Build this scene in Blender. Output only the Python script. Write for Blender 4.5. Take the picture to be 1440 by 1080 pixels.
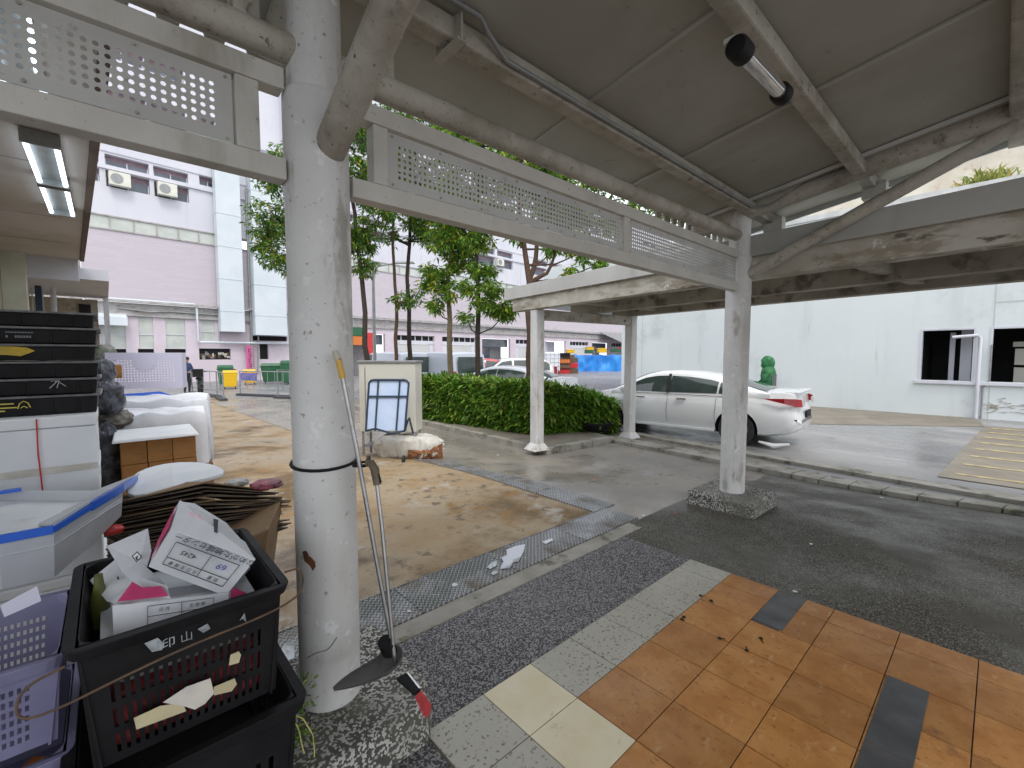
import bpy, bmesh, math, random
from mathutils import Vector, Matrix, noise
R = math.radians; rnd = random.Random(7)
for o in list(bpy.data.objects): bpy.data.objects.remove(o)
SC = bpy.context.scene; COL = SC.collection
# ---------------------------------------------------------------- camera, sky, sun, exposure
H = 1.6; FPX = 626.0; CX, CY = 720.0, 540.0; PITCH = math.atan(40/626.0); YAW = R(47.7)
cd = bpy.data.cameras.new('camera'); cam = bpy.data.objects.new('camera', cd); COL.objects.link(cam)
cd.sensor_width = 36; cd.lens = FPX/1440*36; cd.clip_start = .02; cd.clip_end = 2000
cam.location = (0, 0, H); cam.rotation_euler = (math.pi/2-PITCH, 0, YAW-math.pi/2)
SC.camera = cam
SUN_EL, SUN_AZ = R(58), R(200)          # overcast, soft light from high over the yard
W = bpy.data.worlds.new('World'); SC.world = W; W.use_nodes = True
nt = W.node_tree; bg = nt.nodes['Background']
sky = nt.nodes.new('ShaderNodeTexSky'); sky.sky_type = 'NISHITA'; sky.sun_disc = False
sky.sun_elevation = SUN_EL; sky.sun_rotation = SUN_AZ; sky.air_density = 1.0; sky.dust_density = 6.0; sky.ozone_density = 1.0
mx = nt.nodes.new('ShaderNodeMix'); mx.data_type = 'RGBA'; mx.inputs[0].default_value = .72
mx.inputs[7].default_value = (10.2, 10.5, 11.0, 1)       # even cloud cover
nt.links.new(sky.outputs[0], mx.inputs[6]); nt.links.new(mx.outputs[2], bg.inputs[0]); bg.inputs[1].default_value = .15
sd = bpy.data.lights.new('sun', 'SUN'); sd.energy = 1.0; sd.angle = R(14); sd.color = (1, .97, .92)
so = bpy.data.objects.new('sun', sd); COL.objects.link(so)
so.rotation_euler = (math.pi/2-SUN_EL, 0, math.pi-SUN_AZ)
vs = SC.view_settings; vs.view_transform = 'Standard'; vs.look = 'None'; vs.exposure = 0.38; vs.gamma = 1
# ---------------------------------------------------------------- picture <-> place helpers
def ray(px, py):
    x = (px-CX)/FPX; y = (CY-py)/FPX
    f = math.cos(PITCH)+y*math.sin(PITCH); u = -math.sin(PITCH)+y*math.cos(PITCH)
    c, s = math.cos(YAW), math.sin(YAW)
    return Vector((f*c+x*s, f*s-x*c, u))
def G(px, py, z=0):
    d = ray(px, py); return Vector((0, 0, H))+d*((z-H)/d.z)
def P(px, py, dep):
    d = ray(px, py); return Vector((0, 0, H))+d*(dep/(d.x*math.cos(YAW)+d.y*math.sin(YAW)))
def zg(x, y):
    t = max(0, min(1, (x+.5*y-5.6)/2.6)); return -.2*t*t*(3-2*t)
def GG(px, py, dz=0):
    z = 0
    for _ in range(30):
        p = G(px, py, z+dz); z = .5*z+.5*zg(p.x, p.y)
    return p
# ---------------------------------------------------------------- mesh helpers
class MB:
    def __init__(s): s.v = []; s.f = []; s.m = []
    def add(s, vs, fs, m=0):
        b = len(s.v); s.v += [tuple(v) for v in vs]; s.f += [tuple(b+i for i in f) for f in fs]; s.m += [m]*len(fs); return s
    def box(s, x0, x1, y0, y1, z0, z1, m=0, M=None):
        vs = [Vector((x, y, z)) for z in (z0, z1) for x, y in ((x0, y0), (x1, y0), (x1, y1), (x0, y1))]
        if M is not None: vs = [M @ v for v in vs]
        return s.add(vs, [(3,2,1,0),(4,5,6,7),(0,1,5,4),(1,2,6,5),(2,3,7,6),(3,0,4,7)], m)
    def hexa(s, bot, top, m=0):
        n = len(bot); vs = list(bot)+list(top)
        return s.add(vs, [tuple(range(n-1,-1,-1)), tuple(range(n,2*n))]+[(i,(i+1)%n,n+(i+1)%n,n+i) for i in range(n)], m)
    def tube(s, pts, r, n=10, m=0, cap=True):
        pts = [Vector(p) for p in pts]; k = len(pts); rs = r if isinstance(r, (list, tuple)) else [r]*k
        vs = []; prev = None
        for i, p in enumerate(pts):
            d = (pts[min(i+1, k-1)]-pts[max(i-1, 0)]).normalized()
            if prev is None:
                a = Vector((0, 0, 1)) if abs(d.z) < .9 else Vector((1, 0, 0)); u = d.cross(a).normalized()
            else: u = (prev-d*prev.dot(d)).normalized()
            prev = u; w = d.cross(u)
            for j in range(n):
                t = 2*math.pi*j/n; vs.append(p+(u*math.cos(t)+w*math.sin(t))*rs[i])
        fs = [(i*n+j, i*n+(j+1)%n, (i+1)*n+(j+1)%n, (i+1)*n+j) for i in range(k-1) for j in range(n)]
        if cap: fs += [tuple(range(n-1,-1,-1)), tuple((k-1)*n+j for j in range(n))]
        return s.add(vs, fs, m)
    def bar(s, a, b, w, h, m=0, up=Vector((0,0,1))):
        a = Vector(a); b = Vector(b); d = (b-a).normalized(); u = d.cross(up).normalized()*w/2; v = u.cross(d).normalized()*h/2
        vs = [a-u-v, a+u-v, a+u+v, a-u+v, b-u-v, b+u-v, b+u+v, b-u+v]
        return s.add(vs, [(3,2,1,0),(4,5,6,7),(0,1,5,4),(1,2,6,5),(2,3,7,6),(3,0,4,7)], m)
    def lathe(s, prof, c=(0,0,0), n=24, m=0):
        c = Vector(c); k = len(prof)
        vs = [c+Vector((r*math.cos(2*math.pi*j/n), r*math.sin(2*math.pi*j/n), z)) for r, z in prof for j in range(n)]
        fs = [(i*n+j, i*n+(j+1)%n, (i+1)*n+(j+1)%n, (i+1)*n+j) for i in range(k-1) for j in range(n)]
        return s.add(vs, fs+[tuple(range(n-1,-1,-1)), tuple((k-1)*n+j for j in range(n))], m)
    def patch(s, a, b, c, d, off, nu=1, nv=1, m=0, h=None):
        """bilinear ground patch following the ground, corners a,b,c,d (x,y)"""
        vs = []
        for i in range(nv+1):
            for j in range(nu+1):
                u, v = j/nu, i/nv
                x = (a[0]*(1-u)+b[0]*u)*(1-v)+(d[0]*(1-u)+c[0]*u)*v
                y = (a[1]*(1-u)+b[1]*u)*(1-v)+(d[1]*(1-u)+c[1]*u)*v
                vs.append((x, y, zg(x, y)+off))
        q = nu+1; n0 = len(vs)
        fs = [(i*q+j, i*q+j+1, (i+1)*q+j+1, (i+1)*q+j) for i in range(nv) for j in range(nu)]
        if h:
            vs += [(x, y, z-h) for x, y, z in vs]
            for j in range(nu):
                fs.append((j+1, j, n0+j, n0+j+1)); t = nv*q+j; fs.append((t, t+1, n0+t+1, n0+t))
            for i in range(nv):
                t = i*q; fs.append((t, t+q, n0+t+q, n0+t)); t = i*q+nu; fs.append((t+q, t, n0+t, n0+t+q))
        return s.add(vs, fs, m)
    def build(s, name, mats, parent=None, local=False, smooth=False, bevel=0, label=None):
        if not isinstance(mats, (list, tuple)): mats = [mats]
        me = bpy.data.meshes.new(name); o = bpy.data.objects.new(name, me)
        vs = [Vector(v) for v in s.v]
        if parent is not None and not local:
            q = parent; M = Matrix()
            while q is not None:
                M = Matrix.Translation(q.location) @ q.rotation_euler.to_matrix().to_4x4() @ M; q = q.parent
            I = M.inverted(); vs = [I @ v for v in vs]
        elif parent is None and not local:
            xs = [v.x for v in vs]; ys = [v.y for v in vs]; zs = [v.z for v in vs]
            c = Vector(((min(xs)+max(xs))/2, (min(ys)+max(ys))/2, min(zs))); vs = [v-c for v in vs]; o.location = c
        me.from_pydata([tuple(v) for v in vs], [], s.f)
        for m in mats: me.materials.append(m)
        if len(mats) > 1:
            me.polygons.foreach_set('material_index', s.m)
        me.update()
        COL.objects.link(o)
        if parent is not None: o.parent = parent
        if smooth:
            bm = bmesh.new(); bm.from_mesh(me); bmesh.ops.remove_doubles(bm, verts=bm.verts, dist=1e-5)
            for e in bm.edges: e.smooth = not (len(e.link_faces) != 2 or e.calc_face_angle(0) > R(42))
            for f in bm.faces: f.smooth = True
            bm.to_mesh(me); bm.free()
        if bevel:
            b = o.modifiers.new('bevel', 'BEVEL'); b.width = bevel; b.segments = 2; b.limit_method = 'ANGLE'
        if label: o['label'] = label
        return o
def tag(o, label, cat, group=None, kind=None):
    if label: o['label'] = label
    if cat: o['category'] = cat
    if group: o['group'] = group
    if kind: o['kind'] = kind
    return o
def struct(o): o['kind'] = 'structure'; return o
def thing(name, label, cat, loc=(0, 0, 0), rz=0, group=None):
    o = bpy.data.objects.new(name, None); o.empty_display_size = .1; COL.objects.link(o)
    o.location = loc; o.rotation_euler = (0, 0, rz); return tag(o, label, cat, group)
def copy_tree(o, parent=None):
    c = o.copy(); COL.objects.link(c)
    if parent is not None: c.parent = parent
    for ch in list(o.children): copy_tree(ch, c)
    return c
# ---------------------------------------------------------------- materials
def nodes(name):
    m = bpy.data.materials.new(name); m.use_nodes = True; t = m.node_tree
    return m, t, t.nodes['Principled BSDF']
def N(t, k, **kw):
    n = t.nodes.new(k)
    for a, b in kw.items(): setattr(n, a, b)
    return n
def noise_n(t, vec, scale, detail=6, rough=.6, dist=0):
    n = N(t, 'ShaderNodeTexNoise'); n.inputs['Scale'].default_value = scale; n.inputs['Detail'].default_value = detail
    n.inputs['Roughness'].default_value = rough; n.inputs['Distortion'].default_value = dist
    t.links.new(vec, n.inputs['Vector']); return n.outputs[0]
def ramp(t, fac, a, b):
    r = N(t, 'ShaderNodeMapRange'); r.inputs[1].default_value = a; r.inputs[2].default_value = b; r.interpolation_type = 'SMOOTHSTEP'
    t.links.new(fac, r.inputs[0]); return r.outputs[0]
def mixc(t, fac, a, b):
    m = N(t, 'ShaderNodeMix', data_type='RGBA')
    if isinstance(fac, float): m.inputs[0].default_value = fac
    else: t.links.new(fac, m.inputs[0])
    for i, c in ((6, a), (7, b)):
        if isinstance(c, (tuple, list)): m.inputs[i].default_value = (*c, 1)
        else: t.links.new(c, m.inputs[i])
    return m.outputs[2]
MATS = {}
def mat(name, c, c2=None, scale=3., rough=.6, rough2=None, metal=0, bump=0, bscale=60., layers=(), stretch=(1,1,1), rscale=2., spec=None, coat=0):
    """c/c2 mixed by noise; layers = (colour, scale, lo, hi, stretch) stains on top"""
    if name in MATS: return MATS[name]
    m, t, b = nodes(name); tc = N(t, 'ShaderNodeTexCoord'); vec = tc.outputs['Object']
    def mapped(st):
        if st == (1,1,1): return vec
        mp = N(t, 'ShaderNodeMapping'); mp.inputs['Scale'].default_value = st; t.links.new(vec, mp.inputs[0]); return mp.outputs[0]
    col = c
    if c2 is not None: col = mixc(t, ramp(t, noise_n(t, mapped(stretch), scale), .36, .64), c, c2)
    for L in layers:
        lc, ls, lo, hi = L[:4]; st = L[4] if len(L) > 4 else (1,1,1)
        col = mixc(t, ramp(t, noise_n(t, mapped(st), ls, 8, .65), lo, hi), col, lc)
    if isinstance(col, tuple): b.inputs['Base Color'].default_value = (*col, 1)
    else: t.links.new(col, b.inputs['Base Color'])
    if rough2 is None: b.inputs['Roughness'].default_value = rough
    else:
        r = N(t, 'ShaderNodeMapRange'); r.inputs[1].default_value = .38; r.inputs[2].default_value = .62
        r.inputs[3].default_value = rough; r.inputs[4].default_value = rough2
        t.links.new(noise_n(t, mapped(stretch), rscale), r.inputs[0]); t.links.new(r.outputs[0], b.inputs['Roughness'])
    b.inputs['Metallic'].default_value = metal
    if spec is not None: b.inputs['Specular IOR Level'].default_value = spec
    if coat: b.inputs['Coat Weight'].default_value = coat; b.inputs['Coat Roughness'].default_value = .05
    if bump:
        bp = N(t, 'ShaderNodeBump'); bp.inputs['Strength'].default_value = bump; bp.inputs['Distance'].default_value = .01
        t.links.new(noise_n(t, vec, bscale, 5), bp.inputs['Height']); t.links.new(bp.outputs[0], b.inputs['Normal'])
    MATS[name] = m; return m
def emit(name, c, s):
    m, t, b = nodes(name); b.inputs['Base Color'].default_value = (*c, 1)
    b.inputs['Emission Color'].default_value = (*c, 1); b.inputs['Emission Strength'].default_value = s; return m
def speckle(name, base, chip, dens=.5, scale=120., rough=.5, tint=None, rough2=None, base2=None):
    m, t, b = nodes(name); tc = N(t, 'ShaderNodeTexCoord'); vec = tc.outputs['Object']
    v = N(t, 'ShaderNodeTexVoronoi'); v.inputs['Scale'].default_value = scale; t.links.new(vec, v.inputs['Vector'])
    sp = N(t, 'ShaderNodeSeparateColor'); t.links.new(v.outputs['Color'], sp.inputs[0])
    bc = base if base2 is None else mixc(t, ramp(t, noise_n(t, vec, 1.1, 7), .4, .6), base, base2)
    c1 = mixc(t, ramp(t, sp.outputs[0], dens, min(1, dens+.12)), bc, chip)
    c2 = mixc(t, ramp(t, noise_n(t, vec, 1.7, 8), .45, .7), c1, tint) if tint else c1
    t.links.new(c2, b.inputs['Base Color'])
    if rough2 is None: b.inputs['Roughness'].default_value = rough
    else:
        r = N(t, 'ShaderNodeMapRange'); r.inputs[1].default_value = .4; r.inputs[2].default_value = .6
        r.inputs[3].default_value = rough; r.inputs[4].default_value = rough2
        t.links.new(noise_n(t, vec, 1.3), r.inputs[0]); t.links.new(r.outputs[0], b.inputs['Roughness'])
    bp = N(t, 'ShaderNodeBump'); bp.inputs['Strength'].default_value = .5; bp.inputs['Distance'].default_value = .004
    t.links.new(sp.outputs[1], bp.inputs['Height']); t.links.new(bp.outputs[0], b.inputs['Normal'])
    return m
def leafmat(name, a, b_, c):
    m, t, b = nodes(name); g = N(t, 'ShaderNodeNewGeometry')
    r = g.outputs['Random Per Island']
    col = mixc(t, ramp(t, r, .0, .75), a, b_); col = mixc(t, ramp(t, r, .8, .99), col, c)
    t.links.new(col, b.inputs['Base Color']); b.inputs['Roughness'].default_value = .42
    tr = N(t, 'ShaderNodeBsdfTranslucent'); t.links.new(col, tr.inputs[0])
    ms = N(t, 'ShaderNodeMixShader'); ms.inputs[0].default_value = .35
    t.links.new(b.outputs[0], ms.inputs[1]); t.links.new(tr.outputs[0], ms.inputs[2])
    t.links.new(ms.outputs[0], t.nodes['Material Output'].inputs[0]); return m
def brickmat(name, c, mortar, sc, rough=.5, bw=.5, rh=.25, ms=.02, stain=None, off=.5, bump=.3, metal=0):
    m, t, b = nodes(name); tc = N(t, 'ShaderNodeTexCoord'); vec = tc.outputs['Object']
    # brick texture lies in XY: swing wall coordinates (x, z) into it
    sx = N(t, 'ShaderNodeSeparateXYZ'); t.links.new(vec, sx.inputs[0]); cb = N(t, 'ShaderNodeCombineXYZ')
    ad = N(t, 'ShaderNodeMath', operation='ADD'); t.links.new(sx.outputs[0], ad.inputs[0]); t.links.new(sx.outputs[1], ad.inputs[1])
    t.links.new(ad.outputs[0], cb.inputs[0]); t.links.new(sx.outputs[2], cb.inputs[1])
    k = N(t, 'ShaderNodeTexBrick'); k.inputs['Scale'].default_value = sc; k.inputs['Brick Width'].default_value = bw
    k.inputs['Row Height'].default_value = rh; k.inputs['Mortar Size'].default_value = ms; k.offset = off
    k.inputs['Color1'].default_value = (*c, 1); k.inputs['Color2'].default_value = (*[x*.94 for x in c], 1); k.inputs['Mortar'].default_value = (*mortar, 1)
    t.links.new(cb.outputs[0], k.inputs['Vector']); col = k.outputs[0]
    if stain: col = mixc(t, ramp(t, noise_n(t, vec, stain[1], 8), stain[2], stain[3]), col, stain[0])
    t.links.new(col, b.inputs['Base Color']); b.inputs['Roughness'].default_value = rough; b.inputs['Metallic'].default_value = metal
    bp = N(t, 'ShaderNodeBump'); bp.inputs['Strength'].default_value = bump; bp.inputs['Distance'].default_value = .01; bp.invert = True
    t.links.new(k.outputs[1], bp.inputs['Height']); t.links.new(bp.outputs[0], b.inputs['Normal']); return m
def treadmat():
    m, t, b = nodes('tread_plate_steel'); tc = N(t, 'ShaderNodeTexCoord'); mp = N(t, 'ShaderNodeMapping')
    mp.inputs['Rotation'].default_value = (0, 0, R(45)); mp.inputs['Scale'].default_value = (1, 1, 1); t.links.new(tc.outputs['Object'], mp.inputs[0])
    hs = []
    ck = N(t, 'ShaderNodeTexChecker'); ck.inputs['Scale'].default_value = 36; t.links.new(mp.outputs[0], ck.inputs[0])
    sp = N(t, 'ShaderNodeSeparateXYZ'); t.links.new(mp.outputs[0], sp.inputs[0])
    for i in (0, 1):
        mu = N(t, 'ShaderNodeMath', operation='MULTIPLY'); mu.inputs[1].default_value = 36*math.pi; t.links.new(sp.outputs[i], mu.inputs[0])
        si = N(t, 'ShaderNodeMath', operation='SINE'); t.links.new(mu.outputs[0], si.inputs[0])
        ab = N(t, 'ShaderNodeMath', operation='ABSOLUTE'); t.links.new(si.outputs[0], ab.inputs[0]); hs.append(ab.outputs[0])
    mi = N(t, 'ShaderNodeMix'); t.links.new(ck.outputs[1], mi.inputs[0]); t.links.new(hs[0], mi.inputs[2]); t.links.new(hs[1], mi.inputs[3])
    h = ramp(t, mi.outputs[0], .72, .95)
    bp = N(t, 'ShaderNodeBump'); bp.inputs['Strength'].default_value = .9; bp.inputs['Distance'].default_value = .006
    t.links.new(h, bp.inputs['Height']); t.links.new(bp.outputs[0], b.inputs['Normal'])
    c = mixc(t, h, (.15, .155, .16), (.46, .47, .48)); c = mixc(t, ramp(t, noise_n(t, tc.outputs['Object'], 3, 8), .52, .7), c, (.12, .09, .06))
    t.links.new(c, b.inputs['Base Color']); b.inputs['Metallic'].default_value = .35
    r = N(t, 'ShaderNodeMapRange'); r.inputs[1].default_value = .42; r.inputs[2].default_value = .58; r.inputs[3].default_value = .12; r.inputs[4].default_value = .45
    t.links.new(noise_n(t, tc.outputs['Object'], 2.2), r.inputs[0]); t.links.new(r.outputs[0], b.inputs['Roughness'])
    return m
M = {}
M['ochre'] = mat('ochre_wet_concrete', (.30,.205,.105), (.34,.27,.175), 1.1, .28, .7, bump=.35, bscale=45, rscale=.8,
    layers=(((.14,.085,.03), .8, .47, .66), ((.38,.345,.285), 2.3, .54, .68), ((.26,.14,.04), 3.1, .54, .70), ((.13,.09,.055), 6.5, .56, .66), ((.40,.37,.32), 16., .64, .72), ((.07,.05,.035), 25., .62, .68), ((.10,.06,.025), .55, .56, .66)))
M['greyc'] = mat('grey_wet_concrete', (.20,.185,.165), (.27,.24,.20), .8, .12, .5, bump=.25, bscale=40, rscale=.7,
    layers=(((.12,.10,.08), 1.3, .54, .7), ((.33,.32,.31), 1.0, .56, .7), ((.28,.20,.12), 2.1, .6, .75)))
M['carpark'] = mat('car_park_concrete', (.17,.17,.175), (.24,.235,.23), .7, .10, .5, bump=.2, bscale=30, rscale=.6, stretch=(1,.45,1),
    layers=(((.31,.31,.315), .8, .55, .7, (1,.3,1)), ((.10,.10,.10), 1.5, .58, .72)))
M['tan'] = mat('tan_concrete', (.215,.19,.15), (.165,.145,.115), 1.5, .5, .8, layers=(((.16,.13,.10), 1.2, .55, .7),))
M['road'] = mat('road_asphalt', (.17,.17,.18), (.23,.23,.235), .3, .25, .55)
M['dark'] = speckle('dark_granolithic', (.036,.035,.037), (.25,.24,.245), .52, 150, .5, tint=None, rough2=.75)
M['dark2'] = speckle('worn_dark_granolithic', (.046,.043,.034), (.18,.17,.14), .64, 170, .38, tint=(.066,.062,.047), rough2=.8, base2=(.030,.028,.022))
M['plinth'] = speckle('washed_pebble_concrete', (.06,.06,.052), (.46,.45,.42), .55, 105, .8, tint=(.13,.13,.10))
def tilemat(name, c, c2, sc, rough, layers=()): return mat(name, c, c2, sc, rough, rough+.25, bump=.08, bscale=50, rscale=5, layers=layers)
def island_tone(m, lo, hi):
    t = m.node_tree; b = t.nodes['Principled BSDF']; l = b.inputs['Base Color'].links[0]; src = l.from_socket
    g = N(t, 'ShaderNodeNewGeometry'); r = N(t, 'ShaderNodeMapRange'); r.inputs[3].default_value = lo; r.inputs[4].default_value = hi
    t.links.new(g.outputs['Random Per Island'], r.inputs[0]); h = N(t, 'ShaderNodeHueSaturation'); h.inputs['Saturation'].default_value = 1.04
    t.links.new(src, h.inputs['Color']); t.links.new(r.outputs[0], h.inputs['Value']); t.links.new(h.outputs[0], b.inputs['Base Color']); return m
M['orange'] = tilemat('terracotta_tile', (.35,.150,.042), (.44,.215,.072), 7, .3, (((.52,.32,.16), 9, .58, .74, (1,2.5,1)), ((.20,.080,.025), 23, .56, .70, (2,1,1)), ((.16,.07,.03), 4, .60, .76), ((.10,.05,.025), 60, .66, .74)))
island_tone(M['orange'], .86, 1.16)
M['cream'] = tilemat('cream_tile', (.62,.55,.36), (.66,.60,.43), 6, .3, (((.40,.35,.22), 13, .62, .76),))
M['slate'] = tilemat('slate_grey_tile', (.06,.062,.066), (.085,.087,.09), 6, .3, (((.13,.13,.13), 4, .6, .78),))
M['stile'] = speckle('speckled_grey_tile', (.37,.355,.30), (.13,.12,.10), .86, 110, .4, tint=(.46,.44,.38))
M['grout'] = mat('grout', (.07,.06,.05), (.13,.11,.08), 8, .9)
M['kerb'] = mat('kerb_concrete', (.34,.32,.28), (.24,.23,.19), 3, .5, .85, bump=.4, layers=(((.10,.10,.07), 4, .52, .66), ((.16,.17,.08), 1.7, .6, .74)))
M['tread'] = treadmat()
M['paint'] = mat('weathered_white_paint', (.56,.545,.50), (.49,.475,.43), 2, .5, .75, bump=.15, bscale=70,
    layers=(((.36,.34,.29), 2.2, .54, .72, (1,1,.25)), ((.24,.22,.17), 26, .62, .70)))
M['colpaint'] = mat('column_paint', (.66,.66,.65), (.60,.60,.585), 2.5, .4, .62, bump=.12, bscale=60,
    layers=(((.48,.465,.43), 3, .48, .68, (1,1,.2)), ((.38,.365,.33), 6, .56, .68, (1,1,.3)), ((.30,.28,.24), 34, .62, .68), ((.72,.72,.71), 14, .60, .66), ((.20,.18,.15), 80, .68, .72)))
M['mould'] = mat('mouldy_painted_steel', (.46,.44,.38), (.39,.365,.31), 3, .6, .85, bump=.4, bscale=45,
    layers=(((.29,.265,.21), 3.0, .44, .70), ((.17,.16,.12), 9, .54, .76), ((.10,.095,.07), 36, .60, .70), ((.28,.18,.14), 2.2, .62, .8), ((.09,.085,.06), 45, .62, .72)))
M['roof'] = mat('grey_roof_panel', (.40,.395,.35), (.345,.34,.295), 1.3, .5, .7, layers=(((.30,.28,.22), .9, .48, .7, (1,.35,1)), ((.22,.205,.16), 5, .62, .74), ((.18,.17,.13), 38, .66, .72)))
M['seam'] = mat('roof_seam_strip', (.44,.44,.40), (.38,.38,.34), 2, .5)
M['roofedge'] = mat('pale_roof_flashing', (.62,.63,.62), (.5,.51,.5), 2, .45)
M['perf'] = mat('perforated_grey_panel', (.48,.48,.46), (.42,.42,.40), 3, .45, .6, layers=(((.28,.27,.24), 14, .62, .72),))
M['canopy'] = mat('grey_canopy_board', (.48,.48,.455), (.42,.42,.395), 1, .5, .7, layers=(((.27,.28,.26), 2, .55, .75, (1,1,.2)),))
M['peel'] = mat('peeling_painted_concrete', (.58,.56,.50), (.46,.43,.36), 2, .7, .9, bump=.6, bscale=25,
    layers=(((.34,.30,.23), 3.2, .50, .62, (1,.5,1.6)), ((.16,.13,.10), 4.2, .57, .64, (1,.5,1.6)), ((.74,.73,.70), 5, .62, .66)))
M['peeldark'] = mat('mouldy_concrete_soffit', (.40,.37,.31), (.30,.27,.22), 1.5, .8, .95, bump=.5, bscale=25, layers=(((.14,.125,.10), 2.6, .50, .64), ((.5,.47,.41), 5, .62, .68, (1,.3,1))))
M['white'] = mat('white_render_wall', (.64,.685,.69), (.60,.65,.66), .35, .8, None, layers=(((.56,.605,.61), 1.1, .52, .74, (1,1,.12)), ((.46,.48,.46), 2.6, .64, .76, (1,1,.1)), ((.52,.55,.54), .5, .56, .7), ((.36,.36,.33), 30, .70, .74)))
M['lilac'] = brickmat('lilac_tiled_wall', (.49,.45,.495), (.45,.41,.455), 1.6, .6, 1.6, .28, .02, ((.36,.33,.36), .9, .60, .75))
M['fwhite'] = mat('pale_lavender_render', (.58,.59,.64), (.54,.55,.61), .25, .8, layers=(((.44,.44,.47), 1.2, .54, .75, (1,1,.12)), ((.36,.36,.37), 4, .64, .74, (1,1,.08))))
M['fledge'] = mat('stained_ledge', (.42,.40,.40), (.33,.32,.31), 2, .8, layers=(((.16,.15,.14), 3, .54, .66, (1,1,3)),))
M['duct'] = mat('white_sheet_duct', (.58,.63,.67), (.52,.58,.62), .4, .5, layers=(((.52,.56,.58), 1.4, .6, .8, (1,1,.12)),))
M['purple'] = mat('mauve_window_lining', (.28,.20,.23), (.22,.16,.19), 3, .7)
M['glass'] = mat('dark_window_glass', (.05,.06,.08), (.10,.12,.15), .8, .08, spec=.6)
M['frost'] = mat('greenish_frosted_glass', (.50,.53,.50), (.42,.46,.43), 1.2, .3)
M['black'] = mat('black_plastic', (.008,.008,.009), (.014,.014,.015), 6, .5, .65, layers=(((.06,.06,.06), 19, .68, .76),), spec=.22)
M['dkhole'] = mat('dark_interior', (.012,.012,.014), None, 3, .9)
M['lav'] = mat('lavender_plastic', (.24,.235,.37), (.19,.185,.31), 5, .35, .5, layers=(((.25,.24,.34), 6, .6, .8),))
M['lavw'] = mat('pale_lilac_plastic', (.62,.62,.80), None, 4, .4)
M['foam'] = mat('white_foam', (.74,.76,.78), (.68,.71,.74), 4, .7, bump=.25, bscale=140, layers=(((.52,.51,.48), 3, .62, .78),))
M['cloth'] = mat('white_sheet_plastic', (.74,.76,.80), (.64,.66,.71), 3, .4, bump=.3, bscale=20, layers=(((.50,.51,.53), 4, .56, .75, (1,1,.3)),))
M['tubp'] = mat('milky_plastic_tub', (.55,.57,.60), (.48,.50,.53), 3, .35, .5)
M['blue'] = mat('blue_tape', (.02,.12,.60), None, 3, .35)
M['card'] = mat('brown_cardboard', (.36,.17,.05), (.30,.14,.042), 4, .8, layers=(((.14,.065,.025), 4, .54, .68, (1,1,2.5)), ((.42,.25,.11), 9, .62, .72)))
M['carddk'] = mat('wet_dark_cardboard', (.060,.048,.038), (.12,.09,.06), 5, .5, .8, bump=.5, bscale=30, stretch=(1,1,8))
M['cardtan'] = mat('tan_cardboard', (.26,.17,.09), (.20,.13,.07), 5, .8)
M['paper'] = mat('white_carton', (.66,.68,.71), (.60,.62,.66), 8, .65, layers=(((.48,.47,.46), 9, .62, .76),))
M['pink'] = mat('magenta_print', (.60,.04,.17), (.50,.03,.14), 20, .6)
M['pinkl'] = mat('pale_pink_print', (.80,.42,.52), None, 20, .6)
M['ink'] = mat('black_ink', (.02,.02,.025), None, 5, .6)
M['inkb'] = mat('blue_ink', (.12,.14,.50), None, 5, .6)
M['steel'] = mat('brushed_steel', (.45,.45,.45), (.38,.38,.38), 30, .25, .4, metal=.9)
M['greyst'] = mat('galvanised_grey', (.30,.31,.31), (.24,.25,.25), 5, .5, metal=.4)
M['rust'] = mat('rusted_wire', (.16,.09,.05), (.09,.06,.04), 20, .7)
M['cream2'] = mat('cream_metal_panel', (.60,.59,.52), (.54,.53,.47), 1, .45, layers=(((.42,.41,.36), 3, .6, .8),))
M['navy'] = mat('navy_tube', (.015,.035,.07), None, 4, .4)
M['pblue'] = mat('pale_blue_sheet', (.46,.58,.80), (.52,.63,.82), 4, .5, layers=(((.30,.36,.5), 6, .6, .75),))
M['sack'] = mat('dirty_white_sack', (.60,.59,.55), (.50,.48,.43), 8, .6, bump=.7, bscale=18, layers=(((.33,.19,.08), 5, .56, .68), ((.2,.2,.21), 9, .6, .7)))
M['bark1'] = mat('dark_bark', (.030,.022,.018), (.05,.036,.028), 14, .9, bump=.8, bscale=35)
M['bark2'] = mat('pale_lichen_bark', (.20,.15,.10), (.14,.11,.07), 12, .9, bump=.8, bscale=35, layers=(((.26,.27,.16), 6, .56, .7),))
M['bark3'] = mat('brown_bark', (.10,.055,.035), (.07,.045,.03), 12, .9, bump=.8, bscale=35)
M['leafA'] = leafmat('mango_leaf', (.045,.115,.018), (.13,.27,.035), (.44,.40,.05))
M['leafB'] = leafmat('bright_leaf', (.07,.17,.02), (.20,.36,.045), (.52,.46,.06))
M['leafH'] = leafmat('hedge_leaf', (.035,.10,.012), (.17,.34,.035), (.38,.42,.07))
M['core'] = mat('dark_filler_and_clods', (.012,.018,.008), (.03,.03,.018), 10, .95)  # near-black filler for the hedge inside, also used on dirt clods
M['yellow'] = mat('yellow_plastic', (.72,.44,.01), None, 3, .4)
M['green'] = mat('green_plastic', (.015,.09,.04), (.02,.12,.05), 3, .5)
M['red'] = mat('red_plastic', (.50,.03,.03), None, 3, .4)
M['tarp'] = mat('blue_tarpaulin', (.015,.17,.58), (.03,.28,.76), .9, .4, bump=.4, bscale=4)
M['orangeb'] = mat('orange_plastic', (.55,.16,.03), None, 3, .5)
M['rubber'] = mat('tyre_rubber', (.02,.02,.02), None, 3, .8)
M['skin'] = mat('skin', (.42,.24,.16), None, 3, .6)
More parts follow.
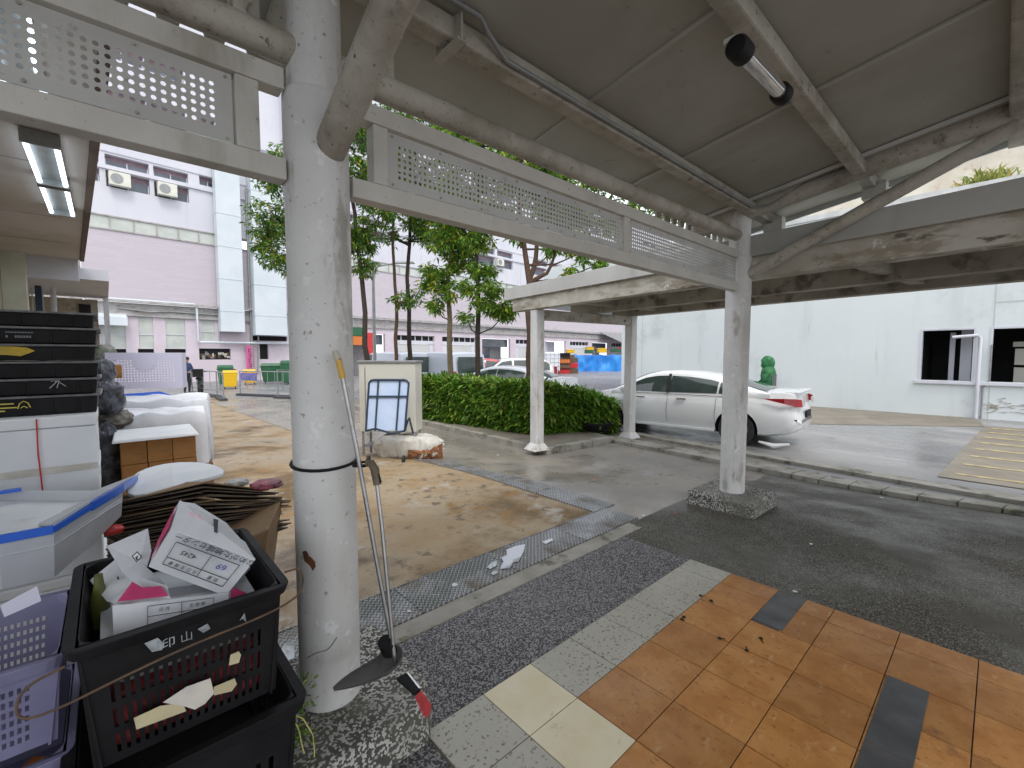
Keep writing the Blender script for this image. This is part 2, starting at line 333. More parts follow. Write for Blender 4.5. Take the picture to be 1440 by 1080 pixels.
def chaikin(pts, n=2, closed=False):
    pts = [Vector(p) for p in pts]
    for _ in range(n):
        q = [] if closed else [pts[0]]; m_ = len(pts) if closed else len(pts)-1
        for i in range(m_): a, b = pts[i], pts[(i+1) % len(pts)]; q += [a.lerp(b, .25), a.lerp(b, .75)]
        pts = q if closed else q+[pts[-1]]
    return pts
def pxt(s, size, m, parent, o, u, v, up=.0015, name='printed_text'):
    """text laid on a face: o = origin, u = reading direction, v = letter up"""
    cu = bpy.data.curves.new(name, 'FONT'); cu.body = s; cu.size = size; cu.align_x = 'CENTER'; cu.align_y = 'CENTER'
    t = bpy.data.objects.new('tmp', cu); COL.objects.link(t); bpy.context.view_layer.update()
    me = bpy.data.meshes.new_from_object(t.evaluated_get(bpy.context.evaluated_depsgraph_get()))
    bpy.data.objects.remove(t)
    u = Vector(u).normalized(); v = Vector(v); v = (v-u*v.dot(u)).normalized(); n = u.cross(v)
    k = MB(); k.add([Vector(o)+u*q.co.x+v*q.co.y+n*up for q in me.vertices], [tuple(p.vertices) for p in me.polygons])
    if not k.v: return None
    return k.build(name, m, parent)
# ================================================================ GROUND
def seq(a, b, st): n = max(1, round((b-a)/st)); return [a+(b-a)*i/n for i in range(n)]
xs = seq(-260, -20, 40)+seq(-20, -2, 3)+seq(-2, 13, .3)+seq(13, 60, 5)+seq(60, 300, 40)+[300]
ys = seq(-260, -20, 40)+seq(-20, -4, 3)+seq(-4, 18, .3)+seq(18, 60, 5)+seq(60, 300, 40)+[300]
g = MB(); g.add([(x, y, zg(x, y)) for y in ys for x in xs], [(j*len(xs)+i, j*len(xs)+i+1, (j+1)*len(xs)+i+1, (j+1)*len(xs)+i) for j in range(len(ys)-1) for i in range(len(xs)-1)])
struct(g.build('ground', M['road'], smooth=True))
g = MB(); g.patch((-9, 2.4), (3.60, 2.4), (3.60, 24), (-9, 24), .006, 30, 50); struct(g.build('ochre_concrete_apron', M['ochre'], smooth=True))
g = MB(); g.patch((3.60, 2.3), (8.9, 2.3), (8.9, 6.6), (3.60, 6.6), .005, 30, 24)
g.patch((3.60, 6.6), (6.1, 6.6), (6.1, 18), (3.60, 18), .005, 16, 40); struct(g.build('grey_concrete_apron', M['greyc'], smooth=True))
# asphalt track crossing the yard further back
a, b, c, d = GG(395, 556), GG(300, 562), GG(405, 612), GG(470, 585)
g = MB(); g.patch(GG(455, 560), GG(318, 560), GG(300, 568), GG(455, 622), .012, 20, 14); struct(g.build('asphalt_track', M['greyc'], smooth=True))
# dark granolithic pavement under the shelter
g = MB(); g.patch((-3, -3.5), (3.30, -3.5), (3.30, 2.17), (-3, 2.17), .010, 2, 2); struct(g.build('dark_pavement', M['dark']))
g = MB(); g.patch((3.30, -4.5), (7.35, -4.5), (7.25, 2.30), (3.30, 2.30), .011, 24, 20); struct(g.build('worn_dark_pavement', M['dark2'], smooth=True))
g = MB(); g.patch((-3, 2.17), (3.60, 2.17), (3.60, 2.32), (-3, 2.32), .014, 2, 1, h=.03); struct(g.build('drain_kerb_strip', M['kerb']))
# tiles: one box each, thin joints
g = MB(); T = .3105
for i in range(-1, 9):
    for j in range(0, 9):
        x0 = .925+(i)*T; y1 = 1.560-j*T; x1 = min(x0+T, 3.295); y0 = y1-T
        if i < 0 or x0 > 3.25: continue
        m = 0
        if j == 0: m = 3
        if (i == 1 and j in (0, 1)): m = 1
        if i == 0 and j == 1: m = 3
        q = .0022; e = rnd.uniform(-.0008, .0008)
        if i == 6 and j == 2:
            g.box(x0+q, x1-q, y0+.155, y1-q, -.02, .020+e, 0); g.box(x0+q, x1-q, y0+q, y0+.151, -.02, .020+e, 2) if False else None
            continue
        g.box(x0+q, x1-q, y0+q, y1-q, -.02, .020+e, m)
def tl(x0, x1, y0, y1, m, e=0): g.box(x0+.0022, x1-.0022, y0+.0022, y1-.0022, -.02, .020+e, m)
X6 = .925+6*T; Y2 = 1.560-2*T
tl(X6, X6+.0001+T-.0022, Y2-.0-.0, Y2-.0, 0) if False else None
tl(X6, X6+T, Y2-T, Y2-T+.16, 0)
TF = [(X6, X6+T, Y2-T+.16, Y2, 2)]
tl(*TF[0])
struct(g.build('tile_floor', [M['orange'], M['cream'], M['slate'], M['stile']], bevel=.0012))
g = MB(); g.patch((.92, -1.25), (3.30, -1.25), (3.30, 1.565), (.92, 1.565), .0145, 1, 1, h=.02); struct(g.build('tile_grout', M['grout']))
g = MB()   # darker replacement tiles laid flush over two orange ones
for x0, x1, y0, y1 in ((2.806, 3.290, .778, .939), (2.24, 2.795, .155, .308), (1.62, 2.236, .155, .308)): g.box(x0, x1, y0, y1, .016, .0225)
struct(g.build('slate_tile_inlay', M['slate'], bevel=.001))
# steel drain covers, one plate each
for k in range(6):
    x0 = -1.02+k*.80; g = MB(); g.box(x0, x0+.795, 2.335, 2.70+(0 if k < 5 else 0), .000, .020)
    g.box(x0, x0+.795, 2.322, 2.333, .0, .024); g.box(x0, x0+.795, 2.702, 2.712, .0, .024)
    tag(g.build('drain_cover', M['tread'], bevel=.001), ['wet tread-plate drain cover hidden behind the black crate', 'wet tread-plate drain cover left of the near round column', 'wet tread-plate drain cover just behind the foot of the near column', 'wet tread-plate drain cover beside the shaft of the broom', 'tread-plate drain cover with a puddle mirroring the sky', 'tread-plate drain cover at the corner where the two drains meet'][k], 'drain cover', 'tread plate covers of the drain along the walkway')
g = MB(); g.patch((3.60, 2.33), (3.96, 2.33), (3.96, 2.70), (3.60, 2.70), .02, 1, 1, h=.02); 
cp = [(3.79, 2.335), (3.79, 3.55), (3.79, 4.75), (3.79, 5.95), (3.79, 7.1)]
for k in range(4):
    y0, y1 = cp[k][1]+(.38 if k == 0 else 0), cp[k+1][1]-.006; g = MB()
    g.patch((3.60, y0), (3.95, y0), (3.95, y1), (3.60, y1), .018, 2, 8, h=.02)
    tag(g.build('drain_cover', M['tread']), 'checkered steel drain cover of the drain running away, '+['nearest plate', 'second plate from the corner', 'third plate, past the dirty sack', 'farthest plate'][k], 'drain cover', 'plate covers of the drain running back across the yard')
pm, pt_, pb = nodes('rain_water'); pb.inputs['Base Color'].default_value = (.03,.032,.035,1); pb.inputs['Roughness'].default_value = .02; pb.inputs['IOR'].default_value = 1.33
pb.inputs['Specular IOR Level'].default_value = 1.0; pb.inputs['Metallic'].default_value = .30
pb.inputs['Base Color'].default_value = (.55,.58,.62,1)
def puddle(pts, z, label):
    g = MB(); q = [G(x, y, z) for x, y in pts]; g.add(q, [tuple(range(len(q)))]); o = struct(g.build('puddle', pm))
for pts_ in ([(703,800),(708,790),(705,784),(713,780),(712,773),(724,768),(739,765),(736,776),(729,790),(722,790),(717,799)], [(690,806),(697,802),(700,805),(694,809)], [(684,798),(692,790),(699,788),(698,795),(690,800)], [(762,762),(775,757),(779,759),(768,765)]):
    puddle(pts_, .0265, '')
puddle([(386,935),(400,905),(414,900),(414,930),(398,948)], .0265, '')
# planter bed, kerbs, walkway strip, car park
A = GG(590, 597); B = GG(769, 640); C = GG(862, 622)
g = MB()
dAB = (A-B).normalized(); A2 = B+dAB*11
inn = Vector((.985, .12, 0))
def kerbline(g, p, q, w, off, n, h=.3, gap=.006):
    p = Vector((p[0], p[1], 0)); q = Vector((q[0], q[1], 0)); d = (q-p)/n; s = Vector((d.y, -d.x, 0)).normalized()*w
    for i in range(n):
        a = p+d*i+d.normalized()*gap; b = p+d*(i+1)-d.normalized()*gap
        g.patch(a, b, b-s, a-s, off+rnd.uniform(-.004, .004), 2, 1, h=h)
g = MB(); kerbline(g, A2, B, .14, .12, 11); kerbline(g, B, C, .14, .121, 3); kerbline(g, C, C+Vector((.35, .9, 0)), .14, .10, 2)
o = g.build('planter_kerb', M['kerb'], bevel=.008); struct(o)
g = MB(); g.patch(B+Vector((.12, .14, 0)), C+Vector((0, .14, 0)), (8.2, 16.4), A2+Vector((.14, 0, 0)), .105, 6, 20); struct(g.build('planter_paving', M['tan']))
n1, n2 = GG(866, 617), GG(1440, 721); f1, f2 = GG(884, 606), GG(1440, 697)
dn = (n2-n1).normalized(); n3 = n2+dn*3; f3 = f2+dn*3
g = MB(); kerbline(g, n1, n1+(n2-n1)*.62, -.40, .07, 5, h=.2); struct(g.build('walkway_kerb', M['kerb'], bevel=.01))
g = MB(); kerbline(g, n1+(n2-n1)*.62, n3, -.40, .07, 15, h=.2); struct(g.build('walkway_kerb_slab', M['kerb'], bevel=.008))
g = MB(); w0 = Vector((dn.y, -dn.x, 0))*-1
def strip(p, q, a, b, off): 
    s = Vector((-dn.y, dn.x, 0)); return g.patch(p+s*a, q+s*a, q+s*b, p+s*b, off, 14, 1, h=.15)
strip(n1, n3, .52, .80, .055); struct(g.build('channel_edge', M['kerb']))
g = MB(); strip(n1, n3, .40, .52, -.02) ; struct(g.build('channel_bottom', M['dkhole']))
s_ = Vector((-dn.y, dn.x, 0))
g = MB(); g.patch(n1+s_*.8-dn*8, n3+s_*.8+dn*3, (18.3, -12), (18.3, 14.6), .012, 40, 20); struct(g.build('car_park_slab', M['carpark'], smooth=True))
g = MB(); g.patch(GG(1120, 597), GG(1386, 601), GG(1370, 586.5), GG(1120, 569.5), .018, 8, 2); struct(g.build('tan_wall_apron', M['tan']))
rl0, rl1 = GG(1385, 600), GG(1318, 672); rr0, rr1 = rl0+Vector((.2, -5, 0)), rl1+Vector((0, -5, 0))
g = MB(); g.patch(rl1, rr1, rr0, rl0, .024, 8, 8); struct(g.build('yard_ramp', M['tan']))
stm = mat('worn_yellow_road_paint', (.42,.35,.15), (.22,.185,.14), 9, .7)
for k in range(8):
    t = (k+.35)/8; a = rl1.lerp(rl0, t); wv = (rl0-rl1).normalized()*.11*(1+t); g = MB()
    e = a+Vector((.25, -4.6, 0)); g.patch(a+Vector((0, -.15, 0)), e, e+wv, a+wv+Vector((0, -.15, 0)), .029, 6, 1); struct(g.build('ramp_stripe', stm))
# ================================================================ SHELTER 1
RS = .16
def Rz(y): return 3.115+RS*(1.76-y)            # underside of the roof panels
YC = 1.89; CXS = (.66, 4.92, 9.18-99)
sh = thing('covered_walkway', 'grey steel covered walkway on round white columns with mouldy pipe rafters', 'covered walkway', (2.8, 1.89, 0))
for cx in (.66, 4.92):
    g = MB(); g.lathe([(.122, .13), (.122, 2.60), (.116, 2.615), (.101, 2.62), (.101, 3.07), (.09, 3.075)], (cx, YC, 0), 40)
    col = g.build('column', M['colpaint'], sh, smooth=True)
    g = MB(); k = .35; tp = .335
    if cx < 1:
        pts = [(-.37,-.36), (.26,-.37), (.36,-.22), (.37,.36), (-.37,.36)]
        g.hexa([(cx+x*1.03, YC+y*1.03, -.02) for x, y in pts], [(cx+x*.97, YC+y*.97, .15) for x, y in pts])
    else: g.hexa([(cx+x*k, YC+y*k, -.1) for x, y in ((-1,-1),(1,-1),(1,1),(-1,1))], [(cx+x*tp, YC+y*tp, .15) for x, y in ((-1,-1),(1,-1),(1,1),(-1,1))])
    g.build('plinth', M['plinth'], col, bevel=.025)
    g = MB(); g.tube([(cx, YC+.55, 3.07-.16*.55), (cx, YC, 3.07), (cx, -2.4, 3.06+.16*4.29)], .098, 20); g.build('rafter', M['mould'], sh, smooth=True)
    g = MB(); g.tube([(cx, 1.84, 2.41), (cx, .0, 3.26)] if cx > 1 else [(cx+.02, 1.84, 2.385), (cx+.02, .0, 3.25)], .058 if cx > 1 else .060, 18); g.build('brace', M['mould'], sh, smooth=True)
g = MB(); g.tube([(-3.4, YC, 2.765), (.58, YC, 2.765)], .056, 18); g.build('eave_tube', M['mould'], sh, smooth=True)
g = MB(); g.tube([(.74, YC, 2.768), (2.8, YC, 2.79), (4.84, YC, 2.83)], .056, 18); g.build('eave_tube', M['mould'], sh, smooth=True)
for y, nm in ((1.76, 0), (.90, 0), (.0, 0), (-.88, 0), (-1.75, 0)):
    z = Rz(y)-.055; g = MB(); g.box(-3.4, 4.845, y-.05, y+.05, z-.05, z+.05); g.build('purlin', M['mould'], sh, bevel=.012)
    g = MB(); g.box(4.99, 5.56, y-.05, y+.05, z-.05, z+.05); g.build('purlin', M['mould'], sh, bevel=.01)
# roof panels, one per bay between seams, with thin cover strips on the seams
xse = [-3.4, -2.45, -1.30, -.15, 1.03, 2.20, 3.35, 4.62, 5.66]
for i in range(len(xse)-1):
    g = MB(); e = .004 if i % 2 else 0
    g.add([Vector((x, y, Rz(y)+dz+e)) for dz in (0, .05) for x, y in ((xse[i], 2.36), (xse[i+1]-.003, 2.36), (xse[i+1]-.003, -2.6), (xse[i], -2.6))],
          [(0,1,2,3),(7,6,5,4),(0,4,5,1),(1,5,6,2),(2,6,7,3),(3,7,4,0)])
    g.build('roof_panel', M['roof'], sh)
    if 0 < i < 8:
        g = MB(); x = xse[i]
        if abs(x-4.62) > .05: g.bar((x, 2.34, Rz(2.34)-.006), (x, -2.5, Rz(-2.5)-.006), .028, .014); g.build('seam_strip', M['seam'], sh)
g = MB(); g.bar((4.69, 2.34, Rz(2.34)-.012), (4.69, -2.5, Rz(-2.5)-.012), .05, .016); g.build('roof_flashing', M['roofedge'], sh)
g = MB(); g.bar((5.67, 2.38, Rz(2.38)+.01), (5.67, -2.6, Rz(-2.6)+.01), .02, .11)
g.build('roof_edge_trim', M['roofedge'], sh)
x = .05      # ends of the trapezoid sheet peeping below the eave near the columns
while x < 5.5:
    if x < 1.0 or x > 3.95:
        z = Rz(2.38)-.01; g = MB(); g.hexa([(x, 2.34, z-.05), (x+.07, 2.34, z-.05), (x+.07, 2.36, z-.05), (x, 2.36, z-.05)], [(x-.02, 2.34, z+.02), (x+.09, 2.34, z+.02), (x+.09, 2.36, z+.02), (x-.02, 2.36, z+.02)]); g.build('sheet_rib_end', M['roof'], sh)
    x += .16
# plate brackets under tubes
def bracket(x, y, z, s=.1):
    g = MB(); g.box(x-.004, x+.004, y-.09, y+.09, z, z+.10); g.box(x-.05, x+.05, y-.006, y+.006, z+.005, z+.095); g.build('bracket', M['mould'], sh)
for x in (.94, .42): bracket(x, 1.90, 2.82); 
for x in (.30, .95): bracket(x, 1.80, 2.95)
g = MB(); g.box(1.21, 1.22, 1.66, 1.86, 2.985, 3.11); g.box(1.19, 1.24, 1.66, 1.86, 2.980, 2.988); g.build('bracket', M['mould'], sh)
for x in (.40, .97):
    g = MB(); g.box(x-.02, x+.02, 1.86, 1.92, 2.80, 3.08); g.build('hanger', M['mould'], sh)
for y in (1.70, .86): 
    g = MB(); g.box(5.30, 5.42, y-.08, y+.1, Rz(y)-.20, Rz(y)-.06); g.build('purlin_shoe', M['paint'], sh, bevel=.004)
# fascia frames: rails, posts and the perforated sheet
def perf(x0, x1, z0, z1, y, pitch=.0265):
    g = MB(); m = .036; nx = int((x1-x0-2*m)/pitch); nz = int((z1-z0-2*m)/pitch); mx_ = (x1-x0-nx*pitch)/2; mz = (z1-z0-nz*pitch)/2
    r = pitch*.30; oc = [(r*math.cos(R(22.5+45*k)), r*math.sin(R(22.5+45*k))) for k in range(8)]
    for i in range(nx):
        for j in range(nz):
            cx_ = x0+mx_+(i+.5)*pitch; cz = z0+mz+(j+.5)*pitch; h = pitch/2
            sq = [(h, 0), (h, h), (0, h), (-h, h), (-h, 0), (-h, -h), (0, -h), (h, -h)]
            oc2 = [(r*math.cos(R(45*k)), r*math.sin(R(45*k))) for k in range(8)]
            vs = [(cx_+a, y, cz+b) for a, b in sq]+[(cx_+a, y, cz+b) for a, b in oc2]
            g.add(vs, [(k, (k+1) % 8, 8+(k+1) % 8, 8+k) for k in range(8)])
    X0, X1, Z0, Z1 = x0+mx_, x0+mx_+nx*pitch, z0+mz, z0+mz+nz*pitch
    for a, b, c, d in ((x0, x1, z0, Z0), (x0, x1, Z1, z1), (x0, X0, Z0, Z1), (X1, x1, Z0, Z1)):
        g.add([(a, y, c), (b, y, c), (b, y, d), (a, y, d)], [(0, 1, 2, 3)])
    o = g.build('perforated_sheet', M['perf'], None, local=True); s = o.modifiers.new('thickness', 'SOLIDIFY'); s.thickness = .002
    me = o.data; b = bmesh.new(); b.from_mesh(me); bmesh.ops.remove_doubles(b, verts=b.verts, dist=1e-5); b.to_mesh(me); b.free()
    return o, x0, x1, z0, z1, y
def fascia(xa, xb, posts, panels, tilt=0):
    fr = MB(); 
    fr.box(xa, xb, 1.852, 1.928, 2.262, 2.342); fr.box(xa, xb, 1.852, 1.928, 2.592, 2.670)
    for p, w in posts: fr.box(p, p+w, 1.856, 1.924, 2.343, 2.591)
    f = fr.build('fascia_frame', M['paint'], sh, bevel=.004)
    for a, b in panels:
        o, x0, x1, z0, z1, y = perf(a, b, 2.350, 2.585, 1.872)
        o.parent = f; o.location = -Vector(f.parent.location)-Vector(f.location)
        n = max(2, round((b-a)/.26))
        for i in range(n+1):
            for zz in (z0+.014, z1-.014):
                xx = a+.02+(b-a-.04)*i/n; g = MB(); g.lathe([(.0055, 0), (.0055, .004), (.002, .006)], (0, 0, 0), 8); g.v = [(xx+v[0], 1.871-v[2], zz+v[1]) for v in g.v]; g.build('rivet', M['mould'], f)
fascia(.79, 4.80, ((.885, .07), (2.775, .07)), ((.962, 2.768), (2.852, 4.79)))
fascia(-3.4, .535, ((.375, .075), (-1.45, .07)), ((-1.37, .368),))
g = MB(); g.tube([(.8, 1.66, Rz(1.66)-.02), (1.3, 1.64, Rz(1.6)-.03), (1.36, 1.66, Rz(1.6)-.06), (1.5, 1.69, Rz(1.66)-.10), (4.70, 1.69, Rz(1.66)-.10), (4.84, 1.6, 3.06), (4.83, 1.3, 3.18), (4.80, .98, Rz(.98)-.03)], .012, 8); g.build('cable_conduit', M['greyst'], sh, smooth=True)
# tube lamp under the purlin
lp = thing('shelter_lamp', 'unlit tubular lamp with black end caps slung under the purlin', 'lamp', (2.6, .42, 3.1))
la, lb = P(1036, 62, 2.13), P(1101, 135, 2.55)
def at_y(px, py, y):
    d = ray(px, py); return Vector((0, 0, H))+d*(y/d.y)
la, lb = at_y(1036, 66, .80), at_y(1100, 133, .80)
dl = (lb-la).normalized(); lp.location = la
g = MB(); g.tube([la+dl*.05, lb-dl*.05], .033, 20); g.build('lamp_tube', mat('clear_lamp_cover', (.42,.40,.38), (.62,.60,.58), 9, .12, metal=.75, stretch=(1,14,14)), lp, smooth=True)
for a, b in ((la-dl*.015, la+dl*.07), (lb-dl*.05, lb+dl*.015)):
    g = MB(); g.tube([a, a.lerp(b, .15), b], [.040, .047, .047], 20); g.build('end_cap', M['black'], lp, smooth=True)
g = MB(); g.bar(la+Vector((0, .03, .045)), lb+Vector((0, .03, .045)), .05, .02); g.build('lamp_rail', M['paint'], lp)
# ================================================================ SHELTER 2 (low concrete-edged canopy over the far walkway)
HD = R(83); E2 = Vector((math.cos(HD), math.sin(HD), 0)); N2 = Vector((math.sin(HD), -math.cos(HD), 0))
def C2(D, t, z): p = N2*D+E2*t; return Vector((p.x, p.y, z))
def tt(p): return Vector(p).dot(E2)
t0 = tt((5.657, 6.438, 0)); tp1 = tt((5.78, 5.64, 0)); tR = -9
c2 = thing('low_canopy', 'long low grey canopy with peeling mouldy concrete beams on thin white posts', 'canopy', C2(6.2, 0, 0))
def beam2(name, D0, D1, ta, tb, z0, z1, m, bev=.006, par=c2):
    g = MB(); g.hexa([C2(D0, ta, z0), C2(D1, ta, z0), C2(D1, tb, z0), C2(D0, tb, z0)], [C2(D0, ta, z1), C2(D1, ta, z1), C2(D1, tb, z1), C2(D0, tb, z1)]); return g.build(name, m, par, bevel=bev)
beam2('fascia_board', 4.83, 4.86, tR, t0, 2.645, 2.865, M['canopy'])
beam2('roof_slab', 4.86, 7.95, tR, t0-.02, 2.66, 2.84, M['canopy'])
beam2('end_fascia', 4.86, 7.95, t0-.0195, t0+.01, 2.645, 2.862, M['canopy'])
beam2('edge_beam', 4.90, 5.10, tR, t0-.18, 2.425, 2.658, M['peel'])
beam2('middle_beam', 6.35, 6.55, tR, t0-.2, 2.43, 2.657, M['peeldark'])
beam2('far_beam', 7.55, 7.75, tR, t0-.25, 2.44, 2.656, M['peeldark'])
for D in (5.02, 7.56):
    zb = -.09 if D < 6 else -.14
    pz = MB(); a = .092; q = C2(D, tp1, 0)
    pz.hexa([C2(D-a, tp1-a, zb), C2(D+a, tp1-a, zb), C2(D+a, tp1+a, zb), C2(D-a, tp1+a, zb)], [C2(D-a, tp1-a, 2.42 if D < 6 else 2.436), C2(D+a, tp1-a, 2.42 if D < 6 else 2.436), C2(D+a, tp1+a, 2.42 if D < 6 else 2.436), C2(D-a, tp1+a, 2.42 if D < 6 else 2.436)])
    po = pz.build('post', M['colpaint'], c2, bevel=.015)
    g = MB(); a = .17; b = .095; g.hexa([C2(D-a, tp1-a, zb-.02), C2(D+a, tp1-a, zb-.02), C2(D+a, tp1+a, zb-.02), C2(D-a, tp1+a, zb-.02)], [C2(D-b, tp1-b, zb+.10), C2(D+b, tp1-b, zb+.10), C2(D+b, tp1+b, zb+.10), C2(D-b, tp1+b, zb+.10)]); g.build('post_foot', M['colpaint'], po)
beam2('cross_beam', 5.115, 7.465, tp1-.08, tp1+.08, 2.24, 2.418, M['peel'])
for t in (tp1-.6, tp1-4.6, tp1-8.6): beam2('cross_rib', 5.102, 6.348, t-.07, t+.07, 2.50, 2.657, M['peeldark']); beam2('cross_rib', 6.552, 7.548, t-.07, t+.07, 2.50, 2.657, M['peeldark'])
# ================================================================ WHITE BUILDING ON THE RIGHT
wb = thing('white_building', 'long blank white rendered building with two dark openings low in its wall', 'building', (18.3, 4, -.2))
XW = 18.3; OP = [(.572, 1.647), (-2.2, .199)]   # openings (y range)
OP2 = [(-6.5, -3.1)]
g = MB(); zt, zb_, ztop = 2.345, .86, 6.25
g.box(XW, XW+.25, -14, 12.3, -.3, zb_); g.box(XW, XW+.25, -14, 12.3, zt, ztop)
ysq = sorted([-14, 12.3]+[v for p in OP+OP2 for v in p])
for i in range(0, len(ysq), 2): g.box(XW, XW+.25, ysq[i], ysq[i+1], zb_, zt)
g.build('wall', M['white'], wb)
g = MB(); g.box(XW-.25, XW+9, 12.301, 17.2, 4.2, ztop-.002); g.build('upper_bridge', M['white'], wb)
g = MB(); g.box(XW+.26, XW+9, 12.0, 12.3, -.3, ztop-.05); g.box(XW+.26, XW+9, -14, 12, ztop-.4, ztop-.06); g.box(XW+5, XW+5.2, -14, 11.9, -.3, ztop-.42); g.box(XW+.26, XW+5, -14, 11.9, 2.9, 3.0)
for y in (-3, 1.9, 5): g.box(XW+.26, XW+5, y-.1, y+.1, -.3, 2.88)
g.build('inner_walls', mat('shade_dark_interior', (.06,.062,.065), (.04,.04,.042), 1, .8), wb)  # dark base colour stands in for shade behind the openings
g = MB(); g.box(XW-.05, XW+9.05, -14, 17.25, ztop, ztop+.18); g.build('parapet_cap', M['roofedge'], wb)
g = MB(); g.box(XW-.09, XW+.0, -14, 1.78, zb_-.10, zb_-.003); g.build('window_sill', M['fwhite'], wb, bevel=.01)
for (a, b) in OP+OP2:
    g = MB()
    for y0, y1, z0, z1 in ((a-.05, a, zb_, zt), (b, b+.05, zb_, zt), (a-.05, b+.05, zt, zt+.05)): g.box(XW-.015, XW+.03, y0, y1, z0, z1)
    g.build('opening_frame', M['fwhite'], wb)
g = MB(); g.box(XW+.9, XW+.95, .62, .86, zb_-.5, zt+.3); g.box(XW+.9, XW+.95, .98, 1.10, .8, 2.3); g.build('inner_door_frame', M['fwhite'], wb)
g = MB(); g.box(XW+1.4, XW+1.9, -.9, -.25, -.2, 1.25); g.box(XW+1.4, XW+1.9, -.9, -.25, 1.33, 1.80); g.box(XW+1.4, XW+1.9, -.95, -.2, 1.86, 2.0); g.build('inner_shelf', M['cream2'], wb)
g = MB(); yp = .43; g.tube([(XW-.09, 1.0, 2.13), (XW-.09, .50, 2.17), (XW-.09, yp, 2.10), (XW-.09, yp, .9), (XW-.12, yp, .7), (XW-.09, yp, .5), (XW-.09, yp, -.2)], .045, 10); g.build('drain_pipe', M['fwhite'], wb, smooth=True)
g = MB(); g.tube([(XW-.05, yp-.22, 1.9), (XW-.05, yp-.22, .9), (XW-.05, yp-.1, .7), (XW-.05, yp-.1, -.2)], .02, 8); g.build('thin_pipe', M['greyst'], wb, smooth=True)
g = MB()
for bx4 in [(y-.012, y+.012, -.2, 6.2) for y in (11.2, .2)]+[(-14, .18, 3.05, 3.09)]:
    g = MB(); g.box(XW-.004, XW+.0, *bx4); g.build('render_joint', mat('render_joint_grey', (.46,.49,.49), None, 1, .8), wb)
g = MB()   # dark climbing stain twigs by the ramp
for k in range(90):
    y = rnd.uniform(-3.4, .1); z = rnd.uniform(.02, .45)*(.4+.6*rnd.random())+(.1 if y < -.5 else 0); l = rnd.uniform(.08, .35); an = rnd.uniform(-.5, .7)
    p = Vector((XW-.012, y, z)); g.tube([p, p+Vector((0, l*math.cos(an)*.5, l*math.sin(an)*.6)), p+Vector((0, l*math.cos(an), l*math.sin(an)+rnd.uniform(-.04,.04)))], [.012, .008, .003], 4)
tag(g.build('dead_creeper', M['mould']), 'dead dark creeper clinging low on the white wall beside the ramp', 'creeper')
# roof terrace behind the parapet with planting
rt = thing('roof_terrace_house', 'cream stained rooftop wall set back above the white building', 'building', (24, 2, 6.2))
g = MB(); g.box(23, 30, -14, 8, 6.3, 9.2); g.build('wall', mat('cream_stained_wall', (.66,.62,.52), (.56,.51,.42), .8, .8, layers=(((.40,.26,.20), .9, .56, .7),)), rt)
g = MB(); g.box(22.7, 30.2, -14, 8.2, 9.2, 9.5); g.build('roof', M['roofedge'], rt)
for yy in (-3.6, -.9):
    g = MB(); g.box(22.97, 23.0, yy-.5, yy+.5, 7.6, 8.6); g.build('window', M['glass'], rt)
# ================================================================ LILAC MARKET BUILDING
FA = R(4.86); FP = Vector((1.616, 36.616, 0)); FX = Vector((math.cos(FA), math.sin(FA), 0)); FN = Vector((-math.sin(FA), math.cos(FA), 0))
def fac(px, py, d=0):
    """(s, z) on the facade plane shifted d metres towards the camera"""
    r = ray(px, py); p0 = FP-FN*d; t = (p0-Vector((0, 0, H))).dot(FN)/r.dot(FN); p = Vector((0, 0, H))+r*t
    return (p-FP).dot(FX), p.z
fb = thing('market_building', 'long four-storey market building, lilac tiled band below pale lavender walls', 'building', FP, FA)
def fbox(name, m, px0, py0, px1, py1, d, dep=.25, par=None, bevel=0, g=None, base=0.0):
    """box whose front face, d metres in front of the wall, spans the given facade span"""
    a = fac(px0, py0, d); b = fac(px1, py1, d)
    k = MB() if g is None else g
    k.box(min(a[0], b[0]), max(a[0], b[0]), -d, -d+dep, min(a[1], b[1]), max(a[1], b[1]))
    if g is None: return k.build(name, m, par or fb, local=True, bevel=bevel)
def wallrun(name, m, s0, s1, z0, z1, holes, y0=0, th=.3):
    """wall with rectangular holes (s0,s1,z0,z1)"""
    g = MB(); S = sorted(set([s0, s1]+[v for h in holes for v in h[:2] if s0 < v < s1])); Z = sorted(set([z0, z1]+[v for h in holes for v in h[2:] if z0 < v < z1]))
    for i in range(len(S)-1):
        j = 0
        while j < len(Z)-1:
            if any(h[0] <= (S[i]+S[i+1])/2 <= h[1] and h[2] <= (Z[j]+Z[j+1])/2 <= h[3] for h in holes): j += 1; continue
            k = j
            while k+1 < len(Z)-1 and not any(h[0] <= (S[i]+S[i+1])/2 <= h[1] and h[2] <= (Z[k+1]+Z[k+2])/2 <= h[3] for h in holes): k += 1
            g.box(S[i], S[i+1], y0, y0+th, Z[j], Z[k+1]); j = k+1
    return g.build(name, m, fb, local=True)
def hole(px0, py0, px1, py1): a = fac(px0, py0); b = fac(px1, py1); return (a[0], b[0], min(a[1], b[1]), max(a[1], b[1]))
S0, S1 = -9.0, 78.0
up = []; wins = []
base = [(-1.18, .88, 12.98, 13.62), (-1.18, .88, 11.72, 12.68), (1.10, 2.92, 12.98, 13.62), (1.10, 2.92, 11.72, 12.68), (3.54, 4.58, 13.10, 13.72), (-2.9, -1.45, 12.98, 13.62), (-2.9, -1.45, 11.9, 12.68)]
for dz in (0, 3.9, 7.6):
    for h in base: up.append((h[0], h[1], h[2]+dz, h[3]+dz))
s = 12.0
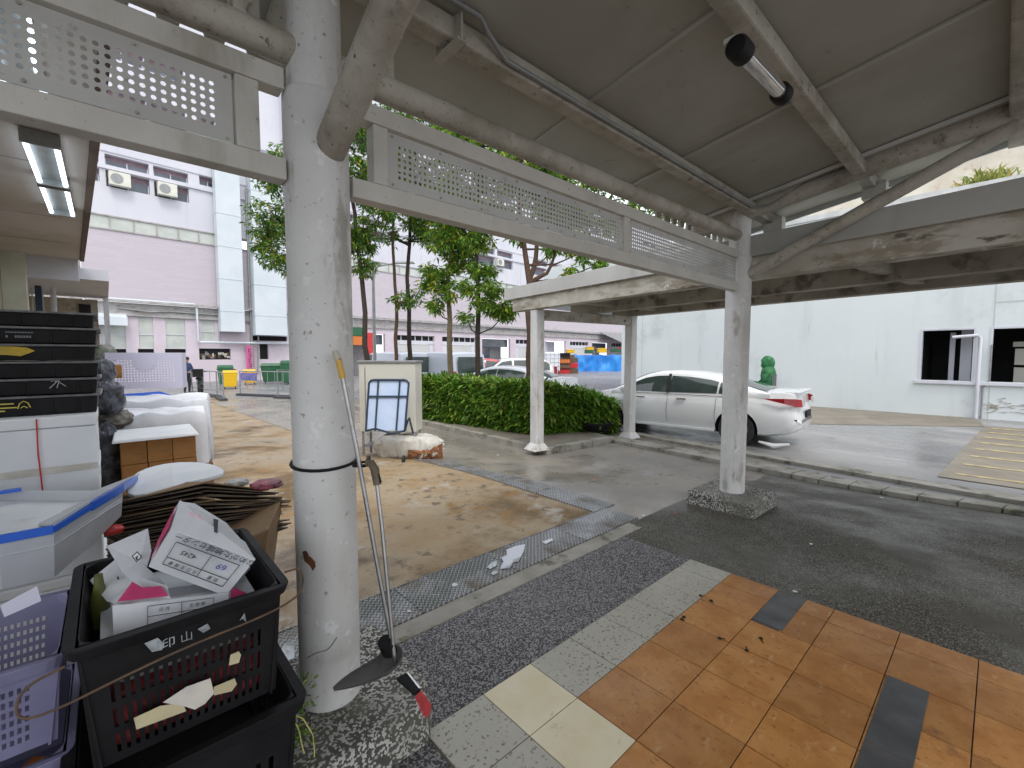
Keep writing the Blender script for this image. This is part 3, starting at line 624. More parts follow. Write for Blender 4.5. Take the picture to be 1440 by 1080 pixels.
while s < 74:
    for dz in (0, 3.9, 7.6):
        for a, b in ((s, s+2.6), (s+3.0, s+5.6)):
            up.append((a, b, 12.98+dz, 13.62+dz)); up.append((a, b, 11.72+dz, 12.68+dz))
    s += 9.6 if s > 20 else 17
wallrun('upper_wall', M['fwhite'], S0, S1, 9.95, 24.2, up, 0, .35)
g = MB(); g.box(S0, S1, .35, .6, 9.95, 24.2)
g.build('window_back_wall', M['purple'], fb, local=True)
for i, h in enumerate(up):
    g = MB(); g.box(h[0]+.02, h[1]-.02, .26, .32, h[2]+.02, h[2]+(h[3]-h[2])*(.62 if h[3]-h[2] > .7 else .5)); w = g.build('window', M['glass'], fb, local=True)
    if i < 28:
        g = MB(); n = 2
        for k in range(n+1): x = h[0]+.04+(h[1]-h[0]-.08)*k/n; g.box(x-.025, x+.025, .22, .258, h[2]+.02, h[2]+(h[3]-h[2])*.6)
        g.build('frame', M['fwhite'], w, local=True)
g = MB()
for z0, z1, d in ((12.72, 12.95, .12), (16.62, 16.85, .12), (13.75, 13.9, .05), (24.2, 24.5, .15)): g.box(S0, S1, -d, -.001, z0, z1)
g.build('string_course', M['fwhite'], fb, local=True)
# glazed clerestory band
g = MB(); g.box(S0, 4.6, .02, .28, 9.22, 9.945); g.box(14, S1, .02, .28, 9.22, 9.945); g.build('clerestory_glazing', M['frost'], fb, local=True)
g = MB()
for k in range(-7, 40):
    s = k*1.12
    if s < 4.7 or s > 14: g.box(s-.03, s+.03, -.04, .015, 9.22, 9.93)
g.box(S0, S1, -.06, .1, 9.94, 10.02); g.box(S0, S1, -.06, .1, 9.14, 9.22); g.build('clerestory_frame', M['fledge'], fb, local=True)
g = MB(); g.box(-2.46, S1, .0, .3, 4.95, 9.14); g.build('tiled_wall', M['lilac'], fb, local=True)
g = MB(); g.box(S0, -2.47, .5, .8, 4.95, 9.14); g.build('recess_wall', M['fledge'], fb, local=True)
g = MB(); g.box(S0, S1, -.12, .35, 4.05, 4.85); g.build('ledge_beam', M['fledge'], fb, local=True)
g = MB(); g.box(-2.4, S1, -.45, -.1, 4.87, 5.0); g.build('ledge_slab', M['fledge'], fb, local=True)
g = MB(); rr_ = [(-2.6, -.30, 5.02), (2.9, -.30, 5.02), (3.0, -.30, 4.9), (3.0, -.30, 2.62), (3.1, -.30, 2.5), (12, -.30, 2.55)]
g.tube(rr_, .075, 10); g.build('white_pipe', M['duct'], fb, local=True, smooth=True)
for pts_, r_ in (([(-1, -.2, 4.5), (.5, -.25, 4.35), (1.5, -.2, 4.45), (4.6, -.2, 4.4)], .05), ([(4.3, -.2, 4.9), (4.3, -.2, 2.6)], .06), ([(6.3, -.2, 13.5), (6.3, -.2, .2)], .09), ([(6.15, -.2, 5.6), (6.75, -.2, 5.6), (6.75, -.2, 2.6), (6.6, -.2, .2)], .06), ([(30, -.2, 4.6), (40, -.2, 4.75), (60, -.2, 4.65)], .04)):
    g = MB(); g.tube(pts_, r_, 8); g.build('dark_pipe', M['greyst'], fb, local=True, smooth=True)
# ground floor left of the near column
gh = []
def gf(px0, py0, px1, py1): h = hole(px0, py0, px1, py1); gh.append(h); return h
pan = [gf(140, 443, 178, 490), gf(194, 443, 217, 490), gf(232, 443, 262, 490), gf(283, 447, 303, 479)]
strip_ = [gf(140, 490.5, 178, 496), gf(194, 490.5, 217, 496), gf(232, 490.5, 262, 496)]
dk = [gf(280, 490, 325, 505.5), gf(365, 482, 378, 505), gf(352, 472, 404, 480)]
bays = []
s = 12.8; kinds = ['open', 'shut', 'shut', 'dark', 'shut', 'lobby', 'shut', 'dark', 'shut']
i = 0
while s < 60:
    w = 4.6; zt = 3.55
    gh.append((s, s+w, -.3, zt)); bays.append((s, s+w, kinds[i % 9])); s += 5.6; i += 1
gh.append((62, 77, -.3, 3.9))
wallrun('ground_floor_wall', mat('pale_mauve_wall', (.58,.52,.58), (.52,.46,.51), .6, .75, layers=(((.40,.37,.38), 1, .6, .8, (1,1,.2)),)), S0, S1, -.4, 4.05, gh, .02, .3)
for h in pan:
    g = MB(); g.box(h[0], h[1], .10, .14, h[2], h[3]); w = g.build('frosted_window', M['frost'], fb, local=True)
    g = MB(); z = (h[2]+h[3])/2-.2; g.box(h[0], h[1], .06, .098, z, z+.05); g.build('frame', M['fwhite'], w, local=True)
for h in strip_+dk:
    g = MB(); g.box(h[0], h[1], .25, .30, h[2], h[3]); g.build('dark_opening', M['dkhole'], fb, local=True)
h = dk[0]; g = MB()
for k in range(24):
    a = rnd.uniform(h[0], h[1]-.15); b = h[2]+rnd.uniform(0, .35); g.box(a, a+rnd.uniform(.08, .25), .16+k*.003, .18+k*.003, b, b+rnd.uniform(.08, .3), k % 3)
g.build('goods_behind_window', [M['cream2'], M['greyst'], M['rust']], fb, local=True)
a, b = fac(118, 436, .9), fac(180, 458, .9)
g = MB(); g.hexa([(a[0]-1, -.02, b[1]+.7), (b[0], -.02, b[1]+.7), (b[0], -.02, b[1]+.78), (a[0]-1, -.02, b[1]+.78)], [(a[0]-1, -.9, b[1]), (b[0], -.9, b[1]), (b[0], -.9, b[1]+.5), (a[0]-1, -.9, b[1]+.5)]); g.build('shutter_awning', M['duct'], fb, local=True)
for (a, b, k) in bays:
    m_ = {'open': M['dkhole'], 'shut': M['fshut'] if 'fshut' in M else None, 'dark': M['dkhole'], 'lobby': M['fwhite']}[k]
    if k == 'shut':
        if 'fshut' not in M: M['fshut'] = brickmat('roller_shutter', (.55,.56,.55), (.36,.36,.36), 1, .5, 40, .11, .012, ((.45,.44,.42), .5, .5, .8))
        g = MB(); g.box(a+.6, b-.5, .18, .22, -.25, 2.7); g.build('roller_shutter', M['fshut'], fb, local=True)
        g = MB(); g.box(a, a+.59, .16, .24, -.3, 3.0); g.box(b-.49, b, .16, .24, -.3, 3.0); g.box(a, b, .12, .28, 2.72, 3.05); g.build('shutter_frame', M['fwhite'], fb, local=True)
        g = MB(); g.box(a, b, .3, .35, 3.06, 3.54); g.build('transom', M['dkhole'], fb, local=True)
        g = MB()
        for q in range(6): g.box(a+q*.8, a+q*.8+.08, .22, .28, 3.06, 3.54)
        g.build('transom_bars', M['fwhite'], fb, local=True)
    elif k == 'lobby':
        g = MB(); g.box(a, b, 2.0, 2.2, -.3, 3.5); g.box(a, a+1.6, .9, 1.1, -.3, 3.5); g.build('lobby_wall', M['fwhite'], fb, local=True)
    else:
        g = MB(); g.box(a, b, 1.6, 1.8, -.3, 3.54); g.build('shop_interior', M['greyst'] if k == 'dark' else M['fledge'], fb, local=True)
        g = MB(); g.box(a, b, .5, .55, 2.6, 3.5); g.box(a+.3, a+1.9, .7, .75, -.2, 2.5); g.build('shop_partition', M['glass'], fb, local=True)
g = MB(); g.box(62, 77, 3, 3.2, -.3, 4); g.build('hall_back_wall', M['dkhole'], fb, local=True)
g = MB(); g.box(S0, S1, .62, 14, 24.0, 24.2); g.build('roof', M['fledge'], fb, local=True)
# white sheet ducts
def fduct(px0, px1, py1, d, top, n):
    a = fac(px0, py1, d); b = fac(px1, py1, d); g = MB(); g.box(a[0], b[0], -d, -.125 if d > .2 else 0, a[1], top); o = g.build('sheet_duct', M['duct'], fb, local=True, bevel=.02)
    for k in range(n): g = MB(); z = a[1]+1.4+k*2.2; g.box(a[0]-.02, b[0]+.02, -d-.02, -.126, z, z+.05); g.build('duct_flange', M['duct'], o, local=True)
fduct(311, 345, 466, .8, 14.5, 4); fduct(360, 404.5, 471, 1.0, 15.2, 5)
# upper shaft seen through the frame opening
a, b = fac(392, 230, .4), fac(430, 180, .4)
g = MB(); g.box(a[0]+.3, b[0]+3, -.4, -.001, a[1]-6, 23.8); g.build('stair_shaft', M['fwhite'], fb, local=True)
g = MB(); g.box(a[0]+.35, b[0]+1, -.43, -.402, a[1]+.8, a[1]+4.5); g.build('shaft_window', mat('blue_grey_glass', (.30,.36,.52), None, 2, .2), fb, local=True)
g = MB(); g.box(a[0]+.35, b[0]+1, -.43, -.402, a[1]+.05, a[1]+.7); g.build('shaft_vent', M['dkhole'], fb, local=True)
# shop signs with their lettering: panels on the wall
a, b = fac(346, 486, .25), fac(358, 518, .25)
sg = thing('magenta_banner', 'tall magenta banner with dark lettering on the market wall', 'banner', FP+FX*a[0]-FN*.25, FA)
g = MB(); g.box(0, b[0]-a[0], 0, .04, b[1], a[1]); g.build('board', mat('magenta_board', (.55,.10,.28), None, 3, .6), sg, local=True)
g = MB(); W_ = b[0]-a[0]
for k in range(4):
    z = a[1]-.28-k*.36; g.box(.12, W_-.12, -.008, -.002, z, z+.045); g.box(.12, W_-.12, -.008, -.002, z-.2, z-.155); g.box(.14+.1*(k % 2), .2+.1*(k % 2), -.012, -.009, z-.22, z+.06)
g.build('lettering', mat('dark_lettering', (.14,.03,.08), None, 3, .6), sg, local=True)
a, b = fac(498, 455, .5), fac(511, 482, .5)
sg = thing('red_shop_sign', 'red and green sign boards over the shop beside the dark leaning trunk', 'sign', FP+FX*a[0]-FN*.5, FA)
W_ = fac(524, 482, .5)[0]-a[0]
g = MB(); g.box(-.6, W_*.55, 0, .45, 3.3, 4.0); g.build('green_board', M['green'], sg, local=True)
g = MB(); g.box(-.6, W_*.55, -.05, .40, 2.5, 3.25); g.build('orange_board', M['orangeb'], sg, local=True)
g = MB(); g.box(W_*.62, W_, -.08, .45, 1.6, 3.6); g.build('red_board', M['red'], sg, local=True)
# air conditioners on the facade
def aircon(s, z, label, d=.05):
    t = thing('air_conditioner', label, 'air conditioner', FP+FX*s-FN*d+Vector((0, 0, z)), FA, 'air conditioners on the market building')
    g = MB(); g.box(0, 1.0, -.40, -.02, 0, .78); g.build('casing', mat('aircon_casing', (.66,.67,.60), (.58,.58,.50), 3, .5), t, local=True, bevel=.02)
    g = MB(); g.lathe([(.29, 0), (.29, .012), (.05, .014)], (0, 0, 0), 20); g.v = [(.36+x, -.402-zz, .39+y) for x, y, zz in g.v]; g.build('fan_grille', M['greyst'], t, local=True)
    g = MB(); g.bar((.05, -.4, -.03), (.05, .0, -.03), .04, .04); g.bar((.95, -.4, -.03), (.95, 0, -.03), .04, .04); g.build('bracket', M['greyst'], t, local=True)
aircon(-1.08, 11.78, 'grey-green air conditioner in the left of the two upper window bays'); aircon(1.22, 11.80, 'grey-green air conditioner in the right of the two upper window bays')
a = fac(697, 372, .05); aircon(a[0], 11.8, 'air conditioner high on the market wall, seen between tree leaves'); 
# tarpaulin awning at the far end
a, b = fac(838, 462, 1), fac(912, 490, 5)
aw = thing('sheet_awning', 'sloping grey corrugated sheet awning above the blue tarpaulins', 'awning', FP+FX*66, FA)
g = MB(); n = 40; sa, sb = fac(843, 463, .3)[0], 80
vs = []
for i in range(n+1):
    u = i/n; s = sa+(sb-sa)*u-66; vs += [(s, -.3, 5.1+.06*(i % 2)), (s+.4, -5.2, 2.9+.06*(i % 2))]
g.add(vs, [(2*i, 2*i+2, 2*i+3, 2*i+1) for i in range(n)]); o = g.build('awning_sheet', M['greyst'], aw, local=True); s_m = o.modifiers.new('thickness', 'SOLIDIFY'); s_m.thickness = .03
g = MB()
for s in (sa-65.6, sa-59, sa-53): g.tube([(s+.4, -5.1, -.2), (s+.4, -5.1, 2.95)], .07, 8)
g.build('awning_posts', M['greyst'], aw, local=True)
# ================================================================ SHOP BLOCK ON THE LEFT
sb_ = thing('shop_block', 'left-hand shop block with a broad flat concrete canopy soffit', 'building', (-2.2, 7, 0))
e0, e1 = G(127, 192, 3.3), G(112, 366, 3.3); ed = (e1-e0).normalized(); e_ = e0-ed*4.2; 
m_s = mat('mauve_grey_soffit', (.50,.46,.44), (.40,.36,.32), .8, .7, layers=(((.30,.25,.18), .6, .5, .7),))
g = MB(); g.hexa([(-7, e_.y, 3.3), (e_.x, e_.y, 3.3), (e1.x, e1.y, 3.3), (-7, e1.y, 3.3)], [(-7, e_.y, 3.5), (e_.x, e_.y, 3.5), (e1.x, e1.y, 3.5), (-7, e1.y, 3.5)]); g.build('canopy_slab', m_s, sb_)
g = MB(); g.bar(e_+Vector((.03, 0, .10)), e1+Vector((.03, 0, .10)), .055, .24); g.build('slab_edge', mat('rusty_brown_edge', (.16,.11,.09), (.10,.07,.06), 3, .8), sb_)
g = MB()
for y in (4.0, 5.8, 7.9, 9.6): g.box(-7, e1.x-.05, y, y+.012, 3.294, 3.2998)
g.build('soffit_joint', M['fledge'], sb_)
g = MB(); g.box(-7, -.30, e1.y+.002, e1.y+.25, 2.93, 3.5); g.build('white_beam', M['fwhite'], sb_)
cw = mat('cream_green_pillar', (.56,.57,.48), (.46,.46,.38), 2, .7)
g = MB(); g.box(-1.22, -1.02, 9.0, 9.25, -.2, 3.3); g.build('pillar', mat('brown_grey_pillar', (.30,.25,.20), (.24,.20,.16), 2, .7), sb_)
g = MB(); g.box(-1.20, -.93, e1.y-.25, e1.y+.001, -.2, 3.299); g.build('pillar', cw, sb_)
g = MB(); g.box(-1.35, -1.22, 2.5, 16, -.2, 3.29); g.build('shop_wall', M['cream2'], sb_)
g = MB(); g.box(-3, -.10, 14.6, 14.8, -.2, 2.92); g.build('back_wall', mat('beige_shop_wall', (.46,.41,.33), (.38,.33,.26), 1.2, .8, layers=(((.24,.2,.16), 2.2, .58, .7),)), sb_)
g = MB(); g.box(-3, .10, e1.y+.25, 15, 3.0, 3.2); g.box(.0, .1, 14.4, 15, -.2, 3.0); g.build('porch_roof', M['fwhite'], sb_)
g = MB(); g.box(-.95, -.86, 12.4, 12.5, -.2, 2.93); g.build('door_post', M['navy'], sb_)
a = P(92, 391, 11.0); b = P(106, 399, 11.0); g = MB(); g.box(-.42, -.22, 14.5, 14.58, 2.55, 2.80); g.build('vent', M['dkhole'], sb_)
rl = thing('white_railing', 'white metal railing beside the shop pillar, above the black crates', 'railing', (-.8, 9.5, 0))
g = MB(); zt = P(50, 402, 9.3).z; p0, p1 = P(-60, 402, 9.3), P(74, 402, 9.3)
g.tube([p0, p1], .028, 8); g.tube([p1, (p1.x, p1.y, -.1)], .045, 8)
for k in range(9):
    p = p0.lerp(p1, k/9); g.tube([p, (p.x, p.y, -.1)], .014, 6)
g.tube([(p0.x, p0.y, .5), (p1.x, p1.y, .5)], .02, 6); g.build('rails', M['fwhite'], rl, smooth=True)
E_l = emit('lit_fluorescent_tube', (.78, .90, 1.0), 2.6)
for i, (y0, lab) in enumerate(((4.98, 'lit double fluorescent lamp under the shop soffit, near the fascia'), (6.18, 'lit double fluorescent lamp farther back under the shop soffit'), (2.95, 'lit double fluorescent lamp seen through the perforated panel'))):
    t = thing('fluorescent_lamp', lab, 'lamp', (-.30, y0, 3.2), 0, 'fluorescent lamps under the shop soffit')
    L = 1.12
    g = MB(); g.box(-.10, .10, 0, L, .05, .099); g.build('lamp_body', M['greyst'], t, local=True)
    for x in (-.085, .085):
        g = MB(); g.tube([(x, .03, .012), (x, L-.03, .012)], .018, 10); g.build('tube', E_l, t, local=True, smooth=True)
    g = MB(); g.box(-.11, .11, -.012, .02, -.01, .09); g.build('end_cap', M['greyst'], t, local=True)
    g = MB(); g.box(-.11, .11, L-.02, L+.012, -.01, .09); g.build('end_cap', M['greyst'], t, local=True)
# ================================================================ TREES, HEDGE
def leafclump(V, Fc, c, n, L, droop, rr):
    for _ in range(n):
        a = rr.uniform(0, 2*math.pi); el = rr.gauss(-.25, .45) if droop else rr.uniform(-.6, 1.1)
        d = Vector((math.cos(a)*math.cos(el), math.sin(a)*math.cos(el), math.sin(el))); l = L*rr.uniform(.65, 1.2); w = l*rr.uniform(.13, .2)
        s = d.cross(Vector((rr.uniform(-.4, .4), rr.uniform(-.4, .4), 1))).normalized(); p = Vector(c)+d*rr.uniform(.01, .05)
        m_ = p+d*l*.5+Vector((0, 0, .03*l)); e = p+d*l+Vector((0, 0, -.22*l if droop else -.05*l)); b = len(V)
        V += [p[:], (m_+s*w)[:], e[:], (m_-s*w)[:]]; Fc += [(b, b+1, b+2), (b, b+2, b+3)]
def tree(label, trunk, r0, crowns, lm, bm_, L=.17, dens=1.0, seed=1, forks=()):
    rr = random.Random(seed); base = Vector(trunk[0]); t = thing('tree', label, 'tree', base, 0, 'street trees in the planter')
    pts = [Vector(trunk[0])]
    for a, b in zip(trunk[:-1], trunk[1:]):
        a, b = Vector(a), Vector(b); k = max(2, int((b-a).length/.5))
        for i in range(1, k+1): pts.append(a.lerp(b, i/k)+Vector((rr.uniform(-.035, .035), rr.uniform(-.035, .035), 0)))
    n = len(pts); g = MB(); r0 *= .8; g.tube(pts, [r0*(1-.62*i/(n-1)) for i in range(n)], 10)
    for fk in forks:
        q = [Vector(fk[0])]
        for a, b in zip(fk[:-1], fk[1:]):
            for i in (1, 2, 3): q.append(Vector(a).lerp(Vector(b), i/3)+Vector((rr.uniform(-.03, .03), rr.uniform(-.03, .03), rr.uniform(-.03, .03))))
        g.tube(q, [r0*.62*(1-.6*i/(len(q)-1)) for i in range(len(q))], 8)
    V, Fc = [], []; limbs = MB()
    for (c, rad, nc) in crowns:
        c = Vector(c); near = min(pts, key=lambda p: (p-c).length+max(0, p.z-c.z)*2)
        mid = near.lerp(c, .5)+Vector((0, 0, -.12)); g.tube([near, mid, c], [r0*.26, r0*.2, r0*.09], 6)
        for _ in range(int(nc*dens*2.6)):
            u = Vector((rr.gauss(0, 1), rr.gauss(0, 1), rr.gauss(0, 1))).normalized()*rad*1.22*rr.random()**.5
            u.z *= .8; p = c+u
            leafclump(V, Fc, p, rr.randint(6, 11), L, True, rr)
            if rr.random() < .35: g.tube([c.lerp(p, .15), c.lerp(p, .6)+Vector((0, 0, .04)), p], [r0*.09, r0*.06, .006], 4, cap=False)
    g.build('trunk', bm_, t, smooth=True)
    k = MB(); k.v = V; k.f = Fc; k.m = [0]*len(Fc); k.build('crown', lm, t)
    return t
def cr(px, py, dep, rp, n): return (P(px, py, dep), rp*dep/626, n)
def tp(px, py, dep): return P(px, py, dep)
def gnd(px, dep): p = P(px, 500, dep); return Vector((p.x, p.y, -.15))
tree('slim dark-trunked tree leaning left beside the grey lamp post, crown reaching over the near column', [gnd(519, 14), tp(512, 440, 14), tp(507, 380, 14), tp(498, 300, 14), tp(480, 200, 14), tp(470, 130, 14)], .12,
     [cr(388, 310, 14, 32, 62), cr(392, 250, 14, 26, 44), cr(396, 365, 14, 26, 34), cr(372, 345, 14, 14, 14), cr(410, 230, 14, 30, 34), cr(372, 330, 14.5, 16, 10), cr(510, 330, 14, 26, 38), cr(515, 250, 14, 34, 60), cr(540, 300, 13.6, 22, 26), cr(510, 190, 14, 40, 70), cr(455, 240, 14, 40, 40), cr(440, 330, 14, 35, 30), cr(515, 375, 14, 17, 18), cr(500, 340, 14, 20, 30), cr(530, 275, 14, 26, 40)], M['leafA'], M['bark1'], .175, 1.0, 3)
tree('thin reddish-brown tree with a knob low on its trunk, next to the lamp post', [gnd(557, 14.5), tp(557, 450, 14.5), tp(555, 400, 14.5), tp(553, 330, 14.5), tp(552, 230, 14.5), tp(556, 150, 14.5)], .085,
     [cr(556, 235, 14.5, 34, 50), cr(570, 170, 14.5, 40, 60), cr(580, 300, 14.5, 18, 14), cr(563, 425, 14.3, 12, 9), cr(540, 190, 14.5, 30, 36)], M['leafA'], M['bark3'], .17, 1.0, 5)
tree('dark twisting tree with one level side branch, third trunk along the planter', [gnd(577, 15), tp(576, 440, 15), tp(573, 390, 15), tp(576, 340, 15), tp(572, 260, 15), tp(580, 160, 15)], .11,
     [cr(597, 322, 15, 24, 28), cr(548, 330, 15, 16, 10), cr(590, 260, 15, 36, 60), cr(610, 200, 15, 42, 70), cr(575, 420, 14.8, 16, 14), cr(605, 290, 15, 24, 34), cr(590, 320, 15, 20, 22), cr(620, 330, 14.8, 18, 20)], M['leafA'], M['bark1'], .17, 1.0, 7, forks=[[tp(576, 345, 15), tp(560, 338, 15), tp(535, 335, 15)]])
tree('pale mottled tree with hanging bright leaves in the middle of the hedge', [gnd(632, 12.5), tp(633, 450, 12.5), tp(631, 400, 12.5), tp(634, 330, 12.5), tp(640, 230, 12.5), tp(645, 160, 12.5)], .115,
     [cr(632, 340, 12.5, 28, 55), cr(620, 385, 12.4, 18, 20), cr(650, 370, 12.5, 18, 22), cr(612, 430, 12.3, 12, 10), cr(640, 275, 12.5, 38, 70), cr(650, 200, 12.5, 40, 70), cr(628, 410, 12.3, 14, 14), cr(600, 400, 12.6, 12, 10), cr(640, 320, 12.5, 30, 50), cr(655, 345, 12.5, 18, 24), cr(606, 380, 12.5, 12, 10)], M['leafB'], M['bark2'], .18, 1.0, 11)
tree('black-trunked tree with a yellow leaf cluster and low drooping leaves left of the low canopy', [gnd(672, 11.6), tp(672, 470, 11.6), tp(671, 400, 11.6), tp(670, 330, 11.6), tp(676, 240, 11.6), tp(680, 170, 11.6)], .10,
     [cr(672, 340, 11.6, 18, 22), cr(690, 410, 11.4, 16, 16), cr(700, 432, 11.3, 16, 22), cr(655, 405, 11.5, 14, 12), cr(655, 445, 11.4, 10, 6), cr(680, 300, 11.6, 26, 32), cr(700, 230, 11.6, 40, 56), cr(675, 380, 11.5, 14, 12), cr(720, 190, 11.6, 34, 40), cr(650, 190, 11.6, 34, 40), cr(740, 255, 11.6, 26, 30), cr(672, 425, 11.3, 9, 6), cr(700, 300, 11.5, 22, 22), cr(690, 385, 11.4, 12, 10), cr(712, 440, 11.3, 12, 14)], M['leafB'], M['bark1'], .175, 1.0, 13)
tree('thick brown forking tree rising behind the near post of the low canopy', [gnd(744, 10.5), tp(744, 470, 10.5), tp(743, 397, 10.5), tp(738, 350, 10.5), tp(733, 290, 10.5), tp(730, 200, 10.5)], .125,
     [cr(770, 300, 10.5, 26, 22), cr(800, 335, 10.4, 18, 16), cr(820, 355, 10.3, 14, 12), cr(780, 350, 10.4, 13, 8), cr(770, 260, 10.5, 34, 40), cr(820, 300, 10.6, 26, 24), cr(742, 240, 10.5, 34, 40), cr(846, 370, 10.4, 10, 7), cr(860, 310, 10.8, 26, 18), cr(780, 215, 10.6, 34, 44), cr(840, 245, 10.6, 32, 40), cr(900, 275, 10.7, 28, 30), cr(945, 300, 10.8, 20, 14), cr(800, 280, 10.5, 26, 20), cr(728, 330, 10.4, 10, 5), cr(806, 382, 10.3, 8, 5)], M['leafB'], M['bark3'], .18, 1.0, 17,
     forks=[[tp(745, 392, 10.5), tp(757, 345, 10.5), tp(762, 305, 10.5), tp(775, 240, 10.5)], [tp(746, 398, 10.5), tp(768, 385, 10.4), tp(783, 350, 10.4)]])
# tall tree mass seen over the fascia
for i, (px, py, dep, rp, n) in enumerate([(620, 175, 13, 40, 60), (700, 205, 12.5, 40, 60), (790, 235, 12, 34, 40), (870, 270, 12, 26, 22)]): pass
hp0, hp1, hp2 = GG(592, 588, .1), GG(752, 611, .1), GG(862, 603, .1)
hd = thing('hedge', 'dense leafy green hedge with long glossy leaves filling the kerbed planter', 'hedge', (hp1+hp2)/2)
V, Fc = [], []; rr = random.Random(21)
ax = (hp0-hp1).normalized()                            # runs back along the planter
bx_ = (hp2-hp1); LB = bx_.length; bx_ = bx_.normalized()
LA = (hp0-hp1).length+.6
def hz(u, v):  # top height over the bed
    return 1.16-.42*max(0, min(1, (v/LB)))**1.3*max(0, 1-u/4.5)+.10*noise.noise(Vector((u*1.1, v*1.1, 3)))+.06*noise.noise(Vector((u*3.1, v*3.1, 8)))
cnt = 0
while cnt < 6500:
    k = rr.random()
    if k < .42: u, v, f = rr.random()**1.25*LA, rr.random()*LB*1.02, 1.0          # top
    elif k < .80: u, v, f = rr.random()**1.1*LA, rr.uniform(-.06, .10), rr.random()   # side towards the yard
    else: u, v, f = rr.uniform(-.06, .10), rr.random()*LB, rr.random()            # front
    bul = .12*noise.noise(Vector((u*1.6, v*1.6, f*3)))
    z = hz(u, v)*(1-(1-f)*.95)
    if f >= 1: z += .07-rr.random()**.7*.2
    p = hp1+ax*u+bx_*v; p = p+Vector((0, 0, z-.12))+Vector((bul, bul, 0))
    leafclump(V, Fc, p, rr.randint(5, 8), rr.uniform(.13, .21), rr.random() < .4, rr); cnt += 1
k = MB(); k.v = V; k.f = Fc; k.m = [0]*len(Fc); k.build('foliage', M['leafH'], hd)
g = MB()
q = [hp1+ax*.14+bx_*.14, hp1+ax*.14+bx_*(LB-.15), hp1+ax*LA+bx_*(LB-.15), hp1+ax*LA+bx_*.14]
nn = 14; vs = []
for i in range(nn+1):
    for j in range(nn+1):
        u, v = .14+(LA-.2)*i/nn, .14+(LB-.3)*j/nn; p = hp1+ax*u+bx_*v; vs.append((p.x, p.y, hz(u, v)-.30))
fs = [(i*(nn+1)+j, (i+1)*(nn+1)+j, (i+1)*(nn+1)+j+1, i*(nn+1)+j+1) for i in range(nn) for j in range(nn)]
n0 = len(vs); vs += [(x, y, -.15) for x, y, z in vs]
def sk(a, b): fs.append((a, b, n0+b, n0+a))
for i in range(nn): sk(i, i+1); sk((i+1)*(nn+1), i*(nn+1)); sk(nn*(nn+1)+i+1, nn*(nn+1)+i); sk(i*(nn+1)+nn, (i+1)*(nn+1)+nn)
g.add(vs, fs); g.build('filler_core', M['core'], hd)  # solid dark block added inside the hedge to stop see-through
fl = MB(); fv, ff = [], []
for px, py in ((780, 518), (782, 566), (700, 592), (855, 545)): leafclump(fv, ff, P(px, py, 8.0 if px > 750 else 9.0), 7, .09, False, rr)
# rooftop plants
pv, pf = [], []
cpl = P(1393, 232, 16.5)
rp = thing('rooftop_grass', 'yellow-green tuft of grass overhanging the white parapet', 'plant', (19.0, .6, 6.4))
for k in range(170):
    a = Vector((XW+.5+rr.uniform(-.3, .3), .55+rr.gauss(0, .22), 6.42)); d = Vector((rr.uniform(-.5, .3), rr.uniform(-.6, .6), rr.uniform(.4, 1))).normalized()*rr.uniform(.3, .75)
    s = Vector((.0, .018, 0)); m_ = a+d*.6; e = a+d+Vector((d.x*.3, d.y*.3, -.18)); b = len(pv); pv += [(a-s)[:], (a+s)[:], (m_+s)[:], (m_-s)[:], e[:]]; pf += [(b, b+1, b+2, b+3), (b+3, b+2, b+4)]
k = MB(); k.v = pv; k.f = pf; k.m = [0]*len(pf); k.build('blades', leafmat('dry_grass', (.14,.20,.04), (.34,.36,.08), (.50,.28,.12)), rp)
# black bowl planter in front of the hedge
bp_ = G(838, 606, -.09); bw = thing('bowl_planter', 'round black bowl planter at the end of the hedge', 'planter', (bp_.x, bp_.y, -.09))
g = MB(); g.lathe([(.20, 0), (.29, .06), (.335, .16), (.35, .18), (.35, .21), (.31, .21), (.29, .17)], (bp_.x, bp_.y, -.09), 28); g.build('bowl', M['black'], bw, smooth=True)
fv, ff = [], []
for k in range(90): leafclump(fv, ff, (bp_.x+.1+rr.gauss(0, .14), bp_.y+.1+rr.gauss(0, .14), .12+rr.random()*.22), 6, .14, True, rr)
k = MB(); k.v = fv; k.f = ff; k.m = [0]*len(ff); k.build('plant', M['leafH'], bw)
# lamp post
lpx = P(527, 500, 18); lpt = thing('lamp_post', 'thin grey lamp post behind the left end of the hedge', 'lamp post', (lpx.x, lpx.y, -.2))
g = MB(); g.tube([(lpx.x, lpx.y, -.2), (lpx.x, lpx.y, .3), (lpx.x, lpx.y, 4.9)], [.09, .075, .055], 10); g.build('pole', M['greyst'], lpt, smooth=True)
tq = Vector((lpx.x, lpx.y, 4.9)); g = MB(); g.tube([tq, tq+Vector((.15, -.1, .25)), tq+Vector((.8, -.55, .42))], .03, 8); g.build('arm', M['greyst'], lpt, smooth=True)
g = MB(); g.hexa([tq+Vector((.7, -.6, .38)), tq+Vector((1.3, -1.0, .40)), tq+Vector((1.4, -.85, .40)), tq+Vector((.8, -.45, .38))], [tq+Vector((.72, -.58, .46)), tq+Vector((1.25, -.95, .47)), tq+Vector((1.35, -.85, .47)), tq+Vector((.8, -.47, .46))]); g.build('lamp_head', M['greyst'], lpt)
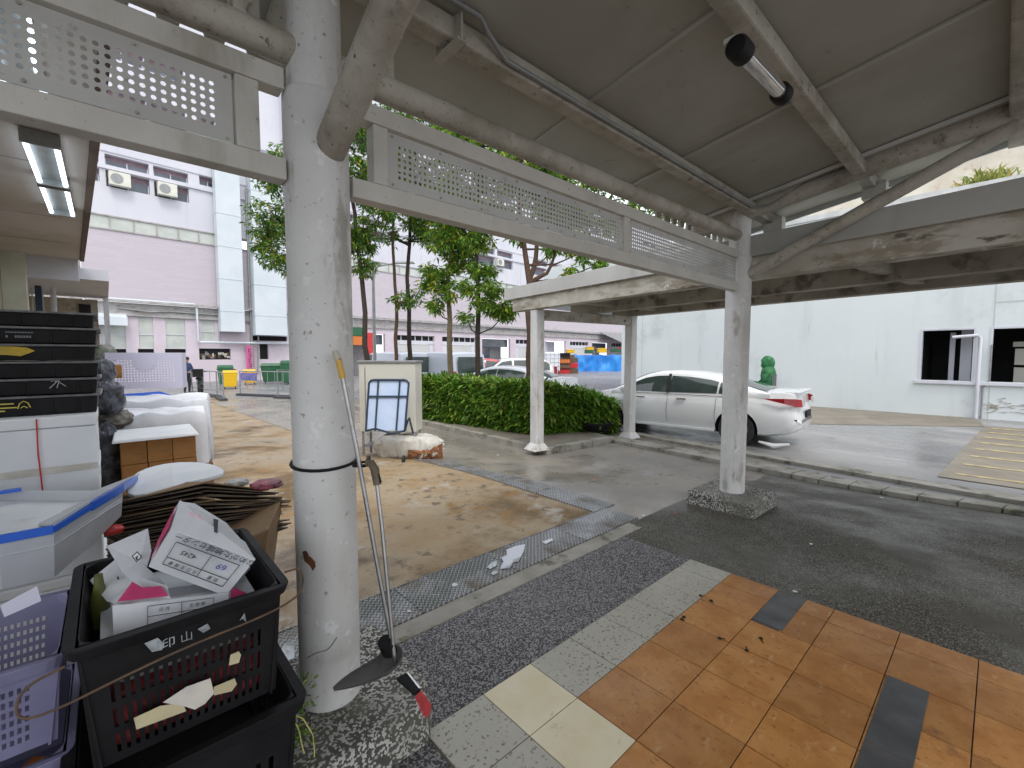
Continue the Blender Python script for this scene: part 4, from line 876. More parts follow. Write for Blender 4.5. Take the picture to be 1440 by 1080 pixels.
# ================================================================ VEHICLES
def carpaint(name, c, rough=.22, metal=0): return mat(name, c, None, 3, rough, coat=.6, metal=metal)
def interp(tab, x):
    for (a, p), (b, q) in zip(tab[:-1], tab[1:]):
        if x <= b: t = (x-a)/(b-a) if b > a else 0; t = max(0, t); return p+(q-p)*t
    return tab[-1][1]
CG = mat('car_glass', (.03,.045,.045), (.05,.07,.06), 2, .04, spec=.8); CH = mat('chrome_trim', (.6,.6,.6), None, 3, .15, metal=1)
TL = mat('tail_lamp_red', (.35,.01,.02), (.25,.008,.015), 9, .1); TC = mat('tail_lamp_clear', (.30,.26,.26), (.4,.36,.36), 30, .15)
def make_car(name, label, cat, loc, rz, spec, paint, group=None):
    t = thing(name, label, cat, loc, rz, group)
    top, wid, roof, gw, wheels, zb, belt = spec['top'], spec['wid'], spec['roof'], spec['gw'], spec['wheels'], spec['zb'], spec['belt']
    x0, x1 = top[0][0], top[-1][0]; n = 44; g = MB(); vs = []; prof = None
    for i in range(n+1):
        x = x0+(x1-x0)*i/n; zt = interp(top, x); w = interp(wid, x); b = zb+interp(spec['under'], x); sh = interp(spec['shoulder'], x)
        sh = min(sh, zt-.04)
        pr = [(0, b), (w*.80, b), (w*.93, b+.05), (w*.985, b+.18), (w, b+(sh-b)*.55), (w*.985, sh-.05), (w*.955, sh), (w*.86, zt-.012), (w*.6, zt+.008), (0, zt+.02)]
        vs += [(x, y, z) for y, z in pr]+[(x, -y, z) for y, z in pr[-2:0:-1]]
    q = 18
    fs = [(i*q+j, i*q+(j+1) % q, (i+1)*q+(j+1) % q, (i+1)*q+j) for i in range(n) for j in range(q)]
    fs = [tuple(reversed(f)) for f in fs]
    fs += [tuple(range(q)), tuple(n*q+j for j in range(q-1, -1, -1))]
    g.add(vs, fs); body = g.build('body', [paint, M['rubber']], t, local=True, smooth=True)
    R_ = spec['wr']; cut = MB()
    for wx in wheels:
        for s in (-1, 1):
            y0 = s*(interp(wid, wx)-.26); y1 = s*(interp(wid, wx)+.2); cut.tube([(wx, y0, R_), (wx, y1, R_)], R_+.055, 28)
    c = cut.build('cut', M['rubber'], None, local=True); bmod = body.modifiers.new('arches', 'BOOLEAN'); bmod.object = c; bmod.operation = 'DIFFERENCE'; bmod.solver = 'EXACT'
    bpy.context.view_layer.update(); c.parent = None
    # bake the arches
    M0 = t.matrix_world.copy(); c.matrix_world = M0; bpy.context.view_layer.update()
    me = bpy.data.meshes.new_from_object(body.evaluated_get(bpy.context.evaluated_depsgraph_get())); body.modifiers.clear(); body.data = me
    bpy.data.objects.remove(c)
    if len(me.materials) < 2: me.materials.append(M['rubber'])
    for p in me.polygons:
        cc = p.center
        if abs(cc.y) < interp(wid, cc.x)*.8 and cc.z < R_*2+.06 and any(abs(cc.x-wx) < R_+.06 for wx in wheels) and p.normal.z < .5: p.material_index = min(1, len(me.materials)-1)
    # greenhouse
    gx0, gx1 = roof[0][0], roof[-1][0]; n2 = 30
    def sec(x):
        zr = interp(roof, x); zbelt = interp(belt, x); wb_ = interp(wid, x)*.925; wr_ = interp(gw, x)
        f = max(0, min(1, (zr-zbelt)/spec['gh'])); wt = wb_+(wr_-wb_)*f
        return zbelt, zr, wb_, wt
    g = MB(); vs = []
    for i in range(n2+1):
        x = gx0+(gx1-gx0)*i/n2; zbelt, zr, wb_, wt = sec(x); zr = max(zr, zbelt+.005)
        pr = [(wb_, zbelt-.08), (wb_, zbelt), (wb_+(wt-wb_)*.5+.012, zbelt+(zr-zbelt)*.5), (wt, zr-.06*min(1, (zr-zbelt)/.2)), (wt*.90, zr-.012), (wt*.5, zr+.012), (0, zr+.02)]
        vs += [(x, y, z) for y, z in pr]+[(x, -y, z) for y, z in pr[-2::-1]]
    q = 13; fs = [(i*q+j+1, i*q+j, (i+1)*q+j, (i+1)*q+j+1) for i in range(n2) for j in range(q-1)]
    fs += [tuple(range(q)), tuple(n2*q+j for j in range(q-1, -1, -1))]
    g.add(vs, fs); g.build('cabin', paint, t, local=True, smooth=True)
    def side_pt(x, f, s, off):
        zbelt, zr, wb_, wt = sec(x); zz = zr-.06*min(1, (zr-zbelt)/.2)
        ym, zm = wb_+(wt-wb_)*.5+.012, zbelt+(zr-zbelt)*.5; z = zbelt+(zz-zbelt)*f
        y = wb_+(ym-wb_)*(z-zbelt)/(zm-zbelt) if z < zm else ym+(wt-ym)*(z-zm)/max(zz-zm, 1e-3)
        return (x, s*(y+off), z+off*.3)
    for s in (1, -1):
        for wn in spec['windows']:
            g = MB(); xa, xb = wn[0], wn[1]; k = 12; vs = []
            for i in range(k+1):
                x = xa+(xb-xa)*i/k; zbelt, zr, _, _ = sec(x); hh = max(zr-.06-zbelt, .01); lo, hi = .035/max(hh, .06), 1-.035/max(hh, .06)
                lim = 1.0
                if len(wn) > 2: lim = max(.03, min(1, (x-wn[2])/(wn[3]-wn[2]))) if wn[3] != wn[2] else 1
                hi = max(lo+.02, lo+(hi-lo)*lim)
                for f in (lo, lo+(hi-lo)/3, lo+(hi-lo)*.667, hi): vs.append(side_pt(x, f, s, .012))
            fs = [(4*i+j, 4*i+j+1, 4*(i+1)+j+1, 4*(i+1)+j) for i in range(k) for j in (0, 1, 2)]
            if s > 0: fs = [tuple(reversed(f)) for f in fs]
            g.add(vs, fs); g.build('window', CG, t, local=True, smooth=True)
    # front and rear glass follow the roof curve
    for nm, (xa, xb, kk) in (('windscreen', spec['front_glass']), ('rear_window', spec['rear_glass'])):
        g = MB(); k = 8; vs = []
        for i in range(k+1):
            x = xa+(xb-xa)*i/k; zbelt, zr, wb_, wt = sec(x); w = (wt*.86)*kk
            for j in range(7):
                u = -1+j/3; zz = zr+.02-.008*abs(u*2)-.012*(u*u)+.010; vs.append((x, w*u, zz+.004))
        fs = [(7*i+j, 7*i+j+1, 7*(i+1)+j+1, 7*(i+1)+j) for i in range(k) for j in range(6)]
        if xb > xa: fs = [tuple(reversed(f)) for f in fs]
        g.add(vs, fs); g.build(nm, CG, t, local=True, smooth=True)
    for wx in wheels:
        for s in (-1, 1):
            yo = s*(interp(wid, wx)-.02); yi = yo-s*.22
            g = MB(); pr = [(R_*.66, 0), (R_*.96, .0), (R_, .03), (R_, .19), (R_*.96, .22), (R_*.66, .22), (R_*.62, .19), (R_*.62, .03)]
            g.lathe(pr, (0, 0, 0), 28); g.v = [(wx+a, yo-s*z, R_+b) for a, b, z in g.v]; g.f = g.f[:-2]; g.m = g.m[:-2]
            k0 = len(g.f); 
            wt_ = g.build('wheel', M['rubber'], t, local=True, smooth=True)
            g = MB(); g.lathe([(.05, .035), (R_*.66, .06), (R_*.66, .12), (.0, .12)], (0, 0, 0), 24); g.v = [(wx+a, yo-s*(z+.04), R_+b) for a, b, z in g.v]; g.build('hub_disc', M['rubber'], wt_, local=True)
            g = MB()
            for k in range(5):
                an = 2*math.pi*k/5+.3
                for e in (-.12, .12): g.bar((wx+.04*math.cos(an), yo-s*.03, R_+.04*math.sin(an)), (wx+R_*.66*math.cos(an+e), yo-s*.03, R_+R_*.66*math.sin(an+e)), .03, .03)
            g.lathe([(.06, 0), (.06, .03)], (0, 0, 0), 14); g.v[-28:] = [(wx+a, yo-s*(.01+z), R_+b) for a, b, z in g.v[-28:]]
            k = len(g.v); g.lathe([(R_*.62, .0), (R_*.68, .0), (R_*.68, .03), (R_*.62, .03)], (0, 0, 0), 28); g.v[k:] = [(wx+a, yo-s*(.012+z), R_+b) for a, b, z in g.v[k:]]; g.f = g.f[:-2]; g.m = g.m[:-2]
            g.build('rim', M['silver'], wt_, local=True)
    return t
M['silver'] = mat('alloy_silver', (.55,.55,.57), None, 3, .3, metal=.8)
SED = dict(top=[(-2.45,.62),(-2.44,.78),(-2.40,1.03),(-2.30,1.085),(-1.9,1.09),(-1.5,1.07),(0,1.0),(.9,1.0),(1.3,.98),(1.8,.92),(2.2,.80),(2.38,.66),(2.45,.52)],
    wid=[(-2.45,.60),(-2.40,.76),(-2.25,.845),(-1.9,.90),(-1.3,.92),(1.3,.92),(1.9,.89),(2.2,.80),(2.38,.62),(2.45,.42)],
    under=[(-2.45,.20),(-2.3,.10),(-1.9,.02),(1.9,.0),(2.3,.05),(2.45,.12)], zb=.20, shoulder=[(-2.45,.80),(-1.5,.93),(0,.90),(1.3,.86),(2.1,.72),(2.45,.5)],
    roof=[(-1.95,1.075),(-1.7,1.13),(-1.25,1.27),(-.85,1.37),(-.4,1.425),(.0,1.44),(.35,1.425),(.62,1.37),(1.0,1.20),(1.38,1.0)], gw=[(-2,.56),(0,.60),(1.4,.60)], gh=.44,
    belt=[(-2,1.04),(-1.5,.99),(0,.955),(1.4,.945)], wheels=(-1.38, 1.42), wr=.335,
    windows=[(-1.42,-1.03),(-.99,.0),(.03,1.16)], front_glass=(.55, 1.30, 1), rear_glass=(-1.02, -1.86, .98))
wp = carpaint('pearl_white_car_paint', (.72,.74,.75))
RW = GG(1030, 625); RW = Vector((9.18, 3.50, -.19)); hdg = R(96.5); hv = Vector((math.cos(hdg), math.sin(hdg), 0)); lf = Vector((-hv.y, hv.x, 0))
cc = RW+hv*1.38-lf*.90*1.0
sed = make_car('parked_sedan', 'glossy white four-door saloon parked behind the far round column, tail to the ramp', 'car', (cc.x, cc.y, -.19), hdg, SED, wp)
def sp(name, m, vs, fs, par=sed, smooth=False, bevel=0): g = MB(); g.add(vs, fs); return g.build(name, m, par, local=True, smooth=smooth, bevel=bevel)
for s in (1, -1):
    # tail lamps wrap the corner
    pts = [(-1.86, .885, .97), (-2.2, .872, .985), (-2.37, .80, .985), (-2.445, .66, .97)]; lo = [(-1.90, .905, .955), (-2.2, .885, .89), (-2.39, .80, .84), (-2.462, .66, .83)]
    vs = [(x-.0, s*(y+.016), z) for x, y, z in pts]+[(x-.005, s*(y+.016), z) for x, y, z in lo]
    fs = [(i, i+1, 5+i, 4+i) for i in range(3)]
    if s < 0: fs = [tuple(reversed(f)) for f in fs]
    sp('tail_lamp', TL, vs, fs)
    vs = [(-2.452, s*.68, .965), (-2.455, s*.36, .96), (-2.458, s*.36, .84), (-2.47, s*.68, .832)]; sp('tail_lamp_inner', TC, vs, [(0,1,2,3) if s > 0 else (3,2,1,0)])
    sp('headlamp', TC, [(2.30, s*.80, .74), (2.46, s*.42, .68), (2.475, s*.40, .60), (2.33, s*.80, .62)], [(0,1,2,3) if s < 0 else (3,2,1,0)])
    g = MB(); g.lathe([(.0, -.11), (.07, -.10), (.10, 0), (.07, .10), (.0, .11)], (0, 0, 0), 14); g.v = [(.98+z*.7 if False else .98+x*.9, s*(.98+z*1.0), 1.02+y*.75) for x, y, z in g.v]; g.build('wing_mirror', wp, sed, local=True, smooth=True)
    for x in (-.30, .62): g = MB(); g.bar((x-.1, s*.925, .87), (x+.1, s*.930, .87), .03, .035); g.build('door_handle', CH, sed, local=True, bevel=.006)
    g = MB(); g.bar((-1.35, s*.868, .965), (1.12, s*.875, .952), .012, .014); g.build('window_trim', CH, sed, local=True)
    g = MB()
    for xx in (-1.0, .0, 1.05): g.tube([(xx, s*.922, .36), (xx+.02, s*.9255, .6), (xx, s*.915, .86), (xx, s*.893, .93)], .0028, 4)
    g.build('door_gap', M['rubber'], sed, local=True)
    g = MB(); g.bar((-.98, s*.90, .27), (1.0, s*.90, .27), .04, .06); g.build('sill_trim', wp, sed, local=True, bevel=.01)
    g = MB(); k = 6; xs4 = (-.015, .045)
    g.add([(xs4[0], s*.872, .985), (xs4[1], s*.872, .985), (xs4[1], s*.70, 1.385), (xs4[0], s*.70, 1.385), (xs4[0], s*.888, .985), (xs4[1], s*.888, .985), (xs4[1], s*.715, 1.39), (xs4[0], s*.715, 1.39)], [(0,1,2,3),(7,6,5,4),(0,4,5,1),(1,5,6,2),(2,6,7,3),(3,7,4,0)]); g.build('door_pillar', M['rubber'], sed, local=True)
g = MB(); g.hexa([(-2.38, -.60, 1.06), (-2.38, .60, 1.06), (-2.16, .64, 1.09), (-2.16, -.64, 1.09)], [(-2.45, -.58, 1.108), (-2.45, .58, 1.108), (-2.32, .60, 1.112), (-2.32, -.60, 1.112)]); g.build('boot_spoiler', wp, sed, local=True, bevel=.012)
g = MB(); g.box(-2.478, -2.45, -.26, .26, .60, .72); g.build('number_plate', M['black'], sed, local=True)
# dented flap of the white rear bumper hanging down
g = MB(); g.tube([(-1.78, .80, .12), (-2.05, .83, .07), (-2.3, .80, .13)], [.02, .05, .02], 8); g.build('hanging_bumper_trim', wp, sed, local=True, smooth=True)
VAN = dict(top=[(-2.35,.5),(-2.33,1.05),(-1.5,1.07),(1.4,1.05),(1.9,.98),(2.2,.85),(2.35,.5)], wid=[(-2.35,.80),(-2.25,.84),(1.9,.84),(2.2,.76),(2.35,.62)],
    under=[(-2.35,.05),(2.35,.05)], zb=.22, shoulder=[(-2.35,.95),(2.35,.7)], roof=[(-2.34,1.0),(-2.30,1.75),(-2.15,1.93),(0,1.97),(1.0,1.93),(1.35,1.70),(1.95,1.02)], gw=[(-2.4,.74),(1.9,.72)], gh=.95,
    belt=[(-2.4,1.03),(2,1.0)], wheels=(-1.35, 1.35), wr=.31, windows=[(.72, 1.5)], front_glass=(1.12, 1.9, 1), rear_glass=(-2.31, -2.34, .9))
vp = carpaint('pale_blue_grey_van_paint', (.50,.54,.62), .3)
def van(px, dep, rz, lab, dz=0):
    p = P(px, 500, dep); t = make_car('parked_van', lab, 'van', (p.x, p.y, -.2+dz), rz, VAN, vp, 'panel vans parked beyond the hedge')
    g = MB(); g.add([(-2.372, -.62, 1.12), (-2.372, .62, 1.12), (-2.335, .60, 1.74), (-2.335, -.60, 1.74)], [(3,2,1,0)]); g.build('rear_window', CG, t, local=True)
    for s in (-1, 1): g = MB(); g.box(-2.39, -2.34, s*.76-.05, s*.76+.05, .75, 1.15); g.build('tail_lamp', TL, t, local=True)
    g = MB(); g.box(-2.40, -2.35, -.28, .28, .88, .95); g.box(-2.40, -2.35, -.2, .2, .62, .74); g.build('tailgate_handle', M['black'], t, local=True, bevel=.01)
    g = MB(); g.box(-2.45, -2.33, -.8, .8, .3, .5); g.build('bumper', vp, t, local=True, bevel=.03)
    return t
van(553, 21.5, YAW+R(42), 'pale blue-grey panel van with tinted tailgate, left one, behind the metal cabinet')
van(625, 20.5, YAW+R(36), 'pale blue-grey panel van with tinted tailgate, right one, behind the pale-trunked tree')
SUV = dict(top=[(-2.3,.6),(-2.28,1.0),(-1.5,1.05),(1.0,1.02),(1.6,1.0),(2.1,.9),(2.3,.6)], wid=[(-2.3,.7),(-2.15,.86),(1.8,.88),(2.1,.8),(2.3,.6)], under=[(-2.3,.1),(2.3,.1)], zb=.25,
    shoulder=[(-2.3,.9),(2.3,.7)], roof=[(-2.25,1.05),(-2.1,1.35),(-1.8,1.58),(-1,1.66),(0,1.66),(.5,1.58),(1.3,1.02)], gw=[(-2.3,.66),(1.3,.66)], gh=.62, belt=[(-2.3,1.02),(1.4,1.0)],
    wheels=(-1.35, 1.35), wr=.35, windows=[(-1.95,-1.15),(-1.05,-.1),(0,1.0)], front_glass=(.55, 1.25, 1), rear_glass=(-1.85, -2.2, .95))
p = P(716, 500, 23); sv = make_car('parked_estate_car', 'white estate car with red and white tailgate, partly behind the black trunk', 'car', (p.x, p.y, -.2), YAW+R(90+12), SUV, carpaint('white_car_paint', (.72,.73,.74)))
for s in (-1, 1): g = MB(); g.box(-2.33, -2.2, s*.72-.12, s*.72+.12, .85, 1.25); g.build('tail_lamp', TL, sv, local=True, bevel=.02)
g = MB(); g.box(-2.32, -2.26, -.6, .6, .72, .98); g.build('tailgate_band', TL, sv, local=True)
p = P(664, 500, 21.6); make_car('parked_red_car', 'small red car squeezed between the van and the white estate car', 'car', (p.x+.6, p.y+1.6, -.2), YAW+R(90+8), SUV, carpaint('red_car_paint', (.50,.03,.05)))
p = P(712, 500, 15.5); make_car('parked_silver_car', 'silver saloon just beyond the hedge, its roof showing beside the thick brown tree', 'car', (p.x, p.y, -.2), YAW+R(90-24), SED, carpaint('silver_car_paint', (.50,.52,.55), .25, .4))
# ================================================================ FIGURES
def figure(name, label, loc, rz, pose, mats, parts=True, group=None, hood=False):
    """pose: joints dict; one skinned body, clothing colours by height, hood / helmet as child"""
    t = thing(name, label, 'person', loc, rz, group)
    J = pose; me = bpy.data.meshes.new('body'); names = list(J['v'].keys()); vs = [J['v'][k][0] for k in names]; ed = [(names.index(a), names.index(b)) for a, b in J['e']]
    me.from_pydata(vs, ed, []); o = bpy.data.objects.new('body', me); COL.objects.link(o)
    s = o.modifiers.new('skin', 'SKIN'); s.use_smooth_shade = True
    for i, k in enumerate(names): r = J['v'][k][1]; me.skin_vertices[0].data[i].radius = (r, r) if not isinstance(r, tuple) else r
    me.skin_vertices[0].data[names.index('pelvis')].use_root = True
    su = o.modifiers.new('sub', 'SUBSURF'); su.levels = su.render_levels = 2
    bpy.context.view_layer.update(); m2 = bpy.data.meshes.new_from_object(o.evaluated_get(bpy.context.evaluated_depsgraph_get())); o.modifiers.clear(); o.data = m2
    m2.materials.clear()
    for m in mats: m2.materials.append(m)
    for p in m2.polygons: p.material_index = J['col'](p.center); p.use_smooth = True
    o.parent = t; return t
def hood_mesh(t, c, r, m, face=1):
    g = MB(); n = 18; k = 12; vs = []
    for i in range(k+1):
        el = -math.pi/2+math.pi*i/k
        for j in range(n):
            a = 2*math.pi*j/n; q = 1+.10*math.cos(a)*0; vs.append((c[0]+r*.98*math.cos(el)*math.cos(a)-.01, c[1]+r*.86*math.cos(el)*math.sin(a), c[2]+r*1.12*math.sin(el)))
    fs = [(i*n+j, i*n+(j+1) % n, (i+1)*n+(j+1) % n, (i+1)*n+j) for i in range(k) for j in range(n)]
    vs2 = [Vector(v)+Vector(v).normalized()*0+.012*noise.noise(Vector(v)*14)*Vector((1, 1, 1)) for v in vs]
    g.add(vs2, [f for f in fs if not all(vs[i][0] > c[0]+r*.62 and abs(vs[i][2]-c[2]) < r*.8 for i in f)]); return g.build('hood', m, t, local=True, smooth=True)
grn = mat('green_rain_jacket', (.022,.18,.055), (.010,.085,.028), 11, .65, bump=1.0, bscale=22); gdk = mat('dark_trousers', (.025,.03,.035), None, 5, .7); gr2 = mat('grey_jacket_panel', (.08,.10,.10), None, 5, .6)
V3 = dict(pelvis=((0,0,.93),.125), waist=((0,0,1.08),.125), chest=((.01,0,1.28),(.175,.175)), neck=((.02,0,1.46),.062), head=((.05,0,1.56),.085), crown=((.055,0,1.66),.088),
    shL=((0,.19,1.37),.095), elL=((.05,.26,1.13),.075), wrL=((.22,.16,1.02),.036), haL=((.29,.13,1.03),.032), shR=((0,-.19,1.37),.095), elR=((.05,-.26,1.13),.075), wrR=((.22,-.16,1.02),.036), haR=((.29,-.13,1.03),.032),
    hiL=((0,.09,.86),.10), knL=((.04,.10,.50),.068), anL=((.0,.11,.10),.045), toL=((.15,.12,.04),.04), hiR=((0,-.09,.86),.10), knR=((.02,-.10,.50),.068), anR=((-.03,-.11,.10),.045), toR=((.12,-.12,.04),.04),
    f1=((.34,.11,1.03),.011), f2=((.345,.13,1.035),.011), f3=((.34,.15,1.03),.011), g1=((.34,-.11,1.03),.011), g2=((.345,-.13,1.035),.011), g3=((.34,-.15,1.03),.011), th=((.30,.09,1.06),.011), tg=((.30,-.09,1.06),.011))
E3 = [('pelvis','waist'),('waist','chest'),('chest','neck'),('neck','head'),('head','crown'),('chest','shL'),('shL','elL'),('elL','wrL'),('wrL','haL'),('chest','shR'),('shR','elR'),('elR','wrR'),('wrR','haR'),
    ('pelvis','hiL'),('hiL','knL'),('knL','anL'),('anL','toL'),('pelvis','hiR'),('hiR','knR'),('knR','anR'),('anR','toR'),('haL','f1'),('haL','f2'),('haL','f3'),('haR','g1'),('haR','g2'),('haR','g3'),('haL','th'),('haR','tg')]
def colA(c):
    if c.z > 1.49: return 2
    if c.x > .26 and c.z > .95: return 2
    if c.z < .98: return 1
    return 3 if (c.z < 1.22 and abs(c.y) < .17 and c.x < .02) else 0
pg = P(1082, 500, 12.4)
gp = figure('person', 'person in a hooded bright green rain jacket standing behind the white saloon, back turned', (pg.x, pg.y, -.2), YAW+R(-155+200), dict(v=V3, e=E3, col=colA), [grn, gdk, M['skin'], gr2])
hood_mesh(gp, (.045, 0, 1.59), .185, grn)
g = MB(); n = 26; prof = [(.84, .215, .165), (.95, .235, .18), (1.1, .24, .175), (1.25, .265, .18), (1.36, .285, .17), (1.43, .24, .15), (1.48, .15, .125), (1.53, .12, .11)]; vs = []
for z, ry, rx in prof:
    for j in range(n):
        a = 2*math.pi*j/n; q = 1+.07*noise.noise(Vector((math.cos(a)*2.2, math.sin(a)*2.2, z*6))); vs.append((.01+rx*q*math.cos(a), ry*q*math.sin(a), z))
g.add(vs, [(i*n+j, i*n+(j+1) % n, (i+1)*n+(j+1) % n, (i+1)*n+j) for i in range(len(prof)-1) for j in range(n)]); g.build('rain_jacket', grn, gp, local=True, smooth=True)
g = MB(); vs = []
for i in range(7):
    z = .95+.34*i/6
    for j in range(9): a = math.pi-.75+1.5*j/8; vs.append((.01+.198*math.cos(a), .262*math.sin(a), z))
g.add(vs, [(i*9+j, (i+1)*9+j, (i+1)*9+j+1, i*9+j+1) for i in range(6) for j in range(8)]); g.build('back_panel', gr2, gp, local=True, smooth=True)
# motorbike and rider by the barrier
pm_ = P(268, 520, 20.5); bk = thing('motorbike', 'dark motorbike parked beside the left barrier', 'motorbike', (pm_.x+.35, pm_.y, -.2), YAW+R(30))
for x in (-.62, .62):
    g = MB(); g.lathe([(.20, 0), (.29, .01), (.30, .05), (.29, .09), (.20, .10)], (0, 0, 0), 20); g.v = [(x+a, z-.05, .30+b) for a, b, z in g.v]; g.build('wheel', M['rubber'], bk, local=True, smooth=True)
g = MB(); g.tube([(.62, 0, .30), (.50, 0, .75), (.42, 0, 1.02)], .035, 8); g.tube([(.42, -.33, 1.06), (.42, 0, 1.02), (.42, .33, 1.06)], .018, 8); g.tube([(-.62, 0, .3), (-.1, 0, .35), (.4, 0, .8)], .05, 8); g.build('frame', M['black'], bk, local=True, smooth=True)
g = MB(); g.hexa([(-.3, -.13, .45), (.3, -.12, .42), (.3, .12, .42), (-.3, .13, .45)], [(-.1, -.14, .85), (.36, -.10, .9), (.36, .10, .9), (-.1, .14, .85)]); g.build('fairing', gr2, bk, local=True, bevel=.04)
g = MB(); g.hexa([(-.78, -.11, .72), (-.05, -.13, .70), (-.05, .13, .70), (-.78, .11, .72)], [(-.75, -.1, .82), (-.08, -.12, .80), (-.08, .12, .80), (-.75, .1, .82)]); g.build('saddle', M['rubber'], bk, local=True, bevel=.03)
g = MB(); g.box(-1.0, -.68, -.2, .2, .84, 1.2); g.build('delivery_box', M['black'], bk, local=True, bevel=.03)
pr_ = P(262, 520, 20.8)
nav = mat('navy_shirt', (.03,.05,.12), None, 5, .8)
rp_ = figure('person', 'person in a dark navy shirt standing by the parked motorbike', (pr_.x, pr_.y, -.2), YAW+R(-100), dict(v=V3, e=E3, col=lambda c: 2 if (c.z > 1.49 or (c.x > .26 and c.z > .95)) else (1 if c.z < .95 else 0)), [nav, gdk, M['skin'], nav])
g = MB(); g.lathe([(.098, 0), (.105, .05), (.09, .11), (.04, .14)], (.045, 0, 1.61), 18); g.build('hair', M['rubber'], rp_, local=True, smooth=True)
for tt_, zz in ((gp, 1.585), (rp_, 1.585)):
    g = MB(); g.lathe([(.0, -.02), (.016, 0), (.0, .02)], (.140, 0, zz-.01), 8); g.build('nose', M['skin'], tt_, local=True, smooth=True)
    g = MB(); 
    for s in (-1, 1): g.lathe([(0, -.008), (.009, 0), (0, .008)], (.128, s*.034, zz+.03), 8)
    g.build('eyes', M['rubber'], tt_, local=True)
# ================================================================ YARD THINGS
def barrier(pa, pb, dep0, dep1, zt, label, bars=6, panel=None):
    a, b = P(*pa, dep0), P(*pb, dep1); a.z = b.z = -.2; t = thing('crowd_barrier', label, 'barrier', (a+b)/2, 0, 'steel barriers across the yard')
    g = MB(); up_ = Vector((0, 0, zt)); lo = Vector((0, 0, .30)); g.tube([a+lo*.1, a+up_, b+up_, b+lo*.1], .026, 8); g.tube([a+lo, b+lo], .02, 6); g.build('frame', M['greyst'], t, smooth=True)
    for k in range(1, bars):
        g = MB(); q = a.lerp(b, k/bars); g.tube([q+lo, q+up_], .013, 6); g.build('upright', M['greyst'], t)
    d = (b-a).normalized(); s = Vector((-d.y, d.x, 0))
    g = MB(); g.bar(a-d*.15+Vector((0, 0, .05)), b+d*.15+Vector((0, 0, .05)), .25, .10); g.build('foot', M['kdark'], t, bevel=.02)
    return t, a, b
M['kdark'] = mat('dark_rubber_foot', (.05,.05,.055), None, 3, .8)
barrier((268, 500), (303, 500), 21.0, 19.0, 1.12, 'steel barrier beside the motorbike, left of the yellow bin', 4)
barrier((303, 500), (312, 500), 19.0, 17.6, 1.12, 'short steel barrier end nearest the camera, next to the yellow bin', 2)
t, a, b = barrier((336, 500), (406, 500), 20.0, 19.0, 1.10, 'long steel barrier with a purple and blue crate panel, in front of the green skip', 7)
g = MB(); q0, q1 = a.lerp(b, .02), a.lerp(b, .34); g.bar(q0+Vector((0, -.05, .86)), q1+Vector((0, -.05, .86)), .05, .34); g.build('hung_panel', mat('purple_blue_panel', (.22,.14,.38), (.06,.12,.28), 3, .6), t)
t, a, b = barrier((389, 500), (406, 500), 18.6, 18.4, 1.2, 'low white-topped loop barrier beside the near column', 2)
def wheelie(loc, rz, w, d, h, m, lidm, label, cat='bin', name='wheeled_bin', group=None):
    t = thing(name, label, cat, loc, rz, group)
    g = MB(); g.hexa([(-w*.42, -d*.4, .12), (w*.42, -d*.4, .12), (w*.42, d*.4, .12), (-w*.42, d*.4, .12)], [(-w/2, -d/2, h*.86), (w/2, -d/2, h*.86), (w/2, d/2, h*.86), (-w/2, d/2, h*.86)]); g.build('body', m, t, local=True, bevel=.03)
    g = MB(); g.hexa([(-w*.52, -d*.54, h*.862), (w*.52, -d*.54, h*.862), (w*.52, d*.52, h*.862), (-w*.52, d*.52, h*.862)], [(-w*.46, -d*.45, h), (w*.46, -d*.45, h), (w*.46, d*.45, h), (-w*.46, d*.45, h)]); g.build('lid', lidm, t, local=True, bevel=.03)
    for x in (-w*.36, w*.36):
        g = MB(); g.lathe([(.10, 0), (.10, .05)], (0, 0, 0), 14); g.v = [(x+z-.025, d*.3+a_, .10+b_) for a_, b_, z in g.v]; g.build('wheel', M['rubber'], t, local=True)
    for s in (-1, 1): g = MB(); g.bar((s*w*.53, -d*.3, h*.8), (s*w*.53, d*.3, h*.8), .04, .04); g.build('handle', m, t, local=True)
    return t
def at(px, dep, z=-.2): p = P(px, 500, dep); return (p.x, p.y, z)
wheelie(at(322, 24), YAW-math.pi/2+.6, .68, .6, 1.0, M['yellow'], M['yellow'], 'bright yellow wheeled bin with a green bin behind it', group='yellow bins')
wheelie(at(316, 26), YAW-math.pi/2+.6, .8, .6, 1.25, M['green'], M['green'], 'green bin showing just above the front yellow bin')
wheelie(at(350, 27.5), YAW-math.pi/2+.5, .7, .6, .95, M['yellow'], M['yellow'], 'yellow bin half hidden behind the purple barrier panel', group='yellow bins')
wheelie(at(388, 29), YAW-math.pi/2+.5, 1.8, 1.0, 1.30, M['green'], M['green'], 'large dark green refuse skip below the wide white duct', 'skip', 'refuse_skip')
wheelie(at(409, 28), YAW-math.pi/2, .9, 1.0, 1.5, M['green'], M['green'], 'narrow green refuse skip beside the near column', 'skip', 'refuse_skip')
wheelie(at(325, 26.5), YAW-math.pi/2, .35, .4, 1.0, M['red'], M['red'], 'small red bin right of the front yellow bin')
